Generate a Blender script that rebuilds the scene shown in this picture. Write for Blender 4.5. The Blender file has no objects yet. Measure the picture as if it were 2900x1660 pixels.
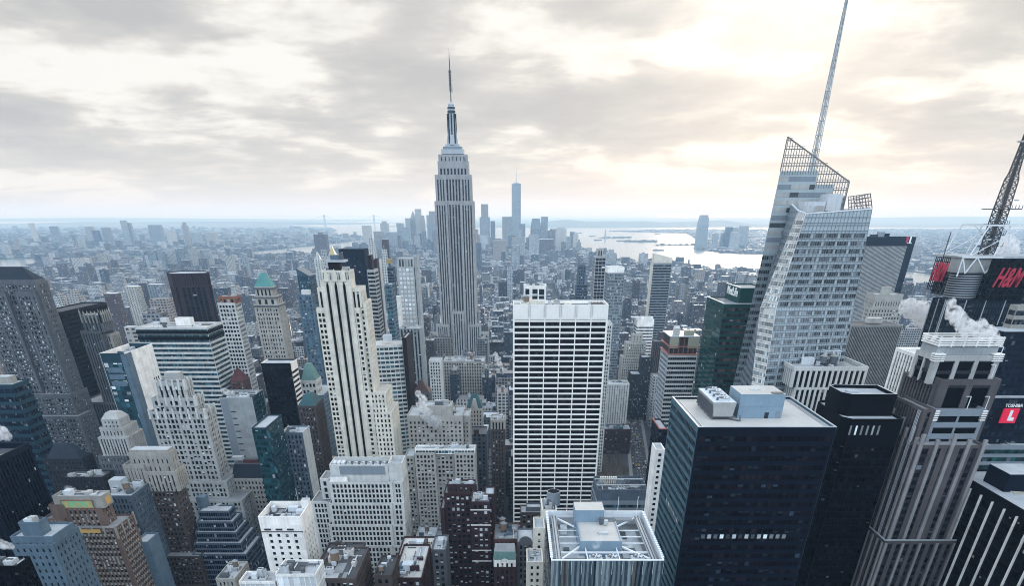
import bpy, bmesh, math, random
import numpy as np
from mathutils import Vector, Matrix
R = math.radians
rnd = random.Random(7)
sc = bpy.context.scene
COL = sc.collection
# ------------------------------------------------------------------ camera (x = right along the streets, y = ahead down the avenues, z = up, metres)
HAZE = 0.000068
CAMH, PITCH, FPX, HOR, CXP = 247.0, R(34.44), 1875.0, 605.0, 1455.0
CP, SP = math.cos(PITCH), math.sin(PITCH)
PPY = HOR + FPX * math.tan(PITCH)
cam = bpy.data.cameras.new('camera'); camo = bpy.data.objects.new('camera', cam); COL.objects.link(camo)
camo.location = (0, 0, CAMH); camo.rotation_euler = (R(90) - PITCH, 0, 0)
cam.sensor_width = 36; cam.lens = FPX / 2900 * 36
cam.shift_x = (1450 - CXP) / 2900; cam.shift_y = (PPY - 830) / 2900
cam.clip_start = 1; cam.clip_end = 200000
sc.camera = camo
# ------------------------------------------------------------------ sky, sun, exposure
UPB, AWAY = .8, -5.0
SUN_EL, SUN_AZ = R(13), R(17)           # sun ahead of the camera, to the right, behind cloud
sc.view_settings.view_transform = 'Standard'; sc.view_settings.look = 'None'
sc.view_settings.gamma = 1; sc.view_settings.use_curve_mapping = False
sc.view_settings.exposure = 0.0
sc.cycles.use_denoising = True; sc.cycles.filter_width = 1.0
sc.cycles.max_bounces = 5; sc.cycles.diffuse_bounces = 1; sc.cycles.glossy_bounces = 2
sc.cycles.transmission_bounces = 3; sc.cycles.volume_bounces = 2; sc.cycles.transparent_max_bounces = 12
sc.cycles.caustics_reflective = False; sc.cycles.caustics_refractive = False
sd = bpy.data.lights.new('sun', 'SUN'); sd.energy = 1.5; sd.angle = R(12); sd.color = (1, .93, .82)
so = bpy.data.objects.new('sun', sd); COL.objects.link(so)
sdir = Vector((math.sin(SUN_AZ) * math.cos(SUN_EL), math.cos(SUN_AZ) * math.cos(SUN_EL), math.sin(SUN_EL)))
so.rotation_euler = sdir.to_track_quat('Z', 'Y').to_euler(); so.location = (0, 0, 900)

class NT:
    """tiny helper to wire shader nodes"""
    def __init__(s, tree): s.t = tree; s.n = tree.nodes; s.n.clear()
    def __call__(s, typ, ins=None, **kw):
        nd = s.n.new(typ)
        for k, v in kw.items(): setattr(nd, k, v)
        for k, v in (ins or {}).items():
            if hasattr(v, 'node'): s.t.links.new(v, nd.inputs[k])
            else: nd.inputs[k].default_value = v
        return nd
    def m(s, op, a, b=0.0, c=0.0, clamp=False):
        return s('ShaderNodeMath', {0: a, 1: b, 2: c}, operation=op, use_clamp=clamp).outputs[0]
    def mix(s, f, a, b, bt='MIX'):
        nd = s('ShaderNodeMix', data_type='RGBA', blend_type=bt)
        for i, v in ((0, f), (6, a), (7, b)):
            if hasattr(v, 'node'): s.t.links.new(v, nd.inputs[i])
            else: nd.inputs[i].default_value = v if i == 0 else (*v[:3], 1)
        return nd.outputs[2]
    def ramp(s, f, stops, interp='LINEAR'):
        nd = s('ShaderNodeValToRGB', {0: f}); cr = nd.color_ramp; cr.interpolation = interp
        while len(cr.elements) < len(stops): cr.elements.new(.5)
        for e, (p, c) in zip(cr.elements, stops):
            e.position = p; e.color = (*c, 1) if len(c) == 3 else c
        return nd.outputs[0]

w = bpy.data.worlds.new('World'); sc.world = w; w.use_nodes = True
t = NT(w.node_tree)
tc = t('ShaderNodeTexCoord').outputs['Generated']
sx = t('ShaderNodeSeparateXYZ', {0: tc})
el = t.m('MAXIMUM', sx.outputs[2], 0.0)
den = t.m('ADD', el, .13)
cv = t('ShaderNodeCombineXYZ', {0: t.m('DIVIDE', sx.outputs[0], den), 1: t.m('DIVIDE', sx.outputs[1], den), 2: 3.7})
n1 = t('ShaderNodeTexNoise', {'Vector': cv.outputs[0], 'Scale': 1.55, 'Detail': 10.0, 'Roughness': .53, 'Distortion': .2}).outputs[0]
n3 = t('ShaderNodeTexNoise', {'Vector': cv.outputs[0], 'Scale': 4.2, 'Detail': 8.0, 'Roughness': .6, 'Distortion': .5}).outputs[0]
n2 = t('ShaderNodeTexNoise', {'Vector': cv.outputs[0], 'Scale': .5, 'Detail': 4.0}).outputs[0]
nn = t.m('ADD', t.m('ADD', t.m('MULTIPLY', n1, .54), t.m('MULTIPLY', n2, .35)), t.m('MULTIPLY', n3, .11))
sd_ = t('ShaderNodeVectorMath', {0: tc, 1: sdir}, operation='DOT_PRODUCT').outputs['Value']
near = t.m('POWER', t.m('MAXIMUM', sd_, 0.0), 14.0)        # cloud thins and brightens round the hidden sun
nn = t.m('SUBTRACT', nn, t.m('MULTIPLY', near, .012))
cl = t.ramp(nn, [(.425, (9.5, 9.3, 8.8)), (.455, (8.6, 8.35, 7.8)), (.485, (7.0, 6.75, 6.4)), (.515, (6.1, 5.95, 5.75)), (.58, (5.3, 5.2, 5.15))])
hz = t.m('POWER', t.m('SUBTRACT', 1.0, t.m('MULTIPLY', el, 11.0), clamp=True), 1.7)
cl = t.mix(t.m('MULTIPLY', hz, .92), cl, (9.3, 8.75, 7.7))
glow = t.m('POWER', t.m('MAXIMUM', sd_, 0.0), 160.0)
cl = t.mix(1.0, cl, t.mix(glow, (0, 0, 0), (5.0, 4.6, 3.9)), 'ADD')
# unseen sky overhead and behind camera boosted and blued to light facades, dimmed low
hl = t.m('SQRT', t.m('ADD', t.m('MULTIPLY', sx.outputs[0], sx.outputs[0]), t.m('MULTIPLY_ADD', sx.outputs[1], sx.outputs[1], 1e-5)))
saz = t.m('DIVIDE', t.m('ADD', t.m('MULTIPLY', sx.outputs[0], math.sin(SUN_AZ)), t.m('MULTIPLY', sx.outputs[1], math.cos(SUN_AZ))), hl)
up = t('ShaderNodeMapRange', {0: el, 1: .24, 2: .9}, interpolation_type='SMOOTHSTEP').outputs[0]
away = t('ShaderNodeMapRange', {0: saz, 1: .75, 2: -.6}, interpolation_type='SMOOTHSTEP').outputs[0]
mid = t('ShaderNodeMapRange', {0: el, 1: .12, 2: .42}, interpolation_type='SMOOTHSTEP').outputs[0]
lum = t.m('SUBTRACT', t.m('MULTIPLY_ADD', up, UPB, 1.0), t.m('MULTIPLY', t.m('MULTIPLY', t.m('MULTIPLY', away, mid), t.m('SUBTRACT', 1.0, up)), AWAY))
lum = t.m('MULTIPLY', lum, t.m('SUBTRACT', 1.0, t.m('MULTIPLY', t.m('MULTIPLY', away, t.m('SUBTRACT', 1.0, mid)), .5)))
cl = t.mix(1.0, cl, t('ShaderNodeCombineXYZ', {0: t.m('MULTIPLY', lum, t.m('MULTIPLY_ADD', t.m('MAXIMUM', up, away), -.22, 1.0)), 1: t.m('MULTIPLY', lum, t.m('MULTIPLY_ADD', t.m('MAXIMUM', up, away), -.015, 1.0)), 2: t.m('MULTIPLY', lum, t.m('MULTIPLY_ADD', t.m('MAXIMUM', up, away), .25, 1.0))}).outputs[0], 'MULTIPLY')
sky = t('ShaderNodeTexSky', sky_type='NISHITA', sun_disc=False, sun_elevation=SUN_EL, sun_rotation=SUN_AZ)
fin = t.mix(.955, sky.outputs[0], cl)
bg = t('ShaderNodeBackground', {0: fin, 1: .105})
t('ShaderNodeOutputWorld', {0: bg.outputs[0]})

# ------------------------------------------------------------------ materials
MATS = {}
def mat(name):
    m = bpy.data.materials.new(name); m.use_nodes = True; MATS[name] = m
    return m, NT(m.node_tree)
def wallmat(name, col, rough=.85, var=.34, sc_=.12, streak=.26, spec=.2):
    """masonry / metal panel: base colour with blotches, fine grain and rain streaks"""
    m, t = mat(name)
    oc = t('ShaderNodeTexCoord').outputs['Object']
    a = t('ShaderNodeTexNoise', {'Vector': oc, 'Scale': sc_, 'Detail': 6.0, 'Roughness': .6}).outputs[0]
    mp = t('ShaderNodeMapping', {0: oc, 3: (.9, .9, .03)})
    b = t('ShaderNodeTexNoise', {'Vector': mp.outputs[0], 'Scale': 1.0, 'Detail': 3.0}).outputs[0]
    g = t('ShaderNodeTexNoise', {'Vector': oc, 'Scale': 2.2, 'Detail': 2.0}).outputs[0]
    v = t.m('ADD', t.m('MULTIPLY', t.m('SUBTRACT', a, .5), var * 2), t.m('MULTIPLY', t.m('SUBTRACT', b, .5), streak * 2))
    v = t.m('ADD', v, t.m('MULTIPLY', t.m('SUBTRACT', g, .5), .3))
    O = t('ShaderNodeSeparateXYZ', {0: oc}); cell = t('ShaderNodeCombineXYZ', {0: t.m('FLOOR', t.m('DIVIDE', O.outputs[0], 5.3)), 1: t.m('FLOOR', t.m('DIVIDE', O.outputs[1], 5.3)), 2: t.m('FLOOR', t.m('DIVIDE', O.outputs[2], 3.6))})
    wn = t('ShaderNodeTexWhiteNoise', {0: cell.outputs[0]}).outputs[0]          # patched and replaced panels
    v = t.m('ADD', v, t.m('MULTIPLY', t.m('SUBTRACT', wn, .5), min(.16, var * .5)))
    v = t.m('ADD', v, 1.0)
    c = t.mix(1.0, (*col,), t('ShaderNodeCombineXYZ', {0: v, 1: v, 2: v}).outputs[0], 'MULTIPLY')
    p = t('ShaderNodeBsdfPrincipled', {'Base Color': c, 'Roughness': rough, 'Specular IOR Level': spec})
    t('ShaderNodeOutputMaterial', {0: p.outputs[0]})
    return m
def glassmat(name, col, rough=.08, var=.5, spec=.6, tint2=None):
    m, t = mat(name)
    oi = t('ShaderNodeObjectInfo').outputs['Random']; isl = t('ShaderNodeNewGeometry').outputs['Random Per Island']
    r = t.m('FRACT', t.m('ADD', oi, isl))
    k = [(0, [x * (1 - var) for x in col]), (.4, col), (.72, [x * (1 + var) for x in col]), (.88, [x * (1 + 3 * var) + .004 for x in col])]  # lighter steps paint sky reflections into the base colour of some panes
    c = t.ramp(r, k, 'CONSTANT')
    oc = t('ShaderNodeTexCoord').outputs['Object']; nz = t('ShaderNodeTexNoise', {'Vector': oc, 'Scale': .35, 'Detail': 2.0}).outputs[0]
    c = t.mix(1.0, c, t('ShaderNodeCombineXYZ', {0: t.m('MULTIPLY_ADD', nz, 1.2, .4), 1: t.m('MULTIPLY_ADD', nz, 1.2, .4), 2: t.m('MULTIPLY_ADD', nz, 1.2, .4)}).outputs[0], 'MULTIPLY')
    p = t('ShaderNodeBsdfPrincipled', {'Base Color': c, 'Roughness': rough, 'Specular IOR Level': spec})
    t('ShaderNodeOutputMaterial', {0: p.outputs[0]})
    return m
def plainmat(name, col, rough=.6, metal=0.0, emit=0):
    m, t = mat(name)
    oc = t('ShaderNodeTexCoord').outputs['Object']
    a = t('ShaderNodeTexNoise', {'Vector': oc, 'Scale': .7, 'Detail': 5.0}).outputs[0]
    c = t.mix(a, [x * .8 for x in col], [min(1, x * 1.2) for x in col])
    ins = {'Base Color': c, 'Roughness': rough, 'Metallic': metal}
    if emit: ins['Emission Color'] = (*col, 1); ins['Emission Strength'] = emit
    p = t('ShaderNodeBsdfPrincipled', ins)
    t('ShaderNodeOutputMaterial', {0: p.outputs[0]})
    return m
def gridmat(name, walls, glass=(.035, .045, .06), bay=3.2, fl=3.6, ww=.5, wh=.5, roofs=None, island=False):
    """wall with a window grid in real metres, flat faces become roofing; walls picks one colour per building"""
    m, t = mat(name)
    geo = t('ShaderNodeNewGeometry'); N = t('ShaderNodeSeparateXYZ', {0: geo.outputs['True Normal']})
    oc = t('ShaderNodeTexCoord').outputs['Object']; O = t('ShaderNodeSeparateXYZ', {0: oc})
    r0 = geo.outputs['Random Per Island'] if island else t('ShaderNodeObjectInfo').outputs['Random']
    r1 = t.m('FRACT', t.m('MULTIPLY', r0, 17.31)); r2 = t.m('FRACT', t.m('MULTIPLY', r0, 71.7))
    usex = t.m('GREATER_THAN', t.m('ABSOLUTE', N.outputs[1]), .7)
    h = t.m('ADD', t.m('MULTIPLY', O.outputs[0], usex), t.m('MULTIPLY', O.outputs[1], t.m('SUBTRACT', 1.0, usex)))
    hb = t.m('DIVIDE', h, t.m('MULTIPLY_ADD', r1, 1.6, bay)); zb = t.m('DIVIDE', O.outputs[2], fl)
    wx = t.m('LESS_THAN', t.m('FRACT', hb), t.m('MULTIPLY_ADD', r2, .3, ww - .15)); wz = t.m('LESS_THAN', t.m('FRACT', zb), wh)
    msk = t.m('MULTIPLY', wx, wz)
    cell = t('ShaderNodeCombineXYZ', {0: t.m('FLOOR', hb), 1: t.m('FLOOR', zb), 2: t.m('MULTIPLY', r0, 97.0)})
    wn = t('ShaderNodeTexWhiteNoise', {0: cell.outputs[0]}).outputs[0]
    gc = t.ramp(wn, [(0, [x * .5 for x in glass]), (.55, glass), (.8, [x * 2.6 for x in glass]), (.93, (.35, .36, .36))], 'CONSTANT')
    wc = t.ramp(r0, [(i / len(walls), c) for i, c in enumerate(walls)], 'CONSTANT')
    ns = t('ShaderNodeTexNoise', {'Vector': oc, 'Scale': .15, 'Detail': 5.0}).outputs[0]
    v = t.m('MULTIPLY_ADD', ns, .7, .65)
    wc = t.mix(1.0, wc, t('ShaderNodeCombineXYZ', {0: v, 1: v, 2: v}).outputs[0], 'MULTIPLY')
    body = t.mix(msk, wc, gc)
    rf = t.ramp(t.m('FRACT', t.m('ADD', t.m('MULTIPLY', r0, 31.7), t.m('MULTIPLY', N.outputs[2], 0.0))), roofs or [(0, (.10, .10, .11)), (.22, (.28, .29, .3)), (.42, (.5, .52, .54)), (.62, (.2, .19, .19)), (.75, (.66, .68, .7)), (.9, (.36, .3, .27))], 'CONSTANT')
    rf = t.mix(1.0, rf, t('ShaderNodeCombineXYZ', {0: v, 1: v, 2: v}).outputs[0], 'MULTIPLY')
    c = t.mix(t.m('GREATER_THAN', N.outputs[2], .5), body, rf)
    p = t('ShaderNodeBsdfPrincipled', {'Base Color': c, 'Roughness': t.m('MULTIPLY_ADD', msk, -.65, .85), 'Specular IOR Level': .15})
    t('ShaderNodeOutputMaterial', {0: p.outputs[0]})
    return m
for n_, c_ in dict(cream=(.66, .61, .52), white=(.84, .80, .75), pale=(.53, .525, .50), ltgrey=(.38, .375, .36), greybrown=(.105, .11, .12), concrete=(.30, .315, .32),
                   brickorange=(.135, .092, .075), brickdark=(.042, .022, .023), brickbrown=(.07, .055, .05), granite=(.085, .075, .076), darkstone=(.022, .023, .028),
                   bluegrey=(.085, .11, .14), bluewhite=(.095, .14, .18), limestone=(.36, .34, .305), tan=(.30, .285, .255), terracotta=(.10, .055, .05), slate=(.02, .026, .036),
                   esbstone=(.325, .315, .31), pinkstone=(.25, .235, .232)).items():
    wallmat(n_, c_)
for n_, c_ in dict(black=(.003, .003, .005), navy=(.0055, .0085, .017), darkbrown=(.016, .009, .009), maroon=(.038, .018, .023), alum=(.42, .44, .46), steel=(.21, .24, .27), tealpanel=(.014, .042, .06),
                   greenpanel=(.006, .05, .046), bluepanel=(.21, .29, .36), darkmetal=(.03, .033, .04), greyglassband=(.37, .42, .435), creambrown=(.05, .035, .034)).items():
    wallmat(n_, c_, rough=.5, var=.12, streak=.08, spec=.04 if max(c_) < .04 else .15)
wallmat('ledge_blue', (.062, .12, .15)); wallmat('roof_light', (.38, .395, .41), var=.35, sc_=.1, streak=0); wallmat('whiteclean', (.86, .82, .76), var=.10, streak=.06); wallmat('esb_spandrel', (.03, .031, .038)); wallmat('roof_white', (.50, .47, .435), var=.15, sc_=.07, streak=0); wallmat('roof_grey', (.24, .245, .25), var=.4, sc_=.1, streak=0)
wallmat('roof_dark', (.07, .07, .075), var=.4, sc_=.1, streak=0); wallmat('copper', (.09, .24, .225), var=.3, streak=.3); wallmat('copper_pale', (.11, .195, .18), var=.3, streak=.3); wallmat('copper_dark', (.035, .09, .10), var=.3, streak=.3)
wallmat('wood_tank', (.20, .14, .10), var=.3); wallmat('redroof', (.10, .035, .035)); wallmat('equip', (.45, .47, .48), var=.3); wallmat('equip_dark', (.10, .11, .12), var=.3); wallmat('equip_white', (.56, .58, .6), var=.1)
glassmat('glass_boa', (.075, .08, .085), rough=.1, spec=.5, var=.6); glassmat('blind_vdim', (.014, .021, .03), rough=.5, var=.5, spec=.1); glassmat('blind_dark', (.022, .02, .022), rough=.5, var=.4, spec=.1); glassmat('glass', (.008, .011, .015), spec=.16); glassmat('glass_brown', (.007, .0045, .0055), rough=.15, spec=.07); glassmat('glass_teal', (.016, .056, .07), rough=.07, spec=.6); glassmat('glass_green', (.005, .038, .036), rough=.07, spec=.45)
glassmat('glass_navy', (.005, .009, .02), spec=.12); glassmat('glass_grey', (.10, .12, .125), spec=.7); glassmat('glass_bright', (.30, .33, .33), rough=.12, spec=.9); glassmat('glass_blue', (.04, .085, .12), spec=.6)
glassmat('glass_black', (.0025, .0025, .004), rough=.25, spec=.06, var=.7); glassmat('glass_redlit', (.045, .022, .022), var=.7, spec=.25)
glassmat('blind', (.36, .375, .375), rough=.6, var=.4, spec=.3); glassmat('blind_bright', (.62, .64, .65), rough=.5, var=.15, spec=.3); glassmat('blind_dim', (.055, .066, .08), rough=.5, var=.6)
plainmat('gold', (.40, .31, .14), .45, .5); plainmat('antenna', (.05, .045, .045), .6); plainmat('antenna_pale', (.45, .46, .47), .5); plainmat('whitesteel', (.72, .74, .76), .5)
plainmat('signred', (.42, .012, .04), .5, 0, .06); plainmat('screenred', (.6, .008, .045), .5, 0, .45); plainmat('signwhite', (.8, .8, .8), .5, 0, .1); plainmat('rust', (.22, .09, .05), .9); plainmat('scaffold_orange', (.45, .14, .11), .7); plainmat('safety_yellow', (.34, .33, .25), .7)
plainmat('lamplit', (.95, .97, .95), .4, 0, .35)
plainmat('mosaic_green', (.22, .42, .22), .6); plainmat('mosaic_gold', (.55, .33, .1), .6); plainmat('mosaic_red', (.3, .08, .06), .6)
M = MATS

# ------------------------------------------------------------------ geometry helpers
def at(px, py, Y):
    """the point seen at photo pixel (px, py) on the plane Y metres ahead"""
    k = (PPY - py) / FPX
    Z = Y * (k * CP - SP) / (CP + k * SP); d = Y * CP - Z * SP
    return (px - CXP) * d / FPX, Z + CAMH
def depth_of(X, z, px):
    """how far ahead the line (X, z) along the avenue reaches photo column px"""
    return (FPX * X / (px - CXP) + (z - CAMH) * SP) / CP
def gnd(px, py):
    k = (PPY - py) / FPX; Y = -CAMH * (CP + k * SP) / (k * CP - SP)
    return (px - CXP) * (Y * CP + CAMH * SP) / FPX, Y
def proj(x, y, z):
    d = y * CP - (z - CAMH) * SP
    return CXP + FPX * x / d, PPY - FPX * (y * SP + (z - CAMH) * CP) / d, d

class MB:
    def __init__(s): s.v = []; s.f = []; s.m = []
    def quad(s, a, b, c, d, mi=0):
        n = len(s.v); s.v += [a, b, c, d]; s.f.append((n, n + 1, n + 2, n + 3)); s.m.append(mi)
    def poly(s, pts, mi=0):
        n = len(s.v); s.v += pts; s.f.append(tuple(range(n, n + len(pts)))); s.m.append(mi)
    def box(s, x0, x1, y0, y1, z0, z1, mi=0, top=None):
        n = len(s.v)
        s.v += [(x0, y0, z0), (x1, y0, z0), (x1, y1, z0), (x0, y1, z0), (x0, y0, z1), (x1, y0, z1), (x1, y1, z1), (x0, y1, z1)]
        s.f += [(n, n + 1, n + 5, n + 4), (n + 1, n + 2, n + 6, n + 5), (n + 2, n + 3, n + 7, n + 6), (n + 3, n, n + 4, n + 7), (n + 4, n + 5, n + 6, n + 7), (n + 3, n + 2, n + 1, n)]
        s.m += [mi] * 4 + [mi if top is None else top, mi]
    def prism(s, pts, z0, z1, mi=0, top=None, pts1=None):
        k = len(pts); n = len(s.v); q = pts1 or pts
        s.v += [(x, y, z0) for x, y in pts] + [(x, y, z1) for x, y in q]
        for i in range(k): s.f.append((n + i, n + (i + 1) % k, n + k + (i + 1) % k, n + k + i)); s.m.append(mi)
        s.f.append(tuple(range(n + k, n + 2 * k))); s.m.append(mi if top is None else top)
    def cyl(s, x, y, z0, z1, r0, r1=None, k=14, mi=0, top=None):
        r1 = r0 if r1 is None else r1
        c = [(math.cos(2 * math.pi * i / k), math.sin(2 * math.pi * i / k)) for i in range(k)]
        s.prism([(x + r0 * a, y + r0 * b) for a, b in c], z0, z1, mi, top, [(x + r1 * a, y + r1 * b) for a, b in c])
    def bar(s, p, q, w=.3, mi=0):
        p, q = Vector(p), Vector(q); d = (q - p).normalized()
        u = d.cross(Vector((0, 0, 1)) if abs(d.z) < .95 else Vector((1, 0, 0))).normalized() * w / 2; v = d.cross(u).normalized() * w / 2
        a = [p - u - v, p + u - v, p + u + v, p - u + v]; b = [x + (q - p) for x in a]
        n = len(s.v); s.v += [tuple(x) for x in a + b]
        s.f += [(n, n + 1, n + 5, n + 4), (n + 1, n + 2, n + 6, n + 5), (n + 2, n + 3, n + 7, n + 6), (n + 3, n, n + 4, n + 7), (n + 4, n + 5, n + 6, n + 7), (n + 3, n + 2, n + 1, n)]; s.m += [mi] * 6
    def hip(s, x0, x1, y0, y1, z0, z1, rx=.5, ry=0.0, mi=0, top=None):
        """hipped / pyramid roof: rx, ry = half-sizes of the flat top as a share"""
        cx, cy = (x0 + x1) / 2, (y0 + y1) / 2; a, b = (x1 - x0) / 2 * rx, (y1 - y0) / 2 * ry
        s.prism([(x0, y0), (x1, y0), (x1, y1), (x0, y1)], z0, z1, mi, top, [(cx - a, cy - b), (cx + a, cy - b), (cx + a, cy + b), (cx - a, cy + b)])
    def build(s, name, mats, parent=None, smooth=False):
        me = bpy.data.meshes.new(name)
        off = root_loc(parent) if parent else Vector((0, 0, 0))
        v = np.array([tuple(p) for p in s.v], dtype=np.float64).reshape(-1, 3) - np.array(off)
        me.from_pydata(v.tolist(), [], s.f)
        for mm in (mats if isinstance(mats, (list, tuple)) else [mats]): me.materials.append(M[mm] if isinstance(mm, str) else mm)
        me.polygons.foreach_set('material_index', s.m)
        if smooth: me.polygons.foreach_set('use_smooth', [True] * len(s.f))
        o = bpy.data.objects.new(name, me); COL.objects.link(o)
        if parent: o.parent = parent
        return o
def root_loc(o):
    while o.parent: o = o.parent
    return Vector(o.location)
def tag(o, label=None, cat=None, group=None, kind=None):
    for k, v in (('label', label), ('category', cat), ('group', group), ('kind', kind)):
        if v: o[k] = v
    return o

FOOT = []; BLDS = []
class S(dict):
    """facade style; S(base, **changes)"""
    def __init__(s, base=None, **kw):
        super().__init__(base or dict(k='p', bay=3.0, fl=3.6, ww=.62, wh=.66, pr=.45, wall='pale', sp=None, top=1.6, base=0, edge=1.0, pair=1, blind=.3, win='glass', bl='blind', core='glass', roof='roof_light', par=1.0, big=0, bigw=.8, gap=.25))
        s.update(kw)
class Bld:
    def __init__(s, name, label, X, Y, cat='building', nwin=0, group=None):
        s.o = bpy.data.objects.new(name, None); COL.objects.link(s.o); s.o.location = (X, Y, 0); s.o.empty_display_size = 5
        tag(s.o, label, cat, group); s.wins = []; s.nwin = nwin; s.last = None; BLDS.append(s)
    def part(s, name, mb, mats, parent=None, label=None): return tag(mb.build(name, mats, parent or s.o), label)
    def facade(s, mb, ox, oy, ux, uy, nx, ny, W, z0, z1, st, windows=True):
        k, pr = st['k'], st['pr']
        def L(a, b, z): return (ox + ux * a + nx * b, oy + uy * a + ny * b, z)
        def bx(a0, a1, za, zb, b1, mi=0, b0=-.05):
            n = len(mb.v)
            mb.v += [L(a0, b0, za), L(a1, b0, za), L(a1, b1, za), L(a0, b1, za), L(a0, b0, zb), L(a1, b0, zb), L(a1, b1, zb), L(a0, b1, zb)]
            mb.f += [(n + 3, n + 2, n + 6, n + 7), (n + 2, n + 1, n + 5, n + 6), (n + 0, n + 3, n + 7, n + 4), (n + 7, n + 6, n + 5, n + 4), (n, n + 1, n + 2, n + 3), (n + 1, n, n + 4, n + 5)]; mb.m += [mi] * 6
        ft = z1 - st['top']
        bx(0, W, ft, z1, pr + .06)
        if k == 'b' or W < 3:
            bx(0, W, z0, ft, pr); return
        e = min(st['edge'], W / 4); zb = z0 + st['base']
        if st['base']: bx(0, W, z0, zb, pr - .02)
        H = ft - zb; nf = max(1, round(H / st['fl'])); fl = H / nf
        nb = max(1, round((W - 2 * e) / st['bay'])); bay = (W - 2 * e) / nb; ww, wh = bay * st['ww'], fl * st['wh']
        bx(0, e, zb, ft, pr); bx(W - e, W, zb, ft, pr)
        pw = bay - ww; smi = 2 if st['sp'] else 0
        sill = (fl - wh) * .55
        wb = .04
        if k in 'pv':
            for i in range(nb + 1):
                a = e + i * bay; big = st['big'] and i % st['big'] == 0
                p2 = pw / 2 * (1.0 if not big else 1 + st['bigw'])
                a0, a1 = max(e, a - p2), min(W - e, a + p2)
                if a1 - a0 > .02: bx(a0, a1, zb, ft, pr + (.12 if big else 0))
        elif k in 'hc':
            for i in range(1, nb):
                a = e + i * bay; bx(a - pw / 2, a + pw / 2, zb, ft, pr * (.4 if k == 'h' else 1), 0 if k == 'c' else smi)
        sd_ = dict(p=pr - .07, v=pr * .35, h=pr + .05, c=pr * .8)[k]
        for j in range(nf + 1):
            za = zb + j * fl - (fl - wh - sill) if j else zb
            zc = zb + j * fl + sill if j < nf else ft
            if zc - za > .02: bx(e, W - e, za, zc, sd_, smi if k in 'pvc' else 0)
        if windows:
            kk = st['pair']; gap = st['gap']; gw = (ww - gap * (kk - 1)) / kk
            for j in range(nf):
                for i in range(nb):
                    for q in range(kk):
                        a = e + (i + .5) * bay - ww / 2 + gw / 2 + q * (gw + gap)
                        p = L(a, wb, zb + j * fl + sill)
                        s.wins.append((p[0], p[1], p[2], nx, ny, gw, wh, st))
    def tier(s, name, x0, x1, y0, y1, z0, z1, st, sides='flr', side=None, foot=True, roofpart=True):
        """one storey block with a facade on front (f), left (l), right (r); side = other style for l / r"""
        mb = MB(); pr = st['pr']; sst = side or st
        mats = [st['wall'], st['core'], st['sp'] or st['wall']]
        rz = z1 - st['par']
        mb.box(x0 + pr, x1 - pr, y0 + pr, y1 - pr, z0, rz - .08, 1)
        s.facade(mb, x0, y0 + pr, 1, 0, 0, -1, x1 - x0, z0, z1, st, 'f' in sides)
        if sst is st:
            s.facade(mb, x0 + pr, y1 - pr, 0, -1, -1, 0, y1 - y0 - 2 * pr, z0, z1, st, ('l' in sides and x0 > 0))
            s.facade(mb, x1 - pr, y0 + pr, 0, 1, 1, 0, y1 - y0 - 2 * pr, z0, z1, st, ('r' in sides and x1 < 0))
        mb.box(x0, x1, y1 - pr, y1, z0, z1, 0)
        o = s.part(name, mb, mats)
        if sst is not st:
            m2 = MB()
            s.facade(m2, x0 + pr, y1 - pr, 0, -1, -1, 0, y1 - y0 - 2 * pr, z0, z1, sst, x0 > 0)
            s.facade(m2, x1 - pr, y0 + pr, 0, 1, 1, 0, y1 - y0 - 2 * pr, z0, z1, sst, x1 < 0)
            s.part('side_wall', m2, [sst['wall'], sst['core'], sst['sp'] or sst['wall']])
        if roofpart:
            m3 = MB(); m3.quad((x0 + pr * .9, y0 + pr * .9, rz), (x1 - pr * .9, y0 + pr * .9, rz), (x1 - pr * .9, y1 - pr * .9, rz), (x0 + pr * .9, y1 - pr * .9, rz))
            s.part('roof', m3, st['roof'])
        if foot: FOOT.append((x0, x1, y0, y1, z1))
        s.last = (x0, x1, y0, y1, z0, z1, rz); return s.last
    def px(s, name, xl, xr, yt, Y, st, D=None, xb=None, z0=0, zb=None, **kw):
        """a block whose front top edge is seen from (xl, yt) to (xr, yt) Y metres ahead; xb = column of its far top corner; zb = photo row of its bottom"""
        X0, z1 = at(xl, yt, Y); X1, _ = at(xr, yt, Y)
        if zb: z0 = at(xl, zb, Y)[1]
        if xb is not None: D = depth_of(X1 if (X0 + X1) < 0 else X0, z1, xb) - Y
        return s.tier(name, X0, X1, Y, Y + max(4, D or 25), z0, z1, st, **kw)
    def polyt(s, name, pts, z0, z1, st, windows=True, foot=True):
        """a block on any convex footprint (counter-clockwise from above)"""
        mb = MB(); pr = st['pr']; rz = z1 - st['par']
        c = Vector((sum(p[0] for p in pts) / len(pts), sum(p[1] for p in pts) / len(pts)))
        ins = [tuple(Vector(p) + (c - Vector(p)).normalized() * pr) for p in pts]
        mb.prism(ins, z0, rz, 1, 3)
        for i in range(len(pts)):
            a, b = Vector(ins[i]), Vector(ins[(i + 1) % len(pts)]); d = b - a; W = d.length; d /= W
            n = Vector((d.y, -d.x))
            s.facade(mb, a.x, a.y, d.x, d.y, n.x, n.y, W, z0, z1, st, windows and n.dot(Vector((0, 0)) - Vector(a)) > 0)
        o = s.part(name, mb, [st['wall'], st['core'], st['sp'] or st['wall'], st['roof']])
        xs = [p[0] for p in pts]; ys = [p[1] for p in pts]
        if foot: FOOT.append((min(xs), max(xs), min(ys), max(ys), z1))
        s.last = (min(xs), max(xs), min(ys), max(ys), z0, z1, rz); return s.last
    def box(s, name, xl, xr, yt, yb, Y, D, mt='equip_white', top=None, label=None):
        """a roof-top block seen from rows yt to yb"""
        X0, z1 = at(xl, yt, Y); X1, _ = at(xr, yt, Y); z0 = at(xl, yb, Y)[1]
        mb = MB(); mb.box(X0, X1, Y, Y + D, z0, z1, 0, 1); return s.part(name, mb, [mt, top or 'roof_light'], label=label)
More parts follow.
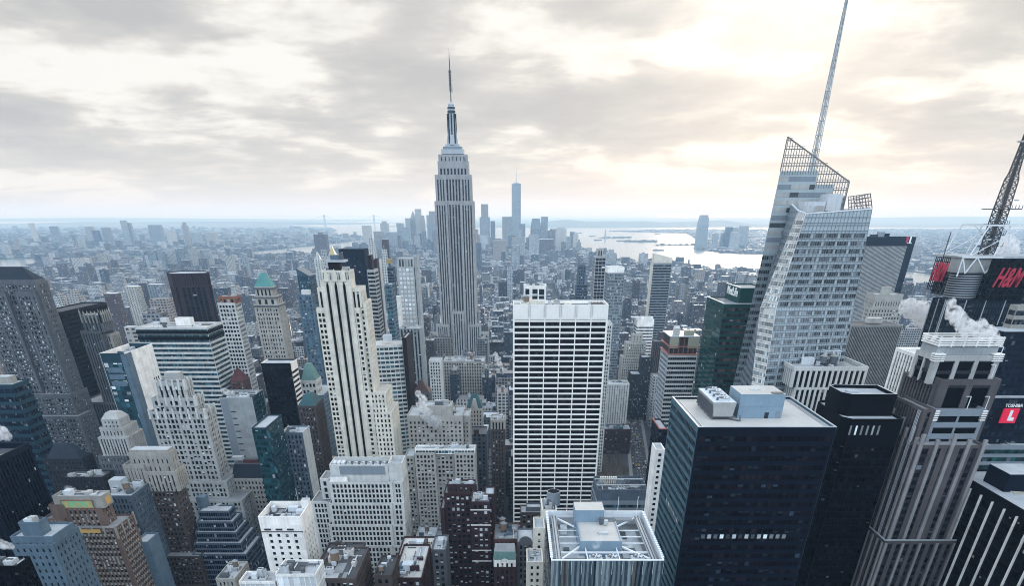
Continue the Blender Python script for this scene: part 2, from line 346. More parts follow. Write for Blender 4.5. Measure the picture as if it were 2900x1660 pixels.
    def tank(s, x, y, z, r=1.9, h=3.6, leg=2.0, mt='wood_tank', roof='roof_grey'):
        mb = MB(); mb.cyl(x, y, z + leg, z + leg + h, r, r * .94, 16, 0); mb.cyl(x, y, z + leg + h, z + leg + h + r * .65, r * 1.12, .1, 16, 1)
        for a in range(4):
            xx, yy = x + r * .75 * math.cos(a * 1.571 + .785), y + r * .75 * math.sin(a * 1.571 + .785); mb.bar((xx, yy, z), (xx, yy, z + leg + .1), .22, 2)
        for a in range(4):
            c1, c2 = a * 1.571 + .785, a * 1.571 + 2.356; mb.bar((x + r * .75 * math.cos(c1), y + r * .75 * math.sin(c1), z), (x + r * .75 * math.cos(c2), y + r * .75 * math.sin(c2), z + leg), .12, 2)
        return s.part('water_tank', mb, [mt, roof, 'darkmetal'])
    def fan(s, x, y, z, r=1.6, h=1.2, mt='equip_white'):
        mb = MB(); mb.cyl(x, y, z, z + h, r, r, 20, 0, 1)
        fr = s.part('cooling_fan', mb, [mt, 'equip_dark'])
        m2 = MB()
        for a in range(6):
            c_, s_ = math.cos(a * 1.047), math.sin(a * 1.047); c2, s2 = math.cos(a * 1.047 + .5), math.sin(a * 1.047 + .5)
            m2.poly([(x, y, z + h + .06), (x + r * .92 * c_, y + r * .92 * s_, z + h + .05), (x + r * .92 * c2, y + r * .92 * s2, z + h + .22)], 0)
        m2.cyl(x, y, z + h, z + h + .3, r * .16, r * .16, 8); s.part('fan_blades', m2, [mt], parent=fr)
    def clutter(s, n=5, seed=1, T=None, tank=0, mx=5, mats=('equip', 'equip_dark', 'equip_white', 'ltgrey')):
        """bulkheads, air handlers, ducts and tanks on the last roof"""
        x0, x1, y0, y1, _, z1, rz = T or s.last; r = random.Random(seed)
        W, D = x1 - x0 - 2.5, y1 - y0 - 2.5
        if W < 2 or D < 2: return
        for i in range(n):
            w_, d_, h_ = r.uniform(1.4, min(mx, W * .5) + 1.5), r.uniform(1.4, min(mx, D * .5) + 1.5), r.uniform(.9, 3.2)
            w_, d_ = min(w_, W * .7), min(d_, D * .7)
            x, y = x0 + 1.25 + r.uniform(0, W - w_), y0 + 1.25 + r.uniform(0, D - d_)
            mb = MB(); mb.box(x, x + w_, y, y + d_, rz + .02 + i * .004, rz + h_, 0)
            nm = r.choice(['bulkhead', 'air_handler', 'air_handler', 'duct'])
            if nm == 'duct': mb.box(x + w_ * .3, x + w_ * .5, y + d_, min(y1 - 1, y + d_ + r.uniform(1, 6)), rz + .4, rz + 1.0, 0)
            if nm == 'air_handler':
                for q in range(2): mb.cyl(x + w_ * (.3 + .4 * q), y + d_ / 2, rz + h_, rz + h_ + .3, min(w_ * .18, d_ * .35), None, 10, 1)
            s.part(nm, mb, [r.choice(mats), 'equip_dark'])
        mb = MB()
        for i in range(max(3, n)):
            w_, d_ = r.uniform(.12, .4) * W, r.uniform(.12, .4) * D; x, y = x0 + 1.2 + r.uniform(0, W - w_), y0 + 1.2 + r.uniform(0, D - d_); z_ = rz + .004 * (i + 1)
            mb.quad((x, y, z_), (x + w_, y, z_), (x + w_, y + d_, z_), (x, y + d_, z_), i % 3)
        tag(s.part('roof_patch', mb, ['roof_dark', 'roof_grey', 'roof_light']), kind='stuff')
        mb = MB()
        for i in range(max(3, n)):
            x, y = x0 + 1.5 + r.random() * W, y0 + 1.5 + r.random() * D; hz_ = rz + r.uniform(.25, .7)
            if r.random() < .5: mb.bar((x, y, hz_), (x0 + 1.5 + r.random() * W, y, hz_), r.uniform(.18, .5), i % 2)
            else: mb.bar((x, y, hz_), (x, y0 + 1.5 + r.random() * D, hz_), r.uniform(.18, .5), i % 2)
            mb.cyl(x, y, rz, rz + r.uniform(.6, 2), .2, .2, 6, 1)
        tag(s.part('pipework', mb, ['equip_white', 'equip_dark']), kind='stuff')
        for i in range(tank):
            rr = min(2.1, W * .2, D * .2); s.tank(x0 + 1.5 + rr + r.random() * max(.1, W - 2 * rr - 1), y0 + 1.5 + rr + r.random() * max(.1, D - 2 * rr - 1), rz, rr, rr * 1.8)
WMESH = {}
def winmesh(w, h, var, win, bl):
    """one window: glazing with a drawn blind, a thin frame and a meeting rail"""
    key = (round(w, 2), round(h, 2), var, win, bl)
    if key not in WMESH:
        mb = MB(); add_win(mb, 0, 0, 0, 0, -1, w, h, var)
        me = bpy.data.meshes.new('window'); me.from_pydata(mb.v, [], mb.f); me.materials.append(M[win]); me.materials.append(M[bl])
        me.polygons.foreach_set('material_index', mb.m); WMESH[key] = me
    return WMESH[key]
BL = [0, .3, .5, .7, 1.0]
def add_win(mb, x, y, z, nx, ny, w, h, var, m0=0, m1=1):
    ux, uy = -ny, nx; b = BL[abs(var)] * h
    def P(a, zz, o=0): return (x + ux * a + nx * o, y + uy * a + ny * o, zz)
    lo, hi = (z, z + h - b) if var >= 0 else (z + b, z + h)
    if hi - lo > .05: mb.quad(P(-w / 2, lo), P(w / 2, lo), P(w / 2, hi), P(-w / 2, hi), m0)
    if b > .05:
        lo2, hi2 = (z + h - b, z + h) if var >= 0 else (z, z + b)
        mb.quad(P(-w / 2, lo2, .015), P(w / 2, lo2, .015), P(w / 2, hi2, .015), P(-w / 2, hi2, .015), m1)
def finish_windows():
    """the windows that show largest become parts of their own, the rest of a building's windows one part"""
    bpy.context.view_layer.update(); dg = bpy.context.evaluated_depsgraph_get(); c = Vector((0, 0, CAMH)); r = random.Random(3)
    for b in BLDS:
        if not b.wins: continue
        off = Vector(b.o.location); pick = set()
        if b.nwin:
            cand = []
            for i, (x, y, z, nx, ny, w_, h_, st) in enumerate(b.wins):
                u, v, d = proj(x, y, z + h_ / 2)
                if not (-10 < u < 2910 and 0 < v < 1670): continue
                dr = Vector((x, y, z + h_ / 2)) - c; L_ = dr.length
                cs = -(dr.x * nx + dr.y * ny) / L_
                if cs > .02: cand.append((w_ * h_ * cs / d / d, i))
            cand.sort(reverse=True)
            for a, i in cand:
                if len(pick) >= b.nwin: break
                x, y, z, nx, ny, w_, h_, st = b.wins[i]
                tgt = Vector((x + nx * .25, y + ny * .25, z + h_ / 2)); dr = tgt - c; L_ = dr.length
                if not sc.ray_cast(dg, c, dr / L_, distance=L_ - .5)[0]: pick.add(i)
        rest = {}
        for i, (x, y, z, nx, ny, w_, h_, st) in enumerate(b.wins):
            q = r.random(); var = 0 if q > st['blind'] else r.choice([1, 1, 2, 3, -2, -2, 4])
            if i in pick:
                o = bpy.data.objects.new('window', winmesh(w_, h_, var, st['win'], st['bl'])); COL.objects.link(o)
                o.parent = b.o; o.location = Vector((x, y, z)) - off; o.rotation_euler = (0, 0, math.atan2(ny, nx) + math.pi / 2)
            else:
                add_win(rest.setdefault((st['win'], st['bl']), MB()), x, y, z, nx, ny, w_, h_, var)
        if rest:
            mb = MB(); mats = []
            for (a, bb), m_ in rest.items():
                n = len(mb.v); k = len(mats); mats += [a, bb]
                mb.v += m_.v; mb.f += [tuple(i + n for i in f) for f in m_.f]; mb.m += [i + k for i in m_.m]
            tag(mb.build('window', mats, b.o), kind='stuff')
def text(body, name, mt, loc, rot, size, parent, shear=0.0, ext=.1, sx=1.0):
    cu = bpy.data.curves.new(name, 'FONT'); cu.body = body; cu.size = size; cu.shear = shear; cu.extrude = ext; cu.align_x = 'CENTER'; cu.align_y = 'CENTER'; cu.offset = size * .012
    tmp = bpy.data.objects.new('tmp', cu); COL.objects.link(tmp); bpy.context.view_layer.update()
    me = bpy.data.meshes.new_from_object(tmp.evaluated_get(bpy.context.evaluated_depsgraph_get())); bpy.data.objects.remove(tmp); me.name = name
    me.materials.clear(); me.materials.append(M[mt]); o = bpy.data.objects.new(name, me); COL.objects.link(o); o.parent = parent
    o.location = Vector(loc) - root_loc(parent); o.rotation_euler = rot; o.scale = (sx, 1, 1); return o
# ------------------------------------------------------------------ ground, water, far land
def flat(name, pts, z, m, kind='structure'):
    mb = MB(); mb.poly([(x, y, z) for x, y in pts]); return tag(mb.build(name, m), kind=kind)
m_, t = mat('water_surface')
oc = t('ShaderNodeTexCoord').outputs['Object']
bn = t('ShaderNodeTexNoise', {'Vector': oc, 'Scale': .02, 'Detail': 5.0}).outputs[0]
bp = t('ShaderNodeBump', {'Height': bn, 'Strength': .06, 'Distance': 5.0}).outputs[0]
t('ShaderNodeOutputMaterial', {0: t('ShaderNodeBsdfPrincipled', {'Base Color': (.16, .19, .19, 1), 'Roughness': .16, 'Specular IOR Level': .8, 'Normal': bp}).outputs[0]})
m_, t = mat('city_ground')
oc = t('ShaderNodeTexCoord').outputs['Object']
vo = t('ShaderNodeTexVoronoi', {'Vector': oc, 'Scale': .018, 'Randomness': 1.0}); cs = t('ShaderNodeSeparateXYZ', {0: vo.outputs['Color']})
gc = t.ramp(cs.outputs[0], [(0, (.05, .055, .06)), (.4, (.11, .11, .11)), (.6, (.2, .2, .2)), (.78, (.13, .085, .075)), (.88, (.42, .43, .44))], 'CONSTANT')
t('ShaderNodeOutputMaterial', {0: t('ShaderNodeBsdfPrincipled', {'Base Color': gc, 'Roughness': .9}).outputs[0]})
wallmat('asphalt', (.05, .052, .056), var=.25, sc_=.05, streak=0); wallmat('pavement', (.20, .20, .20), var=.2, streak=0); wallmat('park_soil', (.07, .055, .045), var=.4, streak=0); wallmat('hill_wood', (.09, .10, .085), var=.4, sc_=.01, streak=0); wallmat('roadpaint', (.7, .7, .68), var=.2)
flat('water', [(-120000, -3000), (120000, -3000), (120000, 150000), (-120000, 150000)], -2.5, 'water_surface')
MANH = [(1857, -500), (1857, 2850), (1538, 2880), (1300, 3950), (1044, 3960), (1003, 4480), (760, 4530), (683, 5280), (504, 5860), (460, 7000), (-100, 7250), (-580, 7200), (-900, 6500), (-1190, 5740), (-2100, 5200), (-2780, 4600), (-2230, 2740), (-1490, 1240), (-1400, -500)]
BKLN = [(-2300, -500), (-2560, 1400), (-3260, 3200), (-3670, 5000), (-2900, 5500), (-2200, 5900), (-1900, 7500), (-1750, 9700), (-2600, 11000), (-3000, 13000), (-3850, 17000), (-6000, 21000), (-12000, 24500), (-60000, 25000), (-60000, -500)]
JERS = [(2300, -500), (2250, 2000), (2068, 4090), (1823, 5750), (1577, 5860), (1543, 6780), (1750, 7480), (2100, 9000), (2600, 12000), (1590, 13450), (2900, 15000), (60000, 15500), (60000, -500)]
STAT = [(187, 16850), (1834, 16850), (4450, 17700), (60000, 18000), (60000, 60000), (-2000, 60000), (-3050, 18300), (-1200, 17000)]
flat('ground', MANH, 0, 'asphalt'); flat('far_shore_ground', BKLN, 0, 'city_ground'); flat('west_shore_ground', JERS, 0, 'city_ground'); flat('island_ground', STAT, 0, 'hill_wood')
def ridge(name, x0, x1, y0, y1, h, seed):
    mb = MB(); r = random.Random(seed); nx, ny = 48, 6; g = []
    ph = [r.uniform(0, 6) for _ in range(5)]
    for j in range(ny + 1):
        for i in range(nx + 1):
            u, v = i / nx, j / ny
            e = min(1, min(u, 1 - u) * 5); e = e * e * (3 - 2 * e)
            z = h * e * math.sin(math.pi * v) * (.75 + .13 * math.sin(7 * u + ph[0]) + .08 * math.sin(19 * u + ph[1]) + .05 * math.sin(43 * u + ph[2]))
            mb.v.append((x0 + (x1 - x0) * u, y0 + (y1 - y0) * v, z - 1))
    for j in range(ny):
        for i in range(nx):
            a = j * (nx + 1) + i; mb.f.append((a, a + 1, a + nx + 2, a + nx + 1)); mb.m.append(0)
    return tag(mb.build(name, 'hill_wood', smooth=True), kind='structure')
ridge('hill', 0, 6200, 17300, 21500, 135, 1); ridge('hill', -60000, -6000, 30000, 42000, 120, 2); ridge('hill', 6500, 60000, 24000, 36000, 190, 3); ridge('hill', -15000, -4200, 21500, 26000, 60, 5)
flat('island_ground', [(-1500, 7900), (-900, 7950), (-700, 8500), (-1300, 8900), (-1700, 8500)], 0, 'hill_wood')
flat('island_ground', [(1030, 9700), (1200, 9650), (1470, 9800), (1450, 10000), (1080, 9950)], 0, 'hill_wood')
flat('island_ground', [(1161, 8250), (1500, 8300), (1560, 8560), (1350, 8750), (1190, 8600)], 0, 'hill_wood')
flat('island_ground', [(1296, 7450), (1500, 7400), (1780, 7380), (1780, 7560), (1450, 7560)], 0, 'hill_wood')

# ------------------------------------------------------------------ styles used by several buildings
ESB_ST = S(k='v', bay=4.6, fl=3.75, ww=.5, wh=.5, pr=.6, wall='esbstone', sp='esb_spandrel', top=3, edge=2.2, blind=.10, win='glass', pair=2, big=0, roof='roof_grey')
STONE = S(wall='limestone', bay=3.0, ww=.56, wh=.62, blind=.35)
BROWN = S(wall='greybrown', bay=3.0, ww=.55, wh=.6, blind=.34, roof='roof_grey', win='glass')
WHITE = S(wall='white', bay=3.2, ww=.45, wh=.5, blind=.2, roof='roof_white')
REDB = S(wall='brickdark', bay=2.9, ww=.56, wh=.56, blind=.5, bl='blind_bright', roof='roof_light')
CURT = S(k='c', bay=1.8, fl=3.7, ww=.9, wh=.62, pr=.16, wall='alum', top=1.0, edge=.4, blind=.12, win='glass_navy')
HB = S(k='h', bay=1.6, fl=3.8, ww=.9, wh=.55, pr=.3, wall='white', sp='darkmetal', top=1.8, edge=.3, blind=.22, win='glass', bl='blind_dim')
DARK = S(k='c', bay=1.7, fl=3.8, ww=.82, wh=.52, pr=.25, wall='navy', top=2.5, edge=.5, blind=.16, bl='blind_dim', win='glass_brown', roof='roof_white')

# ================================================================== tower with the tall mast (setback limestone)
b = Bld('skyscraper', 'tall setback limestone skyscraper with rounded mast crown and long antenna needle', -92, 1300, 'skyscraper')
Y = 1280
b.px('shaft', 1232, 1341, 569, Y, S(ESB_ST, top=5), D=40, z0=0, sides='fr')
x0, x1, y0, y1, _, zS, _ = b.last
Xa, zA = at(1231, 494, Y + 4); Xb, _ = at(1334, 494, Y + 4)
b.tier('upper_tier', Xa, Xb, Y + 3, Y + 37, zS, zA, S(ESB_ST, top=6, k='v', ww=.5))
Xa, zB = at(1239, 456, Y + 7); Xb, _ = at(1326, 456, Y + 7)
b.tier('upper_tier', Xa, Xb, Y + 6, Y + 34, zA, zB, S(ESB_ST, top=9, bay=5.5))
Xa, zC = at(1241, 437, Y + 9); Xb, _ = at(1323, 437, Y + 9)
b.tier('upper_tier', Xa, Xb, Y + 8, Y + 32, zB, zC, S(ESB_ST, k='p', bay=6, ww=.25, wh=.45, fl=5, top=3, wall='esbstone'))
# projecting wings leave the middle bay recessed
for a0, a1 in ((1230, 1266), (1303, 1341)): b.px('wing', a0, a1, 570, Y - 6, S(ESB_ST, bay=4.2, top=5, blind=.05), D=5.8, sides='f', roofpart=False)
for a0, a1 in ((1231, 1262), (1302, 1334)): 
    Xa, z_ = at(a0, 494.5, Y); Xb, _ = at(a1, 494.5, Y); b.tier('wing', Xa, Xb, Y, Y + 2.8, zS, z_, S(ESB_ST, bay=4.2, top=6), sides='f', roofpart=False)
b.px('wing', 1279, 1313, 882, Y - 8, S(ESB_ST, bay=3.6, top=4), D=4.7, sides='f')
for a0, a1 in ((1235, 1271), (1324, 1362)): b.px('wing', a0, a1, 919, Y - 14, S(ESB_ST, bay=3.6, top=4), D=10, sides='fr')
for a0, a1 in ((1217, 1240), (1357, 1384)): b.px('wing', a0, a1, 944, Y - 18, S(ESB_ST, bay=3.4, top=3), D=24, sides='fr')
b.px('podium', 1205, 1396, 1010, Y - 22, S(STONE, wall='esbstone'), D=20, sides='f')
b.px('wing', 1349, 1356, 880, Y + 6, ESB_ST, D=18)
cx, cy = at(1283, 430, 1300)[0], 1300
mb = MB()
for k, (xl, xr, yt, yb) in enumerate(((1249, 1312, 424, 436), (1253, 1306, 416, 424), (1260, 1300, 409, 416))):
    h = (at(xr, yt, cy)[0] - at(xl, yt, cy)[0]) / 2; mb.box(cx - h, cx + h, cy - h * .7, cy + h * .7, at(0, yb, cy)[1] - .5, at(0, yt, cy)[1], k % 2)
b.part('crown_base', mb, ['alum', 'steel'])
zb_, zt_ = at(0, 409, cy)[1], at(0, 319, cy)[1]
mb = MB(); mb.cyl(cx, cy, zb_ - .5, zt_, 6.4, 4.9, 16, 0)
mast = b.part('mast', mb, ['alum'])
mb = MB()
for a in range(4):
    s_, c_ = math.sin(a * 1.5708), math.cos(a * 1.5708)
    for (r0, z0, r1, z1) in ((9.0, zb_ - .5, 6.2, zb_ + 18), (6.3, zb_ + 17, 5.6, zt_ - 6)):
        p = [(-1.9, 0), (1.9, 0)]
        v = [(cx + s_ * r0 + c_ * q, cy - c_ * r0 + s_ * q, z0) for q in (-3.4, 3.4)] + [(cx + s_ * r1 + c_ * q, cy - c_ * r1 + s_ * q, z1) for q in (2.6, -2.6)]
        i_ = [(cx + s_ * 2 + c_ * q, cy - c_ * 2 + s_ * q, z) for q, z in ((-3.4, z0), (3.4, z0), (2.6, z1), (-2.6, z1))]
        mb.poly(v, 0); mb.poly([i_[1], i_[2], v[2], v[1]], 0); mb.poly([i_[3], i_[0], v[0], v[3]], 0); mb.poly([v[3], v[2], i_[2], i_[3]], 0)
b.part('buttress', mb, ['alum'], mast)
mb = MB()
for a in range(8):
    an = a * .7854; mb.box(cx + 6.3 * math.sin(an) - .9, cx + 6.3 * math.sin(an) + .9, cy - 6.9 * math.cos(an) - .3, cy - 6.9 * math.cos(an) + .3, zb_ + 1, zt_ - 1, 0)
b.part('mast_window', mb, ['glass'], mast)
mb = MB()
for (z0, z1, r_) in ((319, 313, 6.2), (313, 308, 5.4), (308, 303, 6.0), (303, 297, 4.8), (297, 295, 5.2)): mb.cyl(cx, cy, at(0, z0, cy)[1], at(0, z1, cy)[1], r_, r_ * .97, 18, 1 if z0 in (319, 308) else 0)
mb.cyl(cx, cy, at(0, 295, cy)[1], at(0, 289, cy)[1], 4.2, 1.4, 16, 0)
b.part('lantern', mb, ['alum', 'darkmetal'], mast)
mb = MB()
for (p0, p1, r0, r1) in ((289, 258, .8, .7), (258, 232, 1.6, 1.5), (232, 200, 1.2, 1.2), (200, 165, .75, .6), (165, 136, .45, .15)): mb.cyl(cx, cy, at(0, p0, cy)[1], at(0, p1, cy)[1], r0, r1, 8, 0)
for p0 in (201, 206, 213, 221, 228, 240): z_ = at(0, p0, cy)[1]; mb.cyl(cx, cy, z_, z_ + .7, 2.3, 2.3, 10, 0)
mb.bar((cx + 2.8, cy, at(0, 262, cy)[1]), (cx + 2.8, cy, at(0, 243, cy)[1]), .35, 0); mb.bar((cx, cy, at(0, 262, cy)[1]), (cx + 2.8, cy, at(0, 262, cy)[1]), .35, 0)
b.part('antenna', mb, ['antenna'])

# ================================================================== white grid slab (centre right)
b = Bld('office_tower', 'broad white grid office tower with seven bays of dark ribbon windows', 33, 550, 'office tower', nwin=100)
GR = S(k='p', bay=10.55, fl=3.85, ww=.93, wh=.70, pr=.45, wall='whiteclean', top=1.2, edge=.8, win='glass_brown', blind=.10, bl='blind_dark', pair=5, gap=.1, roof='roof_white', core='glass_black')
Xg0, zg1 = at(1452.5, 863, 535); Xg1, _ = at(1724, 863, 535); zg0 = at(1452, 910, 535)[1]
b.tier('shaft', Xg0, Xg1, 535, 565, 0, zg0, S(GR, top=.01, par=.1), roofpart=False)
Hb = zg1 - zg0
zs = zg0 + Hb * .14
b.tier('crown', Xg0 + .02, Xg1 - .02, 535.02, 564.9, zg0, zg0 + Hb * .22, S(GR, fl=Hb * .22, wh=.2, top=.6), roofpart=False, foot=False)
b.tier('crown', Xg0, Xg1, 534.95, 565, zg0 + Hb * .22, zg1, S(GR, k='b', par=2.2), foot=False)
mb = MB()
for i in range(1, 6):
    a = Xg0 + .8 + (Xg1 - Xg0 - 1.6) / 6 * i
    for o_ in (-.6, .6): mb.box(a + o_ - .12, a + o_ + .12, 534.55, 534.93, zg0 + Hb * .25, zg1, 0)
tag(b.part('pier_joint', mb, ['pale']), kind='stuff')
T_ = b.last
b.clutter(7, 11, mx=7, mats=('ltgrey', 'equip', 'cream')); b.tank(Xg0 + 10, 560, zg1 - 2, 2.2, 3.2, 1.5); b.tank(Xg0 + 27, 553, zg1 - 2, 1.2, 2.5, .5, 'equip_white')
mb = MB()
for i in range(9): mb.box(Xg1 - 11 + i * 1.1, Xg1 - 10.6 + i * 1.1, 538, 562, zg1 - 1.4, zg1 - .8, 0)
b.part('roof_louvre', mb, ['darkmetal'])
mb = MB(); mb.box(Xg0 + 12.5, Xg0 + 23, 541, 552, zg1 - 2.1, zg1 + 1.8, 0, 1); b.part('bulkhead', mb, ['cream', 'roof_white'])

# ================================================================== cream tower with three black stripes
b = Bld('office_tower', 'cream stone tower with three tall black window stripes and stepped shoulders', -122, 545, 'office tower', nwin=100)
FV = S(wall='cream', bay=2.5, fl=3.55, ww=.68, wh=.6, pr=.4, blind=.2, edge=.7, top=1.2, roof='roof_white', win='glass_brown')
Y = 530
z793 = at(950, 793, Y)[1]
Xc0, Xc1 = at(907, 793, Y)[0], at(991, 793, Y)[0]
XL, zL = at(895, 872, Y); XR, _ = at(1018, 872, Y)
b.tier('shaft', XL, XR, Y, Y + 24, 0, zL, S(FV, k='b', core='cream', top=2))
# side bays carry paired windows, the middle is blank stone cut by three stripes
for xa, xb_ in ((XL, XL + 6.4), (XR - 6.4, XR)): b.tier('window_bay', xa + .05, xb_ - .05, Y - .5, Y + .8, 4, zL - 1.5, S(FV, bay=2.6, edge=.5), sides='f', roofpart=False, foot=False)
b.tier('window_bay', XR - .9, XR + .5, Y + .1, Y + 23, 4, zL - 1.6, S(FV, bay=2.4), sides='r', roofpart=False, foot=False)
b.px('shoulder', 897, 1020, 815, Y + 2, S(FV, k='v', bay=3.0, ww=.5, top=2.5, sp='black'), D=20, z0=zL)
b.px('center_slab', 906, 992, 793, Y - 1.2, S(FV, k='b', core='cream', top=.5), D=16, z0=0)
Xs0, Xs1, zs1 = b.last[0], b.last[1], b.last[5]
mb = MB(); m2 = MB()
for f_ in (.225, .5, .775):
    a = Xs0 + (Xs1 - Xs0) * f_; zt = at(0, 808, Y)[1]
    mb.box(a - .75, a + .75, Y - 1.66, Y - 1.25, 8, zt, 0); mb.prism([(a - .75, Y - 1.66), (a + .75, Y - 1.66), (a + .75, Y - 1.2), (a - .75, Y - 1.2)], zt, zt + 2.2, 0, None, [(a - .05, Y - 1.66), (a + .05, Y - 1.66), (a + .05, Y - 1.2), (a - .05, Y - 1.2)])
    m2.prism([(a - 1.6, Y - 1.75), (a + 1.6, Y - 1.75), (a + 1.6, Y - 1.2), (a - 1.6, Y - 1.2)], zt + 2.2, zs1 + 3, 0); m2.prism([(a - 1.6, Y - 1.75), (a + 1.6, Y - 1.75), (a + 1.6, Y - 1.2), (a - 1.6, Y - 1.2)], zs1 + 3, zs1 + 6.5, 0, None, [(a - .1, Y - 1.75), (a + .1, Y - 1.75), (a + .1, Y - 1.2), (a - .1, Y - 1.2)])
    for s_ in (-1, 1): m2.box(a + s_ * 1.35 - .2, a + s_ * 1.35 + .2, Y - 1.72, Y - 1.25, 8, zt, 0)
b.part('window_stripe', mb, ['glass_black']); b.part('pilaster', m2, ['cream'])
b.px('crown', 908, 990, 766, Y + 1, S(FV, k='v', bay=1.6, ww=.4, wh=.9, fl=12, win='blind_dim', sp='pale', top=1.2, pr=.5), D=15, z0=zs1 - 1)
T_ = b.last
b.clutter(4, 5)
b.box('penthouse', 928, 962, 742, 766, Y + 6, 8, 'darkbrown', 'roof_light')
b.box('roof_deck', 921, 975, 737, 743, Y + 4, 12, 'alum'); b.box('penthouse', 934, 958, 722, 738, Y + 7, 6, 'bluewhite')
b.box('flue', 959, 963, 716, 738, Y + 8, 2, 'equip_dark'); b.box('flue', 965, 969, 714, 738, Y + 8, 2, 'equip_dark')
b.px('shoulder', 1000, 1034, 855, Y + 3, S(FV, bay=3, ww=.4), D=24, sides='fr')
b.px('wing', 1046, 1091, 1112, Y - 2, S(FV, bay=2.6, ww=.45), D=30, sides='fr'); b.px('wing', 1060, 1108, 1168, Y - 5, S(FV, bay=2.6, ww=.45), D=36, sides='fr')
b.px('wing', 1018, 1046, 1112, Y - 1, S(FV, bay=2.6), D=30, sides='f')

# ================================================================== the glass crystal tower
plainmat('crown_steel', (.17, .17, .165), .5); m_, t = mat('clear_glass'); t('ShaderNodeOutputMaterial', {0: t('ShaderNodeMixShader', {0: .2, 1: t('ShaderNodeBsdfTransparent').outputs[0], 2: t('ShaderNodeBsdfPrincipled', {'Base Color': (.6, .66, .68, 1), 'Roughness': .1}).outputs[0]}).outputs[0]})
b = Bld('skyscraper', 'pale faceted glass tower with a slanted lattice crown and white spire', 225, 550, 'skyscraper', nwin=100)
def P3(px, py, Y): X, Z = at(px, py, Y); return Vector((X, Y, Z))
def qfac(mb, a, bb, c, d, nb, z_lo, st, zs=None, gap=.28, fl=4.3, bigbay=0, ztop=None):
    """floors and bays on a leaning quad a (low left), bb (low right), c (top right), d (top left)"""
    n = (bb - a).cross(d - a).normalized()
    def at_z(z):
        t0 = max(0, min(1, (z - a.z) / (d.z - a.z))); t1 = max(0, min(1, (z - bb.z) / (c.z - bb.z))); return a.lerp(d, t0), bb.lerp(c, t1)
    zz_ = [a.z + (max(c.z, d.z) - a.z) * i / 16 for i in range(17)]
    W0 = max((bb - a).length, (c - d).length); m = max(1, round(W0 / nb))
    for i in range(16):
        (l0, r0), (l1, r1) = at_z(zz_[i]), at_z(zz_[i + 1])
        for j in range(4): u, v = j / 4, (j + 1) / 4; mb.quad(*[tuple(p) for p in (l0.lerp(r0, u), l0.lerp(r0, v), l1.lerp(r1, v), l1.lerp(r1, u))], 0)
    z = z_lo; top = max(c.z, d.z) - .5; zw = min(c.z, d.z) if ztop is None else ztop
    while z + fl < top:
        l0, r0 = at_z(z + fl * .22); l1, r1 = at_z(z + fl * .72)
        lit = z + fl < zw; W = (r0 - l0).length; mm = max(1, round(W / nb))
        if lit:
            for i in range(mm):
                if bigbay and i % bigbay == bigbay - 1: continue
                u0, u1 = (i + .08) / mm, (i + .92) / mm
                q = [l0.lerp(r0, u0), l0.lerp(r0, u1), l1.lerp(r1, u1), l1.lerp(r1, u0)]
                mb.quad(*[tuple(p + n * .3) for p in q], 1 if rnd.random() < .88 else 2)
        for zz in (z + fl * .80, z + fl * .10):
            l, r = at_z(zz); mb.bar(tuple(l + n * .2), tuple(r + n * .2), .3, 3)
        z += fl
    m = max(1, round((bb - a).length / (nb * 2)))
    for i in range(m + 1):
        for k in range(4):
            p, q = at_z(zz_[k * 4]), at_z(zz_[k * 4 + 4]); mb.bar(tuple(p[0].lerp(p[1], i / m) + n * .2), tuple(q[0].lerp(q[1], i / m) + n * .2), .2, 3)
    return n
A1, A2 = P3(2262, 597, 527), P3(2283, 605, 515); M1, M2 = P3(2154, 872, 522), P3(2199, 872, 508); Cb = P3(2128, 1100, 503); Cb2 = P3(2133, 1100, 502)
Rt = P3(2470, 591, 519); Rm = P3(2391, 1005, 512); Lt = P3(2242, 578, 550)
def ext(top, mid, z=0): t_ = (z - top.z) / (mid.z - top.z); return top + (mid - top) * t_
R0 = ext(Rt, Rm); C0 = ext(M1, Cb); C02 = C0 + Vector((.3, -.3, 0))
L0 = Vector((Lt.x - 28, 556, 0)); BR0 = Vector((R0.x, 575, 0)); BRt = Vector((Rt.x, 570, Rt.z))
mb = MB(); mats_boa = ['greyglassband', 'glass_boa', 'blind_dim', 'steel']
Ml, Mr = M2, Rt.lerp(R0, (Rt.z - M2.z) / Rt.z)
zcap = at(2300, 652, 517)[1]
qfac(mb, M2, Mr, Rt, A2, 1.55, M2.z, None, bigbay=6, ztop=zcap)
b.part('front_facade', mb, mats_boa)
mb = MB(); qfac(mb, C02, R0, Mr, M2, 1.55, 4, None, bigbay=6); b.part('front_facade', mb, mats_boa)
mb = MB(); qfac(mb, M1, M2, A2, A1, 1.6, M1.z, None); mb.f and None
b.part('chamfer', mb, ['pale', 'glass_bright', 'alum', 'white'])
mb = MB(); mb.poly([tuple(C0), tuple(C02), tuple(M2), tuple(M1)], 0); qfac(mb, C0, C02, M2, M1, 1.6, 10, None); b.part('chamfer', mb, ['pale', 'glass_bright', 'alum', 'white'])
mb = MB(); Lm = Lt.lerp(L0, (Lt.z - M1.z) / Lt.z); qfac(mb, Lm, M1, A1, Lt, 1.5, M1.z, None, ztop=zcap); qfac(mb, L0, C0, M1, Lm, 1.5, 4, None); b.part('side_facade', mb, mats_boa)
mb = MB(); mb.poly([tuple(x) for x in (BR0, BRt, Rt, R0)], 0); mb.poly([tuple(x) for x in (L0, Lt, BRt, BR0)], 0); b.part('rear_facade', mb, ['greyglassband'])
zr = A2.z - 2.5
mb = MB(); mb.poly([(A2.x + 1, A2.y + 1, zr), (Rt.x - 1, Rt.y + 1, zr), (Rt.x - 1, 549, zr), (Lt.x + 1, 549, zr), (A1.x + 1, A1.y, zr)], 0); b.part('roof', mb, ['rust'])
mb = MB()
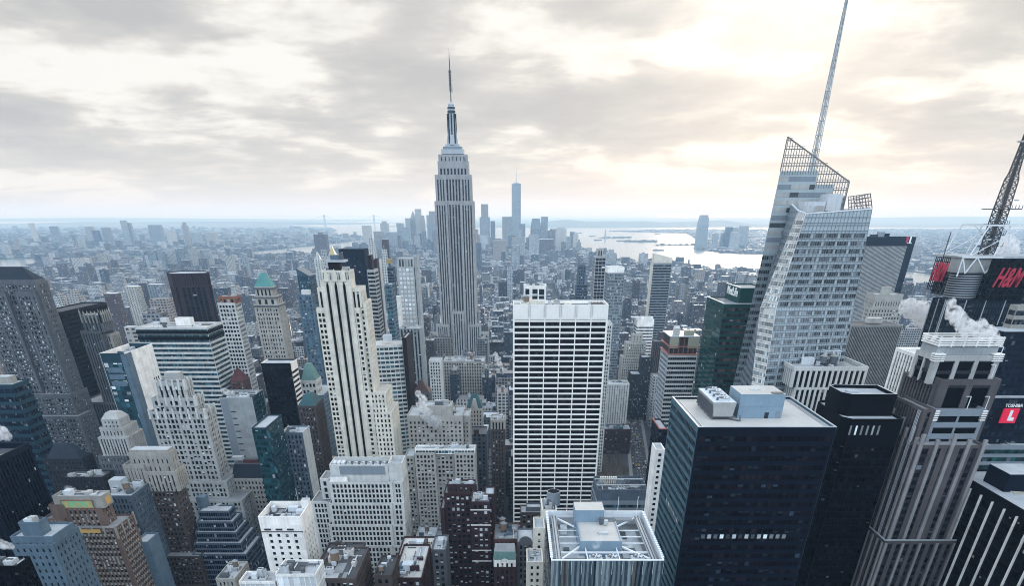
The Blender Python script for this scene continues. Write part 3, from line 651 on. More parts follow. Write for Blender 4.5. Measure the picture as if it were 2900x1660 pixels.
for p, q in ((A2, Rt), (A1, A2), (Lt, A1)): mb.bar(tuple(p), tuple(q), .7, 0)
b.part('parapet', mb, ['whitesteel'])
b.box('penthouse', 2280, 2340, 570, 601, 530, 10, 'equip_white', 'roof_white'); b.box('penthouse', 2347, 2389, 549, 597, 532, 14, 'equip_white', 'roof_white'); b.box('penthouse', 2314, 2338, 582, 602, 528, 4, 'ltgrey')
for i, p_ in enumerate((2277, 2292, 2308, 2330)):
    q = P3(p_, 600, 519); mb = MB(); mb.bar(tuple(q - Vector((0, 0, 1))), tuple(q + Vector((0, 0, 3))), .35); mb.box(q.x - .8, q.x + .8, q.y - .3, q.y + .3, q.z + 2.6, q.z + 3.2); b.part('roof_light_mast', mb, ['antenna_pale'])
# tall rear prism
Yt = 552; ap = P3(2230.5, 387, Yt); rr = P3(2405.5, 515, Yt); lm = P3(2161, 716, Yt); lb = ext(lm, P3(2075, 1095, Yt)); rb = Vector((rr.x + 6, Yt, 0)); zsol = at(0, 484, Yt)[1]; zst2 = at(0, 522, Yt)[1]
lsol = ap.lerp(lm, (ap.z - zsol) / (ap.z - lm.z)); 
mb = MB(); qfac(mb, lb, rb, Vector((rr.x, Yt, lm.z)), lm, 1.55, 4, None, bigbay=6)
b.part('rear_tower_facade', mb, mats_boa)
mb = MB()
xs1 = P3(2318, 484, Yt).x; xs2 = P3(2362, 522, Yt).x
mb.poly([tuple(lm), (rr.x, Yt, lm.z), (rr.x, Yt, zst2 - 12), (xs2, Yt, zst2 - 12), (xs2, Yt, zst2), (xs1, Yt, zst2), (xs1, Yt, zsol), tuple(lsol)], 0)
z = lm.z + 2
while z < zsol - 3:
    xl = lm.lerp(lsol, (z - lm.z) / (lsol.z - lm.z)).x; xr_ = rr.x if z < zst2 - 16 else (xs2 if z < zst2 - 4 else xs1)
    x = xl + .5
    while x + 2 < xr_:
        w_ = rnd.choice([6, 9, 12]); mb.quad((x, Yt - .12, z), (min(xr_ - .3, x + w_), Yt - .12, z), (min(xr_ - .3, x + w_), Yt - .12, z + 2.6), (x, Yt - .12, z + 2.6), rnd.choice([1, 2, 1, 3])); x += w_ + .2
    z += 4.3
b.part('plant_screen', mb, ['greyglassband', 'steel', 'glass_grey', 'ltgrey'])
mb = MB()
for xa, xe, ze, yd in ((lsol.x + 1, rr.x, zsol - 14, 582), (lsol.x + 1.5, xs1, zsol, 578), (xs1 - .5, xs2, zst2, 576)):
    mb.prism([(xa, Yt + .3), (xe, Yt + .3), (xe, yd), (xa + (yd - Yt) * .5, yd)], 0 if ze < zsol - 13 else zsol - 15, ze, 0)
b.part('core', mb, ['ltgrey'])
mb = MB(); m2 = MB()
def top_z(x): return ap.z + (rr.z - ap.z) * (x - ap.x) / (rr.x - ap.x)
def left_x(z): t_ = (z - lm.z) / (ap.z - lm.z); return lm.x + (ap.x - lm.x) * t_
x = ap.x - 8
while x < rr.x + .1:
    zt = top_z(x) if x > ap.x else lm.z + (x - lm.x) / (ap.x - lm.x) * (ap.z - lm.z); zb2 = zst2 - 12 if x > xs2 else (zst2 if x > xs1 else zsol)
    if zt > zb2: mb.bar((x, Yt - .1, zb2 - 2), (x, Yt - .1, zt), .36)
    x += 1.75
z = zst2 - 12
while z < ap.z - 1:
    xl = left_x(z); xr_ = rr.x if z < rr.z else ap.x + (z - ap.z) / (rr.z - ap.z) * (rr.x - ap.x); lo = xs2 if z < zst2 else (xs1 if z < zsol else xl)
    if xr_ > lo: mb.bar((lo, Yt - .1, z), (xr_, Yt - .1, z), .5); mb.bar((lo, Yt - .1, z + 1.3), (min(xr_, rr.x), Yt - .1, z + 1.3), .3)
    z += 4.4
mb.bar(tuple(ap), tuple(rr), .7); mb.bar(tuple(ap), tuple(lsol), .6); mb.bar(tuple(rr), (rr.x, Yt, zst2 - 14), .6)
b.part('crown_lattice', mb, ['crown_steel'])
m2.poly([tuple(lsol), (xs1, Yt, zsol), (xs1, Yt, zst2), (xs2, Yt, zst2), (xs2, Yt, zst2 - 12), (rr.x, Yt, zst2 - 12), tuple(rr), tuple(ap)]); b.part('crown_glass', m2, ['clear_glass'])
# right glass screen
mb = MB(); g0, g1, g2, g3 = P3(2404, 596, 535), P3(2470, 590, 521), P3(2465, 548, 521), P3(2402, 557, 535)
for i in range(9): mb.bar(tuple(g0.lerp(g1, i / 8)), tuple(g3.lerp(g2, i / 8)), .36)
for i in range(5): mb.bar(tuple(g0.lerp(g3, i / 4)), tuple(g1.lerp(g2, i / 4)), .36)
h0, h1 = Vector((g1.x + 1, 545, g1.z)), Vector((g2.x - .5, 545, g2.z - 2))
for i in range(4): mb.bar(tuple(g1.lerp(h0, i / 3)), tuple(g2.lerp(h1, i / 3)), .36)
for i in range(5): mb.bar(tuple(g1.lerp(g2, i / 4)), tuple(h0.lerp(h1, i / 4)), .36)
b.part('screen_lattice', mb, ['crown_steel']); mb = MB(); mb.quad(*[tuple(p) for p in (g0, g1, g2, g3)]); b.part('screen_glass', mb, ['clear_glass'])
# spire: slim lattice mast
s0, s1 = P3(2308, 440, 575), P3(2387, -20, 575); s0.z -= 12; s1.x = s0.x = P3(2308, 440, 575).x
mb = MB(); H = s1.z - s0.z; N_ = 12
for i in range(N_):
    r0, r1 = 1.95 * (1 - i / N_ * .72), 1.95 * (1 - (i + 1) / N_ * .72); z0, z1 = s0.z + H * i / N_, s0.z + H * (i + 1) / N_
    c4 = [(-1, -1), (1, -1), (1, 1), (-1, 1)]
    for q in range(4):
        a, c_ = c4[q], c4[(q + 1) % 4]
        mb.bar((s0.x + a[0] * r0, 575 + a[1] * r0, z0), (s0.x + a[0] * r1, 575 + a[1] * r1, z1), .42)
        mb.bar((s0.x + a[0] * r0, 575 + a[1] * r0, z0), (s0.x + c_[0] * r1, 575 + c_[1] * r1, z1), .2); mb.bar((s0.x + a[0] * r1, 575 + a[1] * r1, z1), (s0.x + c_[0] * r1, 575 + c_[1] * r1, z1), .4)
mb.cyl(s0.x - .4, 575, s0.z, s1.z, 1.0, .4, 8, 0)
b.part('spire', mb, ['equip'])
FOOT.append((150, 262, 490, 600, 240))
# ================================================================== left side, near to far
def NB(name, label, px_, Y, cat='building', nwin=0): return Bld(name, label, round(at(px_, 1000, Y)[0], 1), Y + 10, cat, nwin)
b = NB('office_building', 'massive grey-brown brick tower with dark hipped roof at the left edge', 20, 600, nwin=100)
LN = S(BROWN, bay=2.75, fl=3.5, ww=.6, wh=.64, blind=.6, bl='blind_bright', big=4, bigw=1.0, pr=.7)
b.px('shaft', -75, 100, 800, 600, LN, xb=134, zb=1130); T_ = b.last
for a0, a1 in ((-75, 12), (40, 97)): b.px('wing', a0, a1, 826, 596.5, S(LN, k='p', top=3), D=3.4, zb=1130, sides='f', roofpart=False)
b.px('crown', -75, 97, 793, 601, S(LN, k='v', top=3, fl=4.5, ww=.5), D=13, z0=T_[5] - 2)
mb = MB(); mb.hip(T_[0], T_[1] - 1, T_[2] + 2, T_[3] - .5, b.last[5] - .5, b.last[5] + 8.5, .55, .05); b.part('hipped_roof', mb, ['slate'])
b.px('setback', -75, 198, 1117, 590, S(LN, top=3), xb=246, zb=1400); b.px('setback', -75, 222, 1180, 582, S(LN, top=2), xb=266)
b = NB('office_slab', 'plain black slab tower between the grey-brown tower and the gothic tower', 230, 690)
b.px('shaft', 100, 169, 884, 690, S(DARK, wall='black', win='glass_black', core='glass_black', blind=.03, roof='roof_dark'), xb=300)
b = NB('gothic_tower', 'slim dark gothic tower crowned with stone pinnacles', 260, 640, nwin=80)
GT = S(k='v', bay=2.4, fl=3.6, ww=.45, wh=.5, pr=.6, wall='greybrown', sp='darkstone', top=2, edge=.9, blind=.12, roof='roof_grey')
b.px('shaft', 226, 284, 938, 640, GT, D=22, zb=1300); T1 = b.last
b.px('crown', 227, 281, 893, 641, S(GT, bay=3, fl=7, wh=.8, pr=.8), D=18, z0=T1[5] - 1); T_ = b.last
mb = MB()
for i in range(6):
    for (x, y) in ((T_[0] + (T_[1] - T_[0]) * i / 5, T_[2]), (T_[1], T_[2] + (T_[3] - T_[2]) * i / 5)):
        h = 5 if i in (0, 5) else 3.4
        mb.box(x - .5, x + .5, y - .5, y + .5, T_[5] - 6, T_[5] + h * .4, 0); mb.prism([(x - .55, y - .55), (x + .55, y - .55), (x + .55, y + .55), (x - .55, y + .55)], T_[5] + h * .4, T_[5] + h, 0, None, [(x - .05, y - .05), (x + .05, y - .05), (x + .05, y + .05), (x - .05, y + .05)])
b.part('pinnacle', mb, ['tan']); b.clutter(3, 4)
b.px('wing', 283, 312, 946, 648, S(GT, wall='tan'), xb=337, zb=1300); b.px('base', 226, 330, 1140, 636, S(GT, k='p'), D=40)

b = NB('office_building', 'teal glass tower with a tall blank white side wall', 320, 520, nwin=100)
b.px('shaft', 282, 351, 1001, 520, S(CURT, bay=3.4, wall='tealpanel', win='glass_teal', blind=.25, bl='blind', fl=4, core='glass_teal', wh=.72, top=6, par=3.5, roof='roof_dark'), xb=429, side=S(k='b', wall='white', core='white', top=.5), sides='f'); T_ = b.last
mb = MB()
for i in range(3):
    for j in range(5): mb.box(T_[1] + .3, T_[1] + .52, T_[3] - 4 - i * 3.6 - 1, T_[3] - 4 - i * 3.6, T_[5] - 26 - j * 8, T_[5] - 22.5 - j * 8, 0)
b.part('slot_window', mb, ['glass_black'])
mb = MB(); mb.prism([(T_[1] - 3, T_[2] - .3), (T_[1] + .62, T_[2] - .3), (T_[1] + .62, T_[2] + 9), (T_[1] + .52, T_[2] + 9), (T_[1] + .3, T_[2] + .1), (T_[1] - 3, T_[2] - .05)], 0, T_[5] - .5, 0); b.part('corner_panel', mb, ['bluewhite'])
mb = MB()
for j in range(3): mb.box(T_[0] + 2, T_[1] - 4.5, T_[2] - .28, T_[2] - .05, T_[5] - 13 - j * 4.6, T_[5] - 9.6 - j * 4.6, 0)
b.part('metal_panel', mb, ['bluewhite']); b.clutter(6, 8, mats=('equip_dark', 'equip', 'copper_dark'))

b = NB('office_building', 'wide office block with black and white horizontal stripes and white roof boxes', 480, 640, nwin=100)
b.px('shaft', 382, 585, 928, 640, S(HB, win='glass_teal', core='glass_teal', wall='pale', fl=3.9, top=.8, roof='roof_white', ww=.86), xb=629, zb=None); T_ = b.last
mb = MB()
for j in (2.6, 7.2): mb.box(T_[0] - .12, T_[1] + .12, T_[2] - .12, T_[3], T_[5] - j - 2.6, T_[5] - j, 0)
b.part('dark_band', mb, ['black'])
b.box('penthouse', 494, 537, 901, 922, 660, 8, 'white', 'roof_white'); b.box('penthouse', 452, 470, 901, 922, 664, 6, 'pale'); b.clutter(5, 3, mats=('equip_dark', 'equip_white'))

b = NB('office_tower', 'dark red-brown corner tower standing in the low blocks', 505, 1000, cat='office tower')
z_ = at(500, 775, 1000)[1]; c_ = at(497, 775, 1000)[0]
pts = [(c_ - 1, 1000), (c_ + 33, 1013), (c_ + 36, 1019), (c_ + 20, 1052), (c_ - 14, 1050), (c_ - 25, 1030), (c_ - 7, 1001)]
b.polyt('shaft', pts, 0, z_ - 15, S(k='v', bay=6.5, fl=3.8, ww=.72, wh=.6, pr=.8, wall='maroon', sp='black', top=1, edge=2.5, win='glass_black', blind=.03, core='glass_black'))
b.polyt('crown', [(x, y) for x, y in pts], z_ - 15, z_, S(k='v', bay=3.2, fl=16, ww=.3, wh=.9, pr=.8, wall='maroon', top=1, edge=1, win='glass_black', blind=0))

b = NB('stepped_tower', 'white stone tower with a scalloped crown and stepped shoulders', 500, 470, nwin=100)
W4 = S(wall='ltgrey', bay=2.9, fl=3.5, ww=.66, wh=.68, pr=.5, blind=.35, top=1.4, roof='roof_grey', big=3, bigw=.9)
b.px('shaft', 421, 578, 1166, 470, W4, xb=606, zb=None); T_ = b.last
b.px('upper_tier', 426, 550, 1128, 472, S(W4, bay=3.6, fl=5), xb=573, z0=T_[5] - 1); T1 = b.last
b.px('crown', 438, 520, 1083, 474, S(W4, k='v', bay=3.3, fl=6, ww=.42, wh=.8, sp='ltgrey', top=2, big=0), D=12, z0=T1[5] - 1); T2 = b.last
b.box('penthouse', 463, 506, 1056, 1078, 477, 6, 'ltgrey', 'roof_white')
mb = MB()
for T, n in ((T1, 6), (T2, 5), (T_, 7)):
    for i in range(n + 1):
        x = T[0] + (T[1] - T[0]) * i / n; mb.prism([(x - .8, T[2] - .5), (x + .8, T[2] - .5), (x + .8, T[2] + .8), (x - .8, T[2] + .8)], T[5] - 5, T[5] + 1.6, 0, None, [(x - .5, T[2] - .3), (x + .5, T[2] - .3), (x + .5, T[2] + .6), (x - .5, T[2] + .6)])
    for i in range(3):
        y = T[2] + 2 + (T[3] - T[2] - 2) * i / 2; mb.box(T[1] - .5, T[1] + .5, y - .7, y + .7, T[5] - 5, T[5] + 1.5, 0)
b.part('finial', mb, ['pale'])
b.px('setback', 424, 640, 1364, 466, W4, xb=681); b.px('setback', 440, 685, 1418, 458, W4, xb=716)

b = NB('office_tower', 'dark brick tower with a pale stone top and stepped penthouse', 425, 400, nwin=100)
A3 = S(wall='brickbrown', bay=2.35, fl=3.3, ww=.56, wh=.58, blind=.42, bl='blind', top=.6, edge=1.1, roof='roof_grey')
A3t = S(A3, k='v', wall='tan', ww=.42, wh=.6, top=2.2, sp='brickbrown', pr=.55)
zc = at(420, 1393, 400)[1]
b.px('shaft', 406, 494, 1393, 400, A3, D=16); b.px('shaft', 347, 405.6, 1393, 402, A3, D=14)
b.px('upper_tier', 406, 494, 1337, 400, A3t, xb=524, z0=zc); T_ = b.last
b.px('upper_tier', 346, 405.6, 1318, 402, S(A3t, k='p', ww=.25), D=13, z0=zc)
b.px('penthouse', 361, 478, 1283, 404, S(A3, k='p', wall='tan', ww=.28, bay=2.8, top=3, fl=4), D=10, z0=T_[5] - 2); b.clutter(2, 2)
mb = MB(); T1 = b.last; mb.box(T1[0] + 1, T1[1] - 1, T1[2] + 1, T1[3] - 1, T1[5] - .9, T1[5] + 1.4, 0, 1); b.part('roof_block', mb, ['tan', 'roof_light'])
b.px('base', 400, 564, 1577, 392, A3, xb=604); b.px('base', 330, 400, 1560, 394, A3, D=20)

b = NB('stepped_office', 'stepped dark glass block with pale ledges climbing like stairs', 640, 410, nwin=100)
Z5 = S(CURT, bay=1.45, fl=3.5, wall='bluegrey', win='glass_navy', top=.9, blind=.06, pr=.2, roof='roof_light', wh=.7)
for a0, a1, yt, xb_, Y in ((560, 647, 1448, 664, 412), (556, 659, 1478, 684, 408), (552, 669, 1508, 703, 404), (548, 682, 1539, 722, 400), (544, 697, 1570, 740, 396)): b.px('step', a0, a1, yt, Y, Z5, xb=xb_)
b.o.children[0]
X0, z0 = at(560, 1448, 412); mb = MB(); mb.box(at(556, 1420, 420)[0], at(580, 1420, 420)[0], 420, 426, z0 - 1, z0 + 6, 0); b.part('stair_bulkhead', mb, ['bluewhite'])
mb = MB(); x, _ = at(610, 1430, 416); mb.bar((x - 4, 416, z0 + .3), (x + 3, 417, z0 + 3), .9); b.part('skylight', mb, ['alum'])

b = NB('art_deco_tower', 'orange brick slab tower with a green mosaic panel under its flat top', 210, 340, nwin=100)
FR = S(wall='brickorange', bay=2.15, fl=3.25, ww=.56, wh=.6, blind=.35, bl='blind', top=1.0, edge=1.6, sp='tan', roof='roof_grey')
zt = at(200, 1440, 340)[1]; zc = at(200, 1495, 340)[1]
b.px('crown', 146, 286, 1406, 340, S(k='b', wall='tan', core='tan', top=1.2, pr=.4), D=9, z0=zt); T_ = b.last
b.clutter(4, 9, mx=3)
b.px('shaft', 143, 288, 1440, 339.6, S(FR, k='v', bay=2.6, edge=3.5, ww=.46, top=.8), D=10, z0=zc)
b.px('shoulder', 136, 180, 1431, 339, S(FR, k='b', wall='brickorange', core='tan'), D=8, z0=zc)
b.px('base', 129, 326, 1497, 334, FR, xb=377); T1 = b.last
b.px('base', 118, 180, 1470, 336, S(FR, ww=.3), D=14, z0=10)
mb = MB(); xa, xb_ = at(176, 1425, 340)[0], at(264, 1425, 340)[0]; za, zb_ = at(200, 1440, 339.9)[1] + .2, at(200, 1417, 339.9)[1]
mb.box(xa, xb_, 339.35, 339.9, za, zb_, 0)
pn = b.part('mosaic_panel', mb, ['mosaic_green'])
mb = MB()
for u, v in (((xa, za), (xb_, za)), ((xb_, za), (xb_, zb_)), ((xb_, zb_), (xa, zb_)), ((xa, zb_), (xa, za))): mb.bar((u[0], 339.3, u[1]), (v[0], 339.3, v[1]), .42)
b.part('panel_frame', mb, ['mosaic_red'], pn)
mb = MB(); cx = (xa + xb_) / 2; rr_ = (zb_ - za) * .55
for i in range(9):
    a = math.pi * i / 8; a2 = math.pi * (i + .55) / 8
    if i < 8: mb.poly([(cx + rr_ * .55 * math.cos(a), 339.3, za + .3 + rr_ * .55 * math.sin(a)), (cx + rr_ * math.cos(a), 339.3, za + .3 + rr_ * math.sin(a)), (cx + rr_ * math.cos(a2), 339.3, za + .3 + rr_ * math.sin(a2)), (cx + rr_ * .55 * math.cos(a2), 339.3, za + .3 + rr_ * .55 * math.sin(a2))])
for s_ in (-1, 1): mb.box(cx + s_ * (xb_ - xa) * .36 - .8, cx + s_ * (xb_ - xa) * .36 + .8, 339.28, 339.33, za + .5, zb_ - .8)
b.part('sunburst_relief', mb, ['mosaic_gold'], pn)
mb = MB(); mb.box(T_[1] + .05, T_[1] + .2, 342.5, 347, T_[5] - 5.5, T_[5] - 1.8); b.part('mosaic_panel', mb, ['mosaic_gold'])
xa, zq = at(205, 1510, 333.5); xe = at(285, 1510, 333.5)[0]; mb = MB(); mb.box(xa, xe, 333.3, 333.95, zq - .1, zq + 1.6); b.part('terracotta_band', mb, ['mosaic_gold'])
mb = MB()
for i in range(7):
    x = T1[0] + (T1[1] - T1[0]) * i / 6; mb.box(x - .5, x + .5, T1[2] - .35, T1[2] + .4, T1[5] - 4, T1[5] + 1.1)
for i in range(4):
    y = T1[2] + (T1[3] - T1[2]) * i / 3; mb.box(T1[1] - .3, T1[1] + .4, y - .5, y + .5, T1[5] - 6, T1[5] + 1.2)
b.part('finial', mb, ['tan'])

b = NB('office_building', 'low pale blue building with a set-back penthouse at the bottom left', 90, 290, nwin=60)
BW = S(wall='bluewhite', bay=3.2, fl=3.6, ww=.34, wh=.5, blind=.2, pair=2, top=1.5, roof='roof_light')
b.px('shaft', 28, 149, 1543, 288, BW, D=22); b.px('upper_tier', 27, 147, 1521, 290, S(BW, top=3), D=18, z0=b.last[5] - 1); z_ = b.last[6]
b.px('penthouse', 50, 106, 1481, 293, S(BW, k='b', core='bluewhite'), D=7, z0=z_); b.clutter(3, 6, mx=3)
b = NB('tower_block', 'black building corner with lit roof beams at the bottom left corner', 20, 240)
b.px('shaft', -60, 45, 1604, 240, S(DARK, wall='black', win='glass_black', core='glass_black', blind=.02, roof='roof_dark'), xb=84); b.clutter(5, 3, mats=('equip_dark', 'equip'), mx=3)
b = NB('office_tower', 'dark glass tower cut by the left edge above the pale blue building', 40, 330)
X_, Z_ = at(81, 1254, 362)
b.tier('shaft', X_ - 40, X_, 320, 362, 0, Z_, S(k='v', bay=2.6, fl=3.8, ww=.6, wh=.8, wall='navy', sp='black', pr=.5, top=3, win='glass_black', blind=.03, core='glass_black', par=3, roof='roof_dark', big=0), sides='r')
mb = MB(); mb.bar((X_ - 12, 330, Z_ - 2), (X_ - 1, 355, Z_ - 2), .8); mb.bar((X_ - 8, 330, Z_ - 2), (X_ - 1, 342, Z_ - 2), .8); b.part('roof_beam', mb, ['safety_yellow'])
b = NB('office_block', 'teal banded block at the left edge below the grey-brown tower', 10, 520); b.px('shaft', -80, 33, 1090, 520, S(HB, wall='tealpanel', win='glass_navy', fl=6), D=20); b.box('penthouse', -30, 24, 1068, 1092, 528, 8, 'tan')
b = NB('classical_building', 'white classical building with a columned front and stepped attic', 315, 470, nwin=60)
CL = S(wall='ltgrey', bay=2.4, fl=4.2, ww=.35, wh=.5, blind=.1, top=1, roof='roof_white')
b.px('base', 276, 358, 1240, 466, S(CL, k='v', bay=2.0, ww=.5, wh=.9, fl=14, pr=.8, sp='ltgrey'), D=24, zb=1292); z_ = b.last[5]
b.px('base', 276, 358, 1292, 466.5, S(CL, wall='greybrown'), D=24)
b.px('upper_tier', 280, 348, 1212, 468, CL, D=20, z0=z_ - 1); z_ = b.last[5]
b.px('attic', 285, 336, 1188, 470, S(CL, fl=3), D=14, z0=z_ - 1); T_ = b.last
mb = MB(); mb.hip(T_[0], T_[1], T_[2], T_[3], T_[5] - .3, T_[5] + 3.5, .6, .5); b.part('roof_dome', mb, ['ltgrey'])
b = NB('mansard_building', 'dark brown block with a hipped slate roof in shadow', 200, 490, nwin=40)
DK = S(wall='darkstone', bay=2.6, ww=.42, wh=.5, blind=.25, bl='blind_dim', roof='roof_dark')
b.px('shaft', 120, 232, 1300, 490, DK, xb=262); T_ = b.last; mb = MB(); mb.hip(T_[0] + 2, T_[1] - 2, T_[2] + 1, T_[3] - 1, T_[5] - .5, T_[5] + 9, .5, .1); b.part('hipped_roof', mb, ['slate'])
b = NB('brick_building', 'low dark brick building with a white rooftop bulkhead in shadow', 250, 440, nwin=30)
b.px('shaft', 170, 290, 1352, 440, DK, xb=322); b.clutter(4, 12, mx=4)
b = NB('brick_building', 'grey stepped building wedged behind the orange brick tower', 330, 375, nwin=40)
b.px('shaft', 290, 372, 1405, 378, S(wall='bluegrey', bay=2.3, ww=.45, blind=.3), D=30); b.clutter(4, 13, mx=4, tank=1); b.box('penthouse', 305, 340, 1362, 1405, 390, 8, 'equip')
b = NB('party_wall_building', 'narrow blank pale building squeezed beside the orange brick tower', 410, 352)
b.px('shaft', 380, 418, 1536, 352, S(k='b', wall='bluewhite', core='pale'), D=14)

b = NB('mansard_building', 'grey stone building with a black mansard roof and a red roof box', 735, 480, nwin=60)
MN = S(wall='limestone', bay=2.6, ww=.5, wh=.55, blind=.3, roof='roof_dark')
b.px('shaft', 655, 790, 1356, 480, MN, xb=800); T_ = b.last
mb = MB(); mb.hip(T_[0], T_[1], T_[2] + .5, T_[3] + 8, T_[5] - .4, T_[5] + 9, .86, .5, 0, 1); b.part('mansard_roof', mb, ['slate', 'roof_dark'])
b.box('bulkhead', 687, 729, 1303, 1322, 488, 5, 'redroof', 'roof_dark'); b.box('air_handler', 655, 684, 1296, 1305, 492, 5, 'equip')
b = NB('office_building', 'blank grey concrete tower with a dark glass side', 665, 545, nwin=60)
b.px('shaft', 620, 713, 1127, 545, S(k='b', wall='concrete', core='concrete', top=.8, par=2, roof='roof_dark'), xb=745, side=S(CURT, wall='tealpanel', win='glass_green', core='glass_green', fl=3.8, bay=2.5), sides='fr'); T_ = b.last
mb = MB()
for j in range(15): mb.box(T_[0] + 7, T_[0] + 11, T_[2] - .1, T_[2] + .1, T_[5] - 11 - j * 5, T_[5] - 10.2 - j * 5)
b.part('vent_slot', mb, ['darkmetal']); mb = MB(); mb.box(T_[0] + .5, T_[0] + 6.5, T_[2] - .06, T_[2] + .1, T_[5] - 60, T_[5] - 1); b.part('grey_panel', mb, ['steel']); b.clutter(6, 4)
b = NB('office_slab', 'black glass slab with white striped side at the centre left', 780, 600, nwin=40)
b.px('shaft', 738, 822, 1029, 600, S(DARK, wall='black', win='glass_black', core='glass_black', blind=.03, roof='roof_light', top=3), xb=840, side=S(k='h', wall='white', sp='black', bay=20, fl=3.8, wh=.55, pr=.35, edge=.2, top=6, win='glass_black', blind=0), sides='fr')
b = NB('glass_building', 'dark teal glass building with sloped fins standing out at its corner', 765, 440, nwin=60)
b.px('shaft', 712, 752, 1212, 442, S(CURT, wall='tealpanel', win='glass_green', core='glass_green', bay=1.6), xb=796); T_ = b.last
mb = MB()
for j in range(16): mb.poly([(T_[1] + .2, T_[2] + .2, T_[5] - 2 - j * 4.6), (T_[1] + 2.6, T_[2] - 1.5, T_[5] - 3.4 - j * 4.6), (T_[1] + 2.6, T_[2] - 1.5, T_[5] - 6.6 - j * 4.6), (T_[1] + .2, T_[2] + .2, T_[5] - 6 - j * 4.6)])
b.part('glass_fin', mb, ['glass_teal'])
b = NB('office_building', 'grey-blue stone building with a plain pale side wall', 830, 480, nwin=60)
b.px('shaft', 795, 856, 1226, 480, S(wall='bluegrey', bay=2.5, fl=3.4, ww=.5, blind=.25), xb=876, side=S(k='b', wall='pale', core='pale'), sides='f'); b.clutter(4, 7, mx=4)
b = NB('office_building', 'brick building with a dark teal hipped roof beside the black slab', 872, 560, nwin=40)
b.px('shaft', 842, 892, 1150, 560, S(wall='brickbrown', bay=2.4, ww=.5, blind=.3), xb=915); T_ = b.last; mb = MB(); mb.hip(T_[0], T_[1], T_[2], T_[3], T_[5] - .4, T_[5] + 7, .3, .3); b.part('hipped_roof', mb, ['copper_dark'])
b = NB('office_building', 'pale tower topped by a small teal copper pyramid', 872, 640, nwin=60)
CP_ = S(wall='bluewhite', bay=3.2, fl=3.7, ww=.62, wh=.5, blind=.3, pr=.4)
b.px('shaft', 850, 916, 1120, 636, CP_, xb=950); b.px('upper_tier', 849, 895, 1078, 640, S(CP_, wall='pale', fl=5), xb=909, z0=b.last[5] - 1); T_ = b.last
mb = MB(); mb.hip(T_[0] + 1, T_[1] - .5, T_[2] + .5, T_[3] - .5, T_[5] - .3, at(860, 1032, 645)[1], .35, .35); b.part('copper_roof', mb, ['copper_pale'])
b = NB('stone_tower', 'ornate cream stone tower with a green copper pyramid roof', 750, 700, 'tower', nwin=100)
MC = S(wall='limestone', bay=2.7, fl=3.6, ww=.55, wh=.6, blind=.22, big=3, bigw=.6, roof='roof_grey')
b.px('shaft', 718, 787, 862, 700, S(MC, top=3), xb=806); T_ = b.last
b.px('belvedere', 720, 781, 838, 701, S(MC, k='v', bay=5.5, fl=20, ww=.42, wh=.85, sp='tan', top=3, big=0, blind=0), xb=797, z0=T_[5] - 1); T1 = b.last
b.px('upper_tier', 719, 769, 812, 702, S(MC, k='v', bay=3.6, fl=8, ww=.42, wh=.8, big=0, top=2, blind=0), xb=782, z0=T1[5] - 1); T2 = b.last
mb = MB()
for T in (T_, T1, T2): mb.box(T[0] - .7, T[1] + .7, T[2] - .7, T[3] + .3, T[5] - 2.2, T[5] - .9, 0)
b.part('cornice', mb, ['greybrown'])
mb = MB(); mb.hip(T2[0], T2[1], T2[2], T2[3], T2[5] - .3, at(742, 773, 708)[1], .22, .22); b.part('copper_roof', mb, ['copper'])
b = NB('construction_tower', 'grid-faced tower under construction with a red netting band near its top', 640, 800, nwin=0)
b.px('shaft', 615, 664, 858, 800, S(wall='pale', bay=3.6, fl=4, ww=.7, wh=.6, blind=.1, pr=.3), xb=682); b.px('top_floors', 615, 663, 840, 800.5, S(wall='rust', bay=3.6, fl=5, ww=.6, wh=.6), xb=680, z0=b.last[5] - 1); b.clutter(4, 5)
b = NB('brick_building', 'red-roofed low building between the striped block and the black slab', 665, 640)
b.px('shaft', 650, 690, 1078, 650, S(wall='terracotta', bay=3, ww=.4), D=16); T_ = b.last; mb = MB(); mb.hip(T_[0], T_[1], T_[2], T_[3], T_[5] - .4, T_[5] + 9, .1, .1); b.part('hipped_roof', mb, ['redroof'])

b = NB('office_building', 'white stone block with a sunken rooftop well of machinery', 790, 330, nwin=100)
W6 = S(wall='white', bay=4.3, fl=3.5, ww=.36, wh=.5, pr=.35, blind=.12, top=9, edge=2.2, par=4, roof='roof_dark', core='white')
b.px('shaft', 730, 850, 1464, 330, W6, xb=881); T_ = b.last; b.clutter(5, 21, mx=4, mats=('equip_white', 'equip', 'roof_light'))
mb = MB()
for i in range(3): mb.box(T_[0] + 2 + i * 6, T_[0] + 5.5 + i * 6, T_[2] - .45, T_[2] - .38, T_[5] - 7.6, T_[5] - 6.6)
mb.box(T_[0] - .1, T_[1] + .1, T_[2] - .5, T_[2] - .36, T_[5] - 8.5, T_[5] - 8.1); b.part('louvre', mb, ['darkmetal'])
b.box('bulkhead', 851, 872, 1418, 1440, 347, 4, 'white'); mb = MB(); X_, Z_ = at(846, 1430, 348); mb.bar((X_, 348, Z_ - 3), (X_, 348, Z_ + 9), .2); b.part('flagpole', mb, ['antenna_pale'])

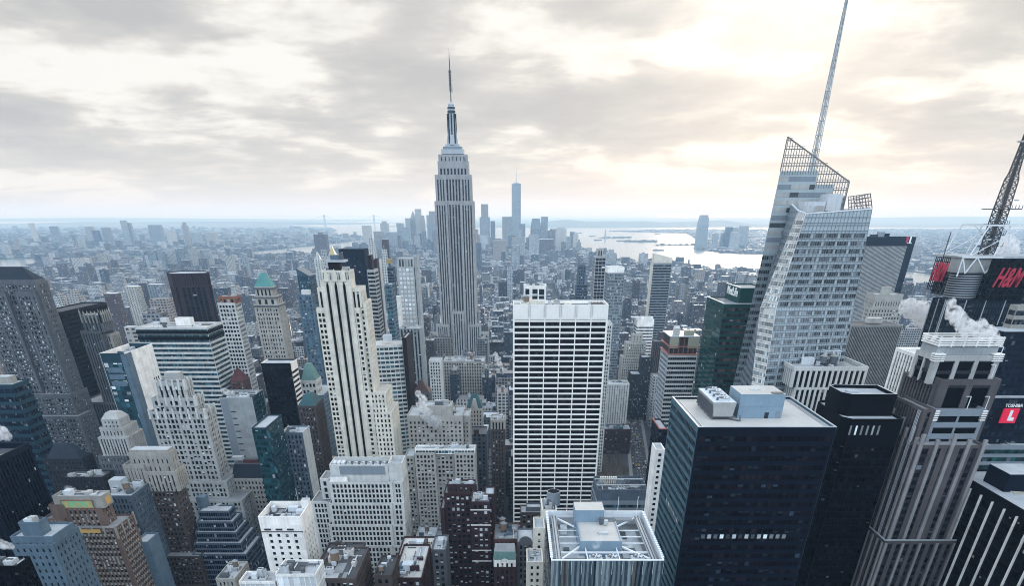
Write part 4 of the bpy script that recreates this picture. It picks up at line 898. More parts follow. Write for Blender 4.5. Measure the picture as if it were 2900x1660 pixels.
b = NB('office_building', 'broad pale stone block with ledges and rows of dark upright windows', 1030, 400, nwin=100)
P7 = S(wall='pale', bay=2.35, fl=3.45, ww=.62, wh=.7, pr=.4, blind=.03, top=1.2, edge=1.3, core='glass_black', roof='roof_grey')
lv = [1366, 1426, 1487, 1547]
for i, y_ in enumerate(lv):
    b.px('shaft', 931 - i * .5, 1110, y_, 400 - i * 1.6, P7, D=24, zb=(lv[i + 1] + 1) if i < 3 else None, roofpart=(i == 0)); b.px('wing', 1110.5, 1139 + i * 4, y_ - 1, 401 - i * 1.6, P7, D=24, zb=(lv[i + 1] + 1) if i < 3 else None, sides='fr', roofpart=(i == 0))
    T_ = T_ if i else b.last
b.px('wing', 881, 930, 1421, 404, P7, D=20); b.px('wing', 905, 931, 1357, 406, P7, D=16, zb=1415)
b.px('penthouse', 932, 1098, 1317, 404, S(k='b', wall='pale', core='pale', top=.8, par=2.5, roof='roof_dark'), D=16, zb=1368); T1 = b.last
b.px('penthouse', 1098.5, 1138, 1313, 404, S(k='b', wall='pale', core='pale', top=.8, par=2.5), D=16, zb=1366)
mb = MB(); mb.box(T1[0] + 6, T1[1] - 2, 403.7, 404, T1[5] - 6, T1[5] - 1); b.part('louvre', mb, ['steel'])
for i in range(7): b.fan(T1[0] + 10 + i * 4.4, 412, T1[6], 1.7, 1.6)
for i in range(3): 
    mb = MB(); mb.box(T1[0] + 1 + i * 2.6, T1[0] + 3 + i * 2.6, 408, 414, T1[6], T1[6] + 2.4); b.part('air_handler', mb, ['equip_white'])
b.box('bulkhead', 933, 982, 1352, 1366, 401.2, 2, 'white'); 
b = NB('low_building', 'dark roofed low brick building with ducts and a tank in front of the pale block', 960, 300, nwin=40)
LB = S(REDB, wall='brickbrown', blind=.2, roof='roof_dark')
b.px('shaft', 905, 1012, 1585, 320, LB, D=22); b.clutter(8, 22, mx=3, mats=('equip_white', 'equip', 'brickbrown'))
b = NB('low_building', 'low rooftop with a wooden water tank and white pipework', 950, 262, nwin=40)
b.px('shaft', 890, 1006, 1640, 262, LB, D=34); b.clutter(8, 23, mx=3, tank=1, mats=('equip_white', 'roof_white'))
b = NB('panel_building', 'white panelled building with a rectangular roof well at the bottom edge', 840, 250, nwin=30)
PB = S(CURT, wall='white', bay=2.2, fl=5, win='blind_bright', bl='blind', ww=.9, wh=.85, blind=.1, core='pale', par=.8, roof='roof_light')
b.px('shaft', 779, 893, 1627, 250, PB, D=14); T_ = b.last; b.clutter(4, 31, mx=3, mats=('equip_dark', 'equip')); mb = MB(); mb.box(T_[0] + 2, T_[0] + 11, T_[2] + 3, T_[3] - 2, T_[6] + .01, T_[6] + .5, 0, 1); b.part('roof_well', mb, ['pale', 'roof_dark'])
b.px('wing', 676, 778, 1648, 252, PB, D=10); b.clutter(4, 30, mx=2)
b = NB('low_building', 'small pale roof with a chimney beside the dark stepped glass block', 640, 330, nwin=20)
b.px('shaft', 610, 664, 1640, 330, S(wall='limestone', bay=2.4, ww=.4), D=22); b.clutter(4, 33, mx=3, tank=1)
b = NB('low_building', 'white flat roofs with a penthouse and blue machinery at the bottom centre', 1160, 290, nwin=60)
b.px('shaft', 1112, 1195, 1638, 290, S(REDB, roof='roof_white'), D=40); b.clutter(6, 41, mx=4, mats=('equip_white', 'bluewhite', 'brickdark'))
b.px('wing', 1125, 1222, 1575, 325, S(REDB, roof='roof_white'), D=26); b.clutter(6, 42, mx=5, mats=('equip_white', 'brickbrown', 'roof_light'))
b.px('wing', 1222, 1262, 1558, 328, S(REDB, wall='greybrown', roof='roof_light'), D=20); b.clutter(2, 43)
b = NB('low_building', 'low dark roof with a wood water tank left of the white flat roofs', 1080, 275, nwin=20); b.px('shaft', 1058, 1108, 1630, 275, LB, D=22); b.clutter(3, 44, tank=1, mx=3)

b = NB('apartment_building', 'beige stone block with a glazed roof terrace and many blinds', 1250, 500, nwin=100)
BE = S(wall='limestone', bay=2.7, fl=3.4, ww=.6, wh=.62, blind=.5, bl='blind', top=1.5)
b.px('shaft', 1173, 1232, 1283, 500, BE, D=22); b.px('wing', 1146, 1172.5, 1292, 502, S(BE, wall='tan'), D=20); b.px('wing', 1286, 1345, 1283, 500, BE, D=22); b.px('shaft', 1232.5, 1285.5, 1286, 504, BE, D=20)
b.px('terrace', 1175, 1344, 1272, 502, S(CURT, wall='white', bay=2.4, fl=4, win='glass_teal', top=.8), D=10, zb=1287); b.clutter(6, 51, mx=5)
b = NB('office_building', 'big plain beige building with steam rising from its roof', 1235, 560, nwin=60)
BG = S(wall='limestone', bay=3.4, fl=3.5, ww=.45, wh=.55, blind=.3, top=4)
b.px('shaft', 1152, 1310, 1178, 560, BG, D=34); b.clutter(3, 53); b.px('upper_tier', 1198, 1278, 1150, 564, S(BG, k='b', core='limestone'), D=18, z0=b.last[5] - 2); b.clutter(3, 54)
b.px('wing', 1276, 1330, 1178, 566, S(BG, ww=.4, bay=3), D=24)
b = NB('gothic_building', 'grey gabled building with a slate pyramid roof near the white grid tower', 1342, 640, nwin=50)
GB = S(wall='limestone', bay=2.6, fl=3.6, ww=.45, wh=.6, blind=.15, roof='roof_dark')
b.px('shaft', 1320, 1367, 1157, 640, GB, D=16); T_ = b.last; mb = MB(); mb.hip(T_[0], T_[1], T_[2], T_[3], T_[5] - .5, T_[5] + 11, .3, .1); mb.prism([(T_[0] + 4, T_[2] - .3), (T_[1] - 4, T_[2] - .3), (T_[1] - 4, T_[2] + 3), (T_[0] + 4, T_[2] + 3)], T_[5] - .5, T_[5] + 8, 1, None, [(T_[0] + 6.5, T_[2] - .3), (T_[1] - 6.5, T_[2] - .3), (T_[1] - 6.5, T_[2] + 3), (T_[0] + 6.5, T_[2] + 3)]); b.part('slate_roof', mb, ['copper_dark', 'limestone'])
b = NB('brick_building', 'brown brick building with arched upper windows left of the white grid tower', 1410, 580, nwin=50)
b.px('shaft', 1390, 1430, 1216, 580, S(wall='brickbrown', bay=2.4, ww=.45, blind=.2), D=20); b.px('arcade', 1389, 1431, 1190, 580, S(wall='limestone', k='v', bay=3, fl=7, ww=.5, wh=.8, sp='tan', blind=0), D=20, z0=b.last[5] - 1); b.clutter(3, 55)
b = NB('apartment_building', 'dark red brick apartment house with a white-edged roof terrace', 1300, 400, nwin=100)
b.px('shaft', 1257, 1347, 1397, 400, REDB, D=16, zb=None); T_ = b.last; b.px('penthouse', 1266, 1345, 1372, 403, S(REDB, ww=.3), D=9, z0=T_[5] - 1); b.clutter(3, 61, mx=3, mats=('equip_white', 'equip'))
b.px('wing', 1246, 1258, 1440, 398, REDB, D=20)
b = NB('apartment_building', 'narrow red brick apartment tower with white cornice bands', 1360, 380, nwin=100)
b.px('shaft', 1333, 1387, 1422, 380, S(REDB, blind=.6), D=20); T_ = b.last; b.clutter(5, 62, mx=3, mats=('equip_white', 'roof_white'))
mb = MB()
for y_ in (1445, 1488, 1560, 1590): z_ = at(1360, y_, 380)[1]; mb.box(T_[0] - .35, T_[1] + .35, T_[2] - .4, T_[2] + .1, z_ - .3, z_ + .3)
b.part('cornice', mb, ['white']); b.px('wing', 1372, 1400, 1400, 386, REDB, D=14)
b = NB('townhouse', 'ornate white house front with a green copper mansard roof', 1430, 330, 'house', nwin=20)
b.px('shaft', 1398, 1461, 1607, 330, S(wall='brickdark', bay=2.6, ww=.4, roof='roof_dark'), D=18); T_ = b.last
b.px('attic', 1398, 1461, 1588, 330.1, S(wall='white', k='v', bay=2.4, fl=5, ww=.4, wh=.7, sp='white'), D=16, z0=T_[5] - .5); T1 = b.last
mb = MB(); mb.hip(T1[0], T1[1], T1[2], T1[3], T1[5] - .3, T1[5] + 4, .9, .7, 0, 1); b.part('copper_roof', mb, ['copper_pale', 'roof_grey'])
mb = MB(); cx = (T1[0] + T1[1]) / 2
for i in range(8):
    a, a2 = math.pi * i / 8, math.pi * (i + 1) / 8; mb.poly([(cx + 2.4 * math.cos(a), T1[2] - .3, T1[0] * 0 + T1[4] + 3.2 + 2.4 * math.sin(a)), (cx + 2.4 * math.cos(a2), T1[2] - .3, T1[4] + 3.2 + 2.4 * math.sin(a2)), (cx + 1.5 * math.cos(a2), T1[2] - .3, T1[4] + 3.2 + 1.5 * math.sin(a2)), (cx + 1.5 * math.cos(a), T1[2] - .3, T1[4] + 3.2 + 1.5 * math.sin(a))])
b.part('arch_surround', mb, ['white'])
b = NB('brick_building', 'low dark building with a round water tank and blue roof units', 1430, 372, nwin=30); b.px('shaft', 1398, 1470, 1528, 372, S(REDB, wall='terracotta', blind=.1, roof='roof_grey'), D=26); b.clutter(6, 66, mx=3, tank=2, mats=('equip_white', 'bluewhite'))
b = NB('brick_building', 'slim grey building with a round arched gable', 1488, 345, nwin=40); b.px('shaft', 1465, 1512, 1536, 345, S(wall='greybrown', bay=2.2, ww=.5, blind=.2), D=20); T_ = b.last
mb = MB(); cx = (T_[0] + T_[1]) / 2; mb.poly([(cx + 3.6 * math.cos(math.pi * i / 10), T_[2] - .1, T_[5] - .2 + 3.2 * math.sin(math.pi * i / 10)) for i in range(11)]); mb.poly([(cx + 3.6 * math.cos(math.pi * i / 10), T_[2] + 1, T_[5] - .2 + 3.2 * math.sin(math.pi * i / 10)) for i in range(10, -1, -1)])
for i in range(10): a, a2 = math.pi * i / 10, math.pi * (i + 1) / 10; mb.quad((cx + 3.6 * math.cos(a), T_[2] - .1, T_[5] - .2 + 3.2 * math.sin(a)), (cx + 3.6 * math.cos(a), T_[2] + 1, T_[5] - .2 + 3.2 * math.sin(a)), (cx + 3.6 * math.cos(a2), T_[2] + 1, T_[5] - .2 + 3.2 * math.sin(a2)), (cx + 3.6 * math.cos(a2), T_[2] - .1, T_[5] - .2 + 3.2 * math.sin(a2)))
b.part('arched_gable', mb, ['greybrown'])
b = NB('apartment_building', 'narrow cream apartment tower beside the mirror glass building', 1525, 285, nwin=60)
CT = S(wall='cream', bay=2.6, fl=3.2, ww=.4, wh=.5, blind=.3)
b.px('shaft', 1512, 1543, 1497, 290, CT, D=14); b.px('shaft', 1492, 1538, 1592, 270, CT, D=14); b.clutter(2, 71, mx=2)
b = NB('brick_building', 'brown gabled brick building behind the cream apartment tower', 1505, 420, nwin=20); b.px('shaft', 1474, 1535, 1452, 420, S(REDB, wall='brickbrown'), D=14); b.px('upper_tier', 1490, 1533, 1437, 424, S(REDB, wall='greybrown', k='b', core='brickdark'), D=8, z0=b.last[5] - 1)
b = NB('apartment_building', 'cream building carrying a big round steel tank with an open top', 1555, 305, nwin=20)
b.px('shaft', 1535, 1577, 1446, 302, S(CT, ww=.25), D=16); T_ = b.last
X_, _ = at(1567, 1440, 310); zt_, zb_ = at(1567, 1396, 310)[1], T_[6]
mb = MB(); K = 20; r_ = 3.25
for i in range(K):
    a, a2 = 2 * math.pi * i / K, 2 * math.pi * (i + 1) / K
    for rr_, fl_ in ((r_, 0), (r_ - .3, 1)):
        q = [(X_ + rr_ * math.cos(a), 312 + rr_ * math.sin(a), zb_), (X_ + rr_ * math.cos(a2), 312 + rr_ * math.sin(a2), zb_), (X_ + rr_ * math.cos(a2), 312 + rr_ * math.sin(a2), zt_), (X_ + rr_ * math.cos(a), 312 + rr_ * math.sin(a), zt_)]
        mb.quad(*(q if not fl_ else q[::-1]), fl_)
    mb.quad((X_ + r_ * math.cos(a), 312 + r_ * math.sin(a), zt_), (X_ + r_ * math.cos(a2), 312 + r_ * math.sin(a2), zt_), (X_ + (r_ - .3) * math.cos(a2), 312 + (r_ - .3) * math.sin(a2), zt_), (X_ + (r_ - .3) * math.cos(a), 312 + (r_ - .3) * math.sin(a), zt_), 2)
tk = b.part('round_tank_screen', mb, ['steel', 'darkmetal', 'alum'])
mb = MB(); mb.cyl(X_, 312, zb_, zt_ - 3, 2.2, 2.2, 16, 0); mb.cyl(X_, 312, zt_ - 3, zt_ - 1.4, 2.5, .1, 16, 1); b.part('water_tank', mb, ['wood_tank', 'tan'], tk)
b.clutter(6, 75, mx=2)
# ================================================================== mirror glass building with the braced roof (bottom centre)
b = NB('glass_building', 'mirror glass building with a braced open roof, white penthouse and three fans', 1715, 225, nwin=40)
X0, zt = at(1561, 1590, 210); X1, _ = at(1881, 1590, 210); Yb = depth_of(X0, zt, 1549); Yb = 256
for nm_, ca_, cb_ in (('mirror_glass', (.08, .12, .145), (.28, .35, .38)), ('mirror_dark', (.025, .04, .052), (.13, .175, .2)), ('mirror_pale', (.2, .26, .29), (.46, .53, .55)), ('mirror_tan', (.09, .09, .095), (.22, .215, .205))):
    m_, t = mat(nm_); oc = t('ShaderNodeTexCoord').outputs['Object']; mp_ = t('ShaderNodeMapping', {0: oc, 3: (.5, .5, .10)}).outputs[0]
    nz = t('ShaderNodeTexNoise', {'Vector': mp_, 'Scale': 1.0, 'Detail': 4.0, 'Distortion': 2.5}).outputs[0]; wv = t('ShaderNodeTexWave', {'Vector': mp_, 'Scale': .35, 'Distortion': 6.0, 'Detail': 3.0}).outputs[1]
    bp = t('ShaderNodeBump', {'Height': nz, 'Strength': .6, 'Distance': 1.5}).outputs[0]     # wavy glass; its rippled reflections are painted into the base colour bands
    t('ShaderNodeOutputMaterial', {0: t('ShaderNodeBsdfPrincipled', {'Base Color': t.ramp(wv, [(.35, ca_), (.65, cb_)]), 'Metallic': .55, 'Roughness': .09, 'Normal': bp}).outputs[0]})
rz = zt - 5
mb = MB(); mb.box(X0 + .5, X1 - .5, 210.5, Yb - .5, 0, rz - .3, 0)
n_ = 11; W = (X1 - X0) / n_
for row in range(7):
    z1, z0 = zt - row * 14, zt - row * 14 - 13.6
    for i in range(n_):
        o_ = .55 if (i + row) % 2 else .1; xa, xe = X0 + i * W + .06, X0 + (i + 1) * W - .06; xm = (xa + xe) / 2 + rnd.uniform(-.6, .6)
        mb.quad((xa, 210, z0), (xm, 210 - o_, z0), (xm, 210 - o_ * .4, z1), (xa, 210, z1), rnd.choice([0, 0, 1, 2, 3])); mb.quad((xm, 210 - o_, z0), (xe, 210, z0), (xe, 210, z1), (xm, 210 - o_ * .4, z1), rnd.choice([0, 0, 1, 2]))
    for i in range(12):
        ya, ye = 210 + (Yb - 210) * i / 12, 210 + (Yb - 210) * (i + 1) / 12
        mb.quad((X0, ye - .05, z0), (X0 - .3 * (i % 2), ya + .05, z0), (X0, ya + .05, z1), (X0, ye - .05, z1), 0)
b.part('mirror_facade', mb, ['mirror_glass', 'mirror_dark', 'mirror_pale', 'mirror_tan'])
mb = MB()
for (x0, x1, y0, y1) in ((X0, X1, 210.02, 210.5), (X0, X1, Yb - .5, Yb), (X0, X0 + .5, 210.52, Yb - .52), (X1 - .5, X1, 210.52, Yb - .52)): mb.box(x0, x1, y0, y1, rz - .2, zt + .4)
for k in range(26):
    y = 212 + k * (Yb - 214) / 25; mb.box(X0 - .25, X0 + .75, y - .35, y + .35, zt + .4, zt + .8); mb.box(X1 - .75, X1 + .25, y - .35, y + .35, zt + .4, zt + .8)
b.part('parapet', mb, ['whitesteel'])
mb = MB(); mb.quad((X0 + .5, 210.5, rz), (X1 - .5, 210.5, rz), (X1 - .5, Yb - .5, rz), (X0 + .5, Yb - .5, rz)); b.part('roof', mb, ['roof_grey'])
mb = MB()
for (x0, x1, y0, y1) in ((X0 + 2.2, X1 - 2.2, 211.5, 213), (X0 + 2.2, X1 - 2.2, Yb - 3.5, Yb - 2), (X0 + 2, X0 + 4, 213, Yb - 3.5), (X1 - 4, X1 - 2, 213, Yb - 3.5)): mb.box(x0, x1, y0, y1, rz + 3.6, rz + 4.2, 0)
for s_ in (0, 1.0): 
    for x in (X0 + 2.6 + s_ * 1.1, X1 - 2.6 - s_ * 1.1): mb.bar((x, 212, rz + 4.4), (x, Yb - 3, rz + 4.4), .2, 1)
b.part('roof_walkway', mb, ['alum', 'darkmetal'])
mb = MB(); mb.box(X0 + 1, X0 + 13, 222, Yb - 6, rz + .01, rz + .5, 0); mb.box(X1 - 12, X1 - 4, 222, Yb - 8, rz + .01, rz + .5, 0); mb.box(X0 + 5, X1 - 5, 213, 219, rz + .01, rz + .06, 1); b.part('roof_deck', mb, ['equip', 'roof_dark'])
ca, cb = at(1640, 1535, 228)[0], at(1757, 1535, 228)[0]; zc = zt + 1.2
mb = MB(); mb.box(ca, cb, 224, 243, rz, zc - .4, 0, 1); mb.box(ca, ca + .4, 224, 243, zc - .4, zc, 0); mb.box(cb - .4, cb, 224, 243, zc - .4, zc, 0); mb.box(ca + .4, cb - .4, 224, 224.4, zc - .4, zc, 0)
ph = b.part('penthouse', mb, ['bluepanel', 'roof_white'])
mb = MB(); mb.box(ca - .6, ca + 10.6, 243.01, 252, rz, zt + 5.6, 0, 1); b.part('penthouse', mb, ['bluepanel', 'roof_white'])
mb = MB(); mb.cyl(ca + 9.4, 240.5, zc, zc + 2.2, .8, 1.1, 12, 0); mb.cyl(ca + 11, 240, zc, zc + 1.6, .9, .9, 12, 1); b.part('vent_cowl', mb, ['equip_dark', 'alum'], ph)
mb = MB(); mb.box(ca + 7.5, ca + 11, 231, 232.4, zc - .38, zc + .3); b.part('skylight', mb, ['alum'], ph)
mb = MB()
for (px_, py_) in ((0, 0), (1, 0), (0, 1), (1, 1)):
    ex, ey = (X0 + 4 if px_ == 0 else X1 - 4), (214 if py_ == 0 else Yb - 4); kx, ky = (ca if px_ == 0 else cb), (225 if py_ == 0 else 243)
    mb.bar((kx, ky, rz + 3.6), (ex, ey, rz + 3.8), .55)
for y_ in (228, 234, 240):
    mb.bar((X0 + 4, y_, rz + 3.6), (ca, y_, rz + 3.6), .35); mb.bar((cb, y_, rz + 3.6), (X1 - 4, y_, rz + 3.6), .35)
for x_ in (ca + 2, cb - 2): mb.bar((x_, 224, rz + 3.5), (x_, 213, rz + 3.7), .35)
mb.bar((X0 + 4, 219.5, rz + 3.8), (X1 - 4, 219.5, rz + 3.8), .5)
b.part('roof_brace', mb, ['whitesteel'])
for px_ in (1690, 1738, 1811):
    x = at(px_, 1576, 214)[0]; mb = MB(); mb.box(x - 2.3, x + 2.3, 213.6, 218.4, rz + 1, rz + 3.4, 0); b.part('fan_housing', mb, ['equip_white']); b.fan(x, 216, rz + 3.4, 1.95, .7)
for px_ in (1749, 1803): x, z_ = at(px_, 1450, 254); mb = MB(); mb.bar((x, 254, zt), (x, 254, zt + 7), .16); b.part('lightning_rod', mb, ['whitesteel'])
mb = MB(); r_ = random.Random(4)
for i in range(9):
    x = r_.choice([r_.uniform(X0 + 5, ca - 4), r_.uniform(cb + 1, X1 - 8)]); y = r_.uniform(222, Yb - 10); mb.box(x, x + r_.uniform(1, 3), y, y + r_.uniform(1.5, 5), rz + .51 + i * .01, rz + r_.uniform(1, 2.6), i % 2)
for i in range(6): y = Yb - 5 - i * .7; mb.bar((cb + 1, y, rz + 4 + i * .1), (X1 - 5, y, rz + 4 + i * .1), .25, i % 2)
tag(b.part('roof_machinery', mb, ['equip', 'equip_dark']), kind='stuff')
FOOT.append((X0 - 2, X1 + 2, 205, Yb + 2, zt))

# ================================================================== big dark tower with the pale flat roof
b = NB('office_tower', 'big dark glass tower with a pale flat roof, cooling tower and blue-grey roof box', 2160, 280, 'office tower', nwin=100)
Y = 260; X0, zt = at(1978, 1211, Y); X1, _ = at(2369, 1211, Y)
D22 = S(DARK, wall='navy', bay=2.3, fl=3.75, ww=.84, wh=.5, top=2.6, par=.9, edge=.8, roof='roof_white', blind=.25, bl='blind_vdim')
b.tier('shaft', X0, X1, Y, Y + 51, 0, zt, D22, side=S(k='h', bay=2.3, fl=3.75, ww=.9, wh=.66, pr=.45, wall='ledge_blue', sp='ledge_blue', top=1.6, win='glass_brown', core='glass_black', blind=.12, bl='blind_dim', edge=.5), sides='fl'); T_ = b.last
rz = T_[6]
mb = MB()
for (x0, x1, y0, y1) in ((X0 - .1, X1 + .1, Y - .1, Y + .5), (X0 - .1, X0 + .5, Y + .5, Y + 50.4), (X1 - .5, X1 + .1, Y + .5, Y + 50.4), (X0 - .1, X1 + .1, Y + 50.4, Y + 51.1)): mb.box(x0, x1, y0, y1, zt + .02, zt + .25)
for o_ in (1.6, 2.4): mb.box(X1 - o_ - .15, X1 - o_, Y + 1, Y + 50, rz + .02, rz + .3); mb.box(X0 + o_, X0 + o_ + .15, Y + 1, Y + 50, rz + .02, rz + .3)
b.part('parapet', mb, ['alum'])
# lit floor and lit column of windows
mb = MB(); zl = at(2100, 1520, Y)[1]
for i in range(14):
    x = at(1985 + i * 17.6, 1520, Y)[0]; q = rnd.random(); mb.quad((x, Y - .3, zl - .9), (x + 1.55, Y - .3, zl - .9), (x + 1.55, Y - .3, zl + .9), (x, Y - .3, zl + .9), 0 if q < .6 else 1)
b.part('lit_window', mb, ['blind', 'blind_dim'])
mb = MB(); zl = at(1900, 1440, Y + 22)[1]
for i in range(12): y = Y + 6 + i * 2.3; mb.quad((X0 - .8, y + 1.2, zl - 1), (X0 - .8, y, zl - 1), (X0 - .8, y, zl + 1), (X0 - .8, y + 1.2, zl + 1), 0)
b.part('lit_window', mb, ['blind'])
a0, a1 = at(2096, 1150, Y + 16)[0], at(2222, 1150, Y + 16)[0]
mb = MB(); mb.box(a0, a1, Y + 17, Y + 33, rz, rz + 9.2, 0, 1); hb = b.part('penthouse', mb, ['bluepanel', 'roof_white'])
mb = MB(); mb.box(a0 + 10.8, a0 + 12.4, Y + 16.9, Y + 17.05, rz, rz + 2.3); b.part('door', mb, ['darkmetal'], hb)
mb = MB(); mb.box(a0 + 15.2, a0 + 16.9, Y + 16.88, Y + 17.1, rz, rz + 2.6); mb.box(a0 - .05, a1 + .05, Y + 16.93, Y + 17.1, rz + 4.6, rz + 4.7); b.part('panel_joint', mb, ['steel'], hb)
mb = MB(); mb.box(a1 - 5, a1 - .8, Y + 17.6, Y + 20, rz + 9.21, rz + 9.5, 0); mb.box(a0 + 6, a0 + 10, Y + 25, Y + 26, rz + 9.21, rz + 9.6, 1); b.part('roof_grille', mb, ['darkmetal', 'equip_white'], hb)
c0, c1 = at(2020, 1160, Y + 14)[0], at(2083, 1160, Y + 14)[0]
mb = MB(); ya, ye = Y + 15, Y + 41
mb.prism([(c0 + .8, ya), (c1 - .4, ya), (c1 - .4, ye), (c0 + .8, ye)], rz + 1.2, rz + 6.6, 0, 1, [(c0, ya - .3), (c1 + .3, ya - .3), (c1 + .3, ye), (c0, ye)])
ct = b.part('cooling_tower', mb, ['ltgrey', 'equip_white'])
mb = MB()
for i in range(26): y = ya + .5 + i; mb.box(c0 + .1, c0 + .45, y, y + .45, rz + 1.4, rz + 6)
mb.box(c0 - .2, c1 + .2, ya - .5, ye, rz + .9, rz + 1.2)
for i in range(5): 
    for x in (c0 + .5, c1 - .5): mb.box(x - .2, x + .2, ya + i * 6 - .2, ya + i * 6 + .2, rz, rz + 1)
b.part('louvre', mb, ['equip_dark'], ct)
for i in range(4):
    y, x = ya + 4 + i * 6.2, (c0 + c1) / 2 + .6; mb = MB()
    mb.cyl(x, y, rz + 6.6, rz + 7.5, 2.3, 2.2, 22, 0, 1)
    for q in range(6): a = q * 1.047; mb.poly([(x, y, rz + 7.6), (x + 2 * math.cos(a), y + 2 * math.sin(a), rz + 7.55), (x + 2 * math.cos(a + .45), y + 2 * math.sin(a + .45), rz + 7.7)], 0)
    mb.box(x - 2.9, x - 2.2, y - .4, y + .4, rz + 6.6, rz + 7.6, 2); b.part('cooling_fan', mb, ['equip_white', 'equip_dark', 'bluewhite'], ct)
mb = MB(); mb.bar((c1 - 1, ya - .5, rz + .3), (c1 + 2, ya - 3, rz + .3), .5); mb.bar((c1 + 2, ya - 3, rz + .3), (c1 + 2.2, ya - 1, rz + 2), .4); b.part('pipe', mb, ['equip_dark'], ct)
b = NB('office_tower', 'black tower with cut corners and a black roof housing', 2430, 330, 'office tower', nwin=20)
Y = 320; xa, zt = at(2408, 1187, Y); xe = at(2560, 1187, Y)[0]; xl = at(2380, 1181, Y + 6)[0]; yb = depth_of(xl, zt, 2309)
b.polyt('shaft', [(xl + 3.2, Y), (xe, Y), (xe, yb), (xl + 3, yb), (xl, yb - 4), (xl, Y + 4)], 0, zt, S(DARK, wall='black', win='glass_black', core='glass_black', blind=.02, k='c', top=12, par=1.2, roof='roof_light'))
mb = MB()
for i in range(6): x = at(2405 + i * 16, 1216, Y)[0]; z_ = at(2405, 1232, Y)[1]; mb.quad((x, Y - .35, z_), (x + .9, Y - .35, z_), (x + .9, Y - .35, z_ + 4.2), (x, Y - .35, z_ + 4.2), 0)
b.part('lit_window', mb, ['blind'])
xa, z_ = at(2412, 1127, Y + 10); xe = at(2540, 1127, Y + 10)[0]; xl2 = at(2380, 1109, Y + 16)[0]; rz = b.last[6]
mb = MB(); pts = [(xa, Y + 10), (xe, Y + 10), (xe, Y + 30), (xl2 + 3, Y + 32), (xl2, Y + 29), (xl2, Y + 15)]; c_ = Vector((sum(p[0] for p in pts) / 6, sum(p[1] for p in pts) / 6))
mb.prism(pts, rz, z_, 0, 0); ins = [tuple(Vector(p).lerp(c_, .06)) for p in pts]
for i in range(6): j = (i + 1) % 6; mb.quad((*pts[i], z_ + .01), (*pts[j], z_ + .01), (*pts[j], z_ + 1.6), (*pts[i], z_ + 1.6)); mb.quad((*ins[j], z_ + .01), (*ins[i], z_ + .01), (*ins[i], z_ + 1.6), (*ins[j], z_ + 1.6)); mb.quad((*pts[i], z_ + 1.6), (*pts[j], z_ + 1.6), (*ins[j], z_ + 1.6), (*ins[i], z_ + 1.6), 1)
pn = b.part('roof_housing', mb, ['black', 'alum']); mb = MB(); mb.poly([(*Vector(p).lerp(c_, .08), z_ + .1) for p in pts]); mb.box(c_.x - 4, c_.x + 1, c_.y - 2, c_.y + 2, z_ + .1, z_ + 1, 0); b.part('housing_deck', mb, ['roof_light'], pn)

# ================================================================== pink granite postmodern tower
b = NB('office_tower', 'stepped pink granite tower with white lattice crown and pier buttresses', 2700, 330, 'office tower', nwin=100)
PG = S(k='v', bay=3.1, fl=3.7, ww=.56, wh=.58, pr=.7, wall='granite', sp='darkstone', top=1.4, edge=1.4, win='glass', blind=.14, bl='blind_dim', roof='roof_grey', big=0)
Y = 332; zt = at(2700, 976, Y)[1]
b.px('shaft', 2668, 2838, 1075, 325, S(PG, k='p', bay=9, ww=.74, wh=.84, fl=16, top=2.5, wall='granite', win='glass_black', core='glass_black', edge=2.6, pr=.8), D=22); T3 = b.last
b.px('upper_tier', 2652, 2838, 1008, 330, S(PG, k='p', wall='ltgrey', bay=8, fl=6, ww=.78, wh=.75, top=2.2, win='glass_black', core='glass_black', edge=1.5), D=18, z0=T3[5] - 3); T2 = b.last
b.px('crown', 2658, 2832, 978, 332, S(k='b', wall='concrete', core='concrete', top=.4, par=1.5), D=14, z0=T2[5] - 1); T1 = b.last
mb = MB()
for i in range(4):
    z_ = T1[5] - .2 + i * .95; mb.box(T1[0] - .9, T1[1] + .9, T1[2] - .9, T1[2] - .6, z_, z_ + .55); mb.box(T1[0] - .9, T1[0] - .6, T1[2] - .6, T1[3], z_, z_ + .55); mb.box(T1[1] + .6, T1[1] + .9, T1[2] - .6, T1[3], z_, z_ + .55)
    mb.box(T1[0] - .6, T1[1] + .6, T1[3] + .3, T1[3] + .6, z_, z_ + .55)
for i in range(6): x = T1[0] - .5 + (T1[1] - T1[0] + .4) * i / 5; mb.box(x, x + .6, T1[2] - .95, T1[2] - .5, T1[5] - .6, T1[5] + 3.6)
b.part('crown_louvre', mb, ['white'])
for s_ in (T2[0] - .8, T2[1] - 4):
    mb = MB()
    for i in range(4): mb.box(s_, s_ + 4.8, T2[2] - .6, T2[2] + 3, T2[5] - 2.4 + i * .9, T2[5] - 1.9 + i * .9)
    b.part('corner_louvre', mb, ['white'])
b.px('bay_tier', 2652, 2796, 1160, 319, S(PG, k='h', bay=9, fl=5.2, ww=.9, wh=.55, wall='steel', sp='steel', win='glass_black', core='glass_black', top=2, edge=1.5), D=10); T4 = b.last
for s_ in (T4[0] - .5, T4[1] - 1.8):
    mb = MB()
    for i in range(5): mb.box(s_, s_ + 2.3, T4[2] - .6, T4[2] + 3, T4[5] - 5 + i, T4[5] - 4.5 + i)
    b.part('corner_louvre', mb, ['white'])
b.px('lower_tier', 2600, 2792, 1262, 310, S(PG, bay=5.2, ww=.5), xb=2512); T5 = b.last
b.px('flank', 2652, 2668, 1090, 327, S(PG, bay=2.6), xb=2560); T6 = b.last
b.px('flank', 2618, 2652, 1160, 318, S(PG, bay=2.8), xb=2535)
b.px('base_tier', 2505, 2760, 1534, 307.5, S(PG, bay=4.4, ww=.5), xb=2404); T7 = b.last
mb = MB()
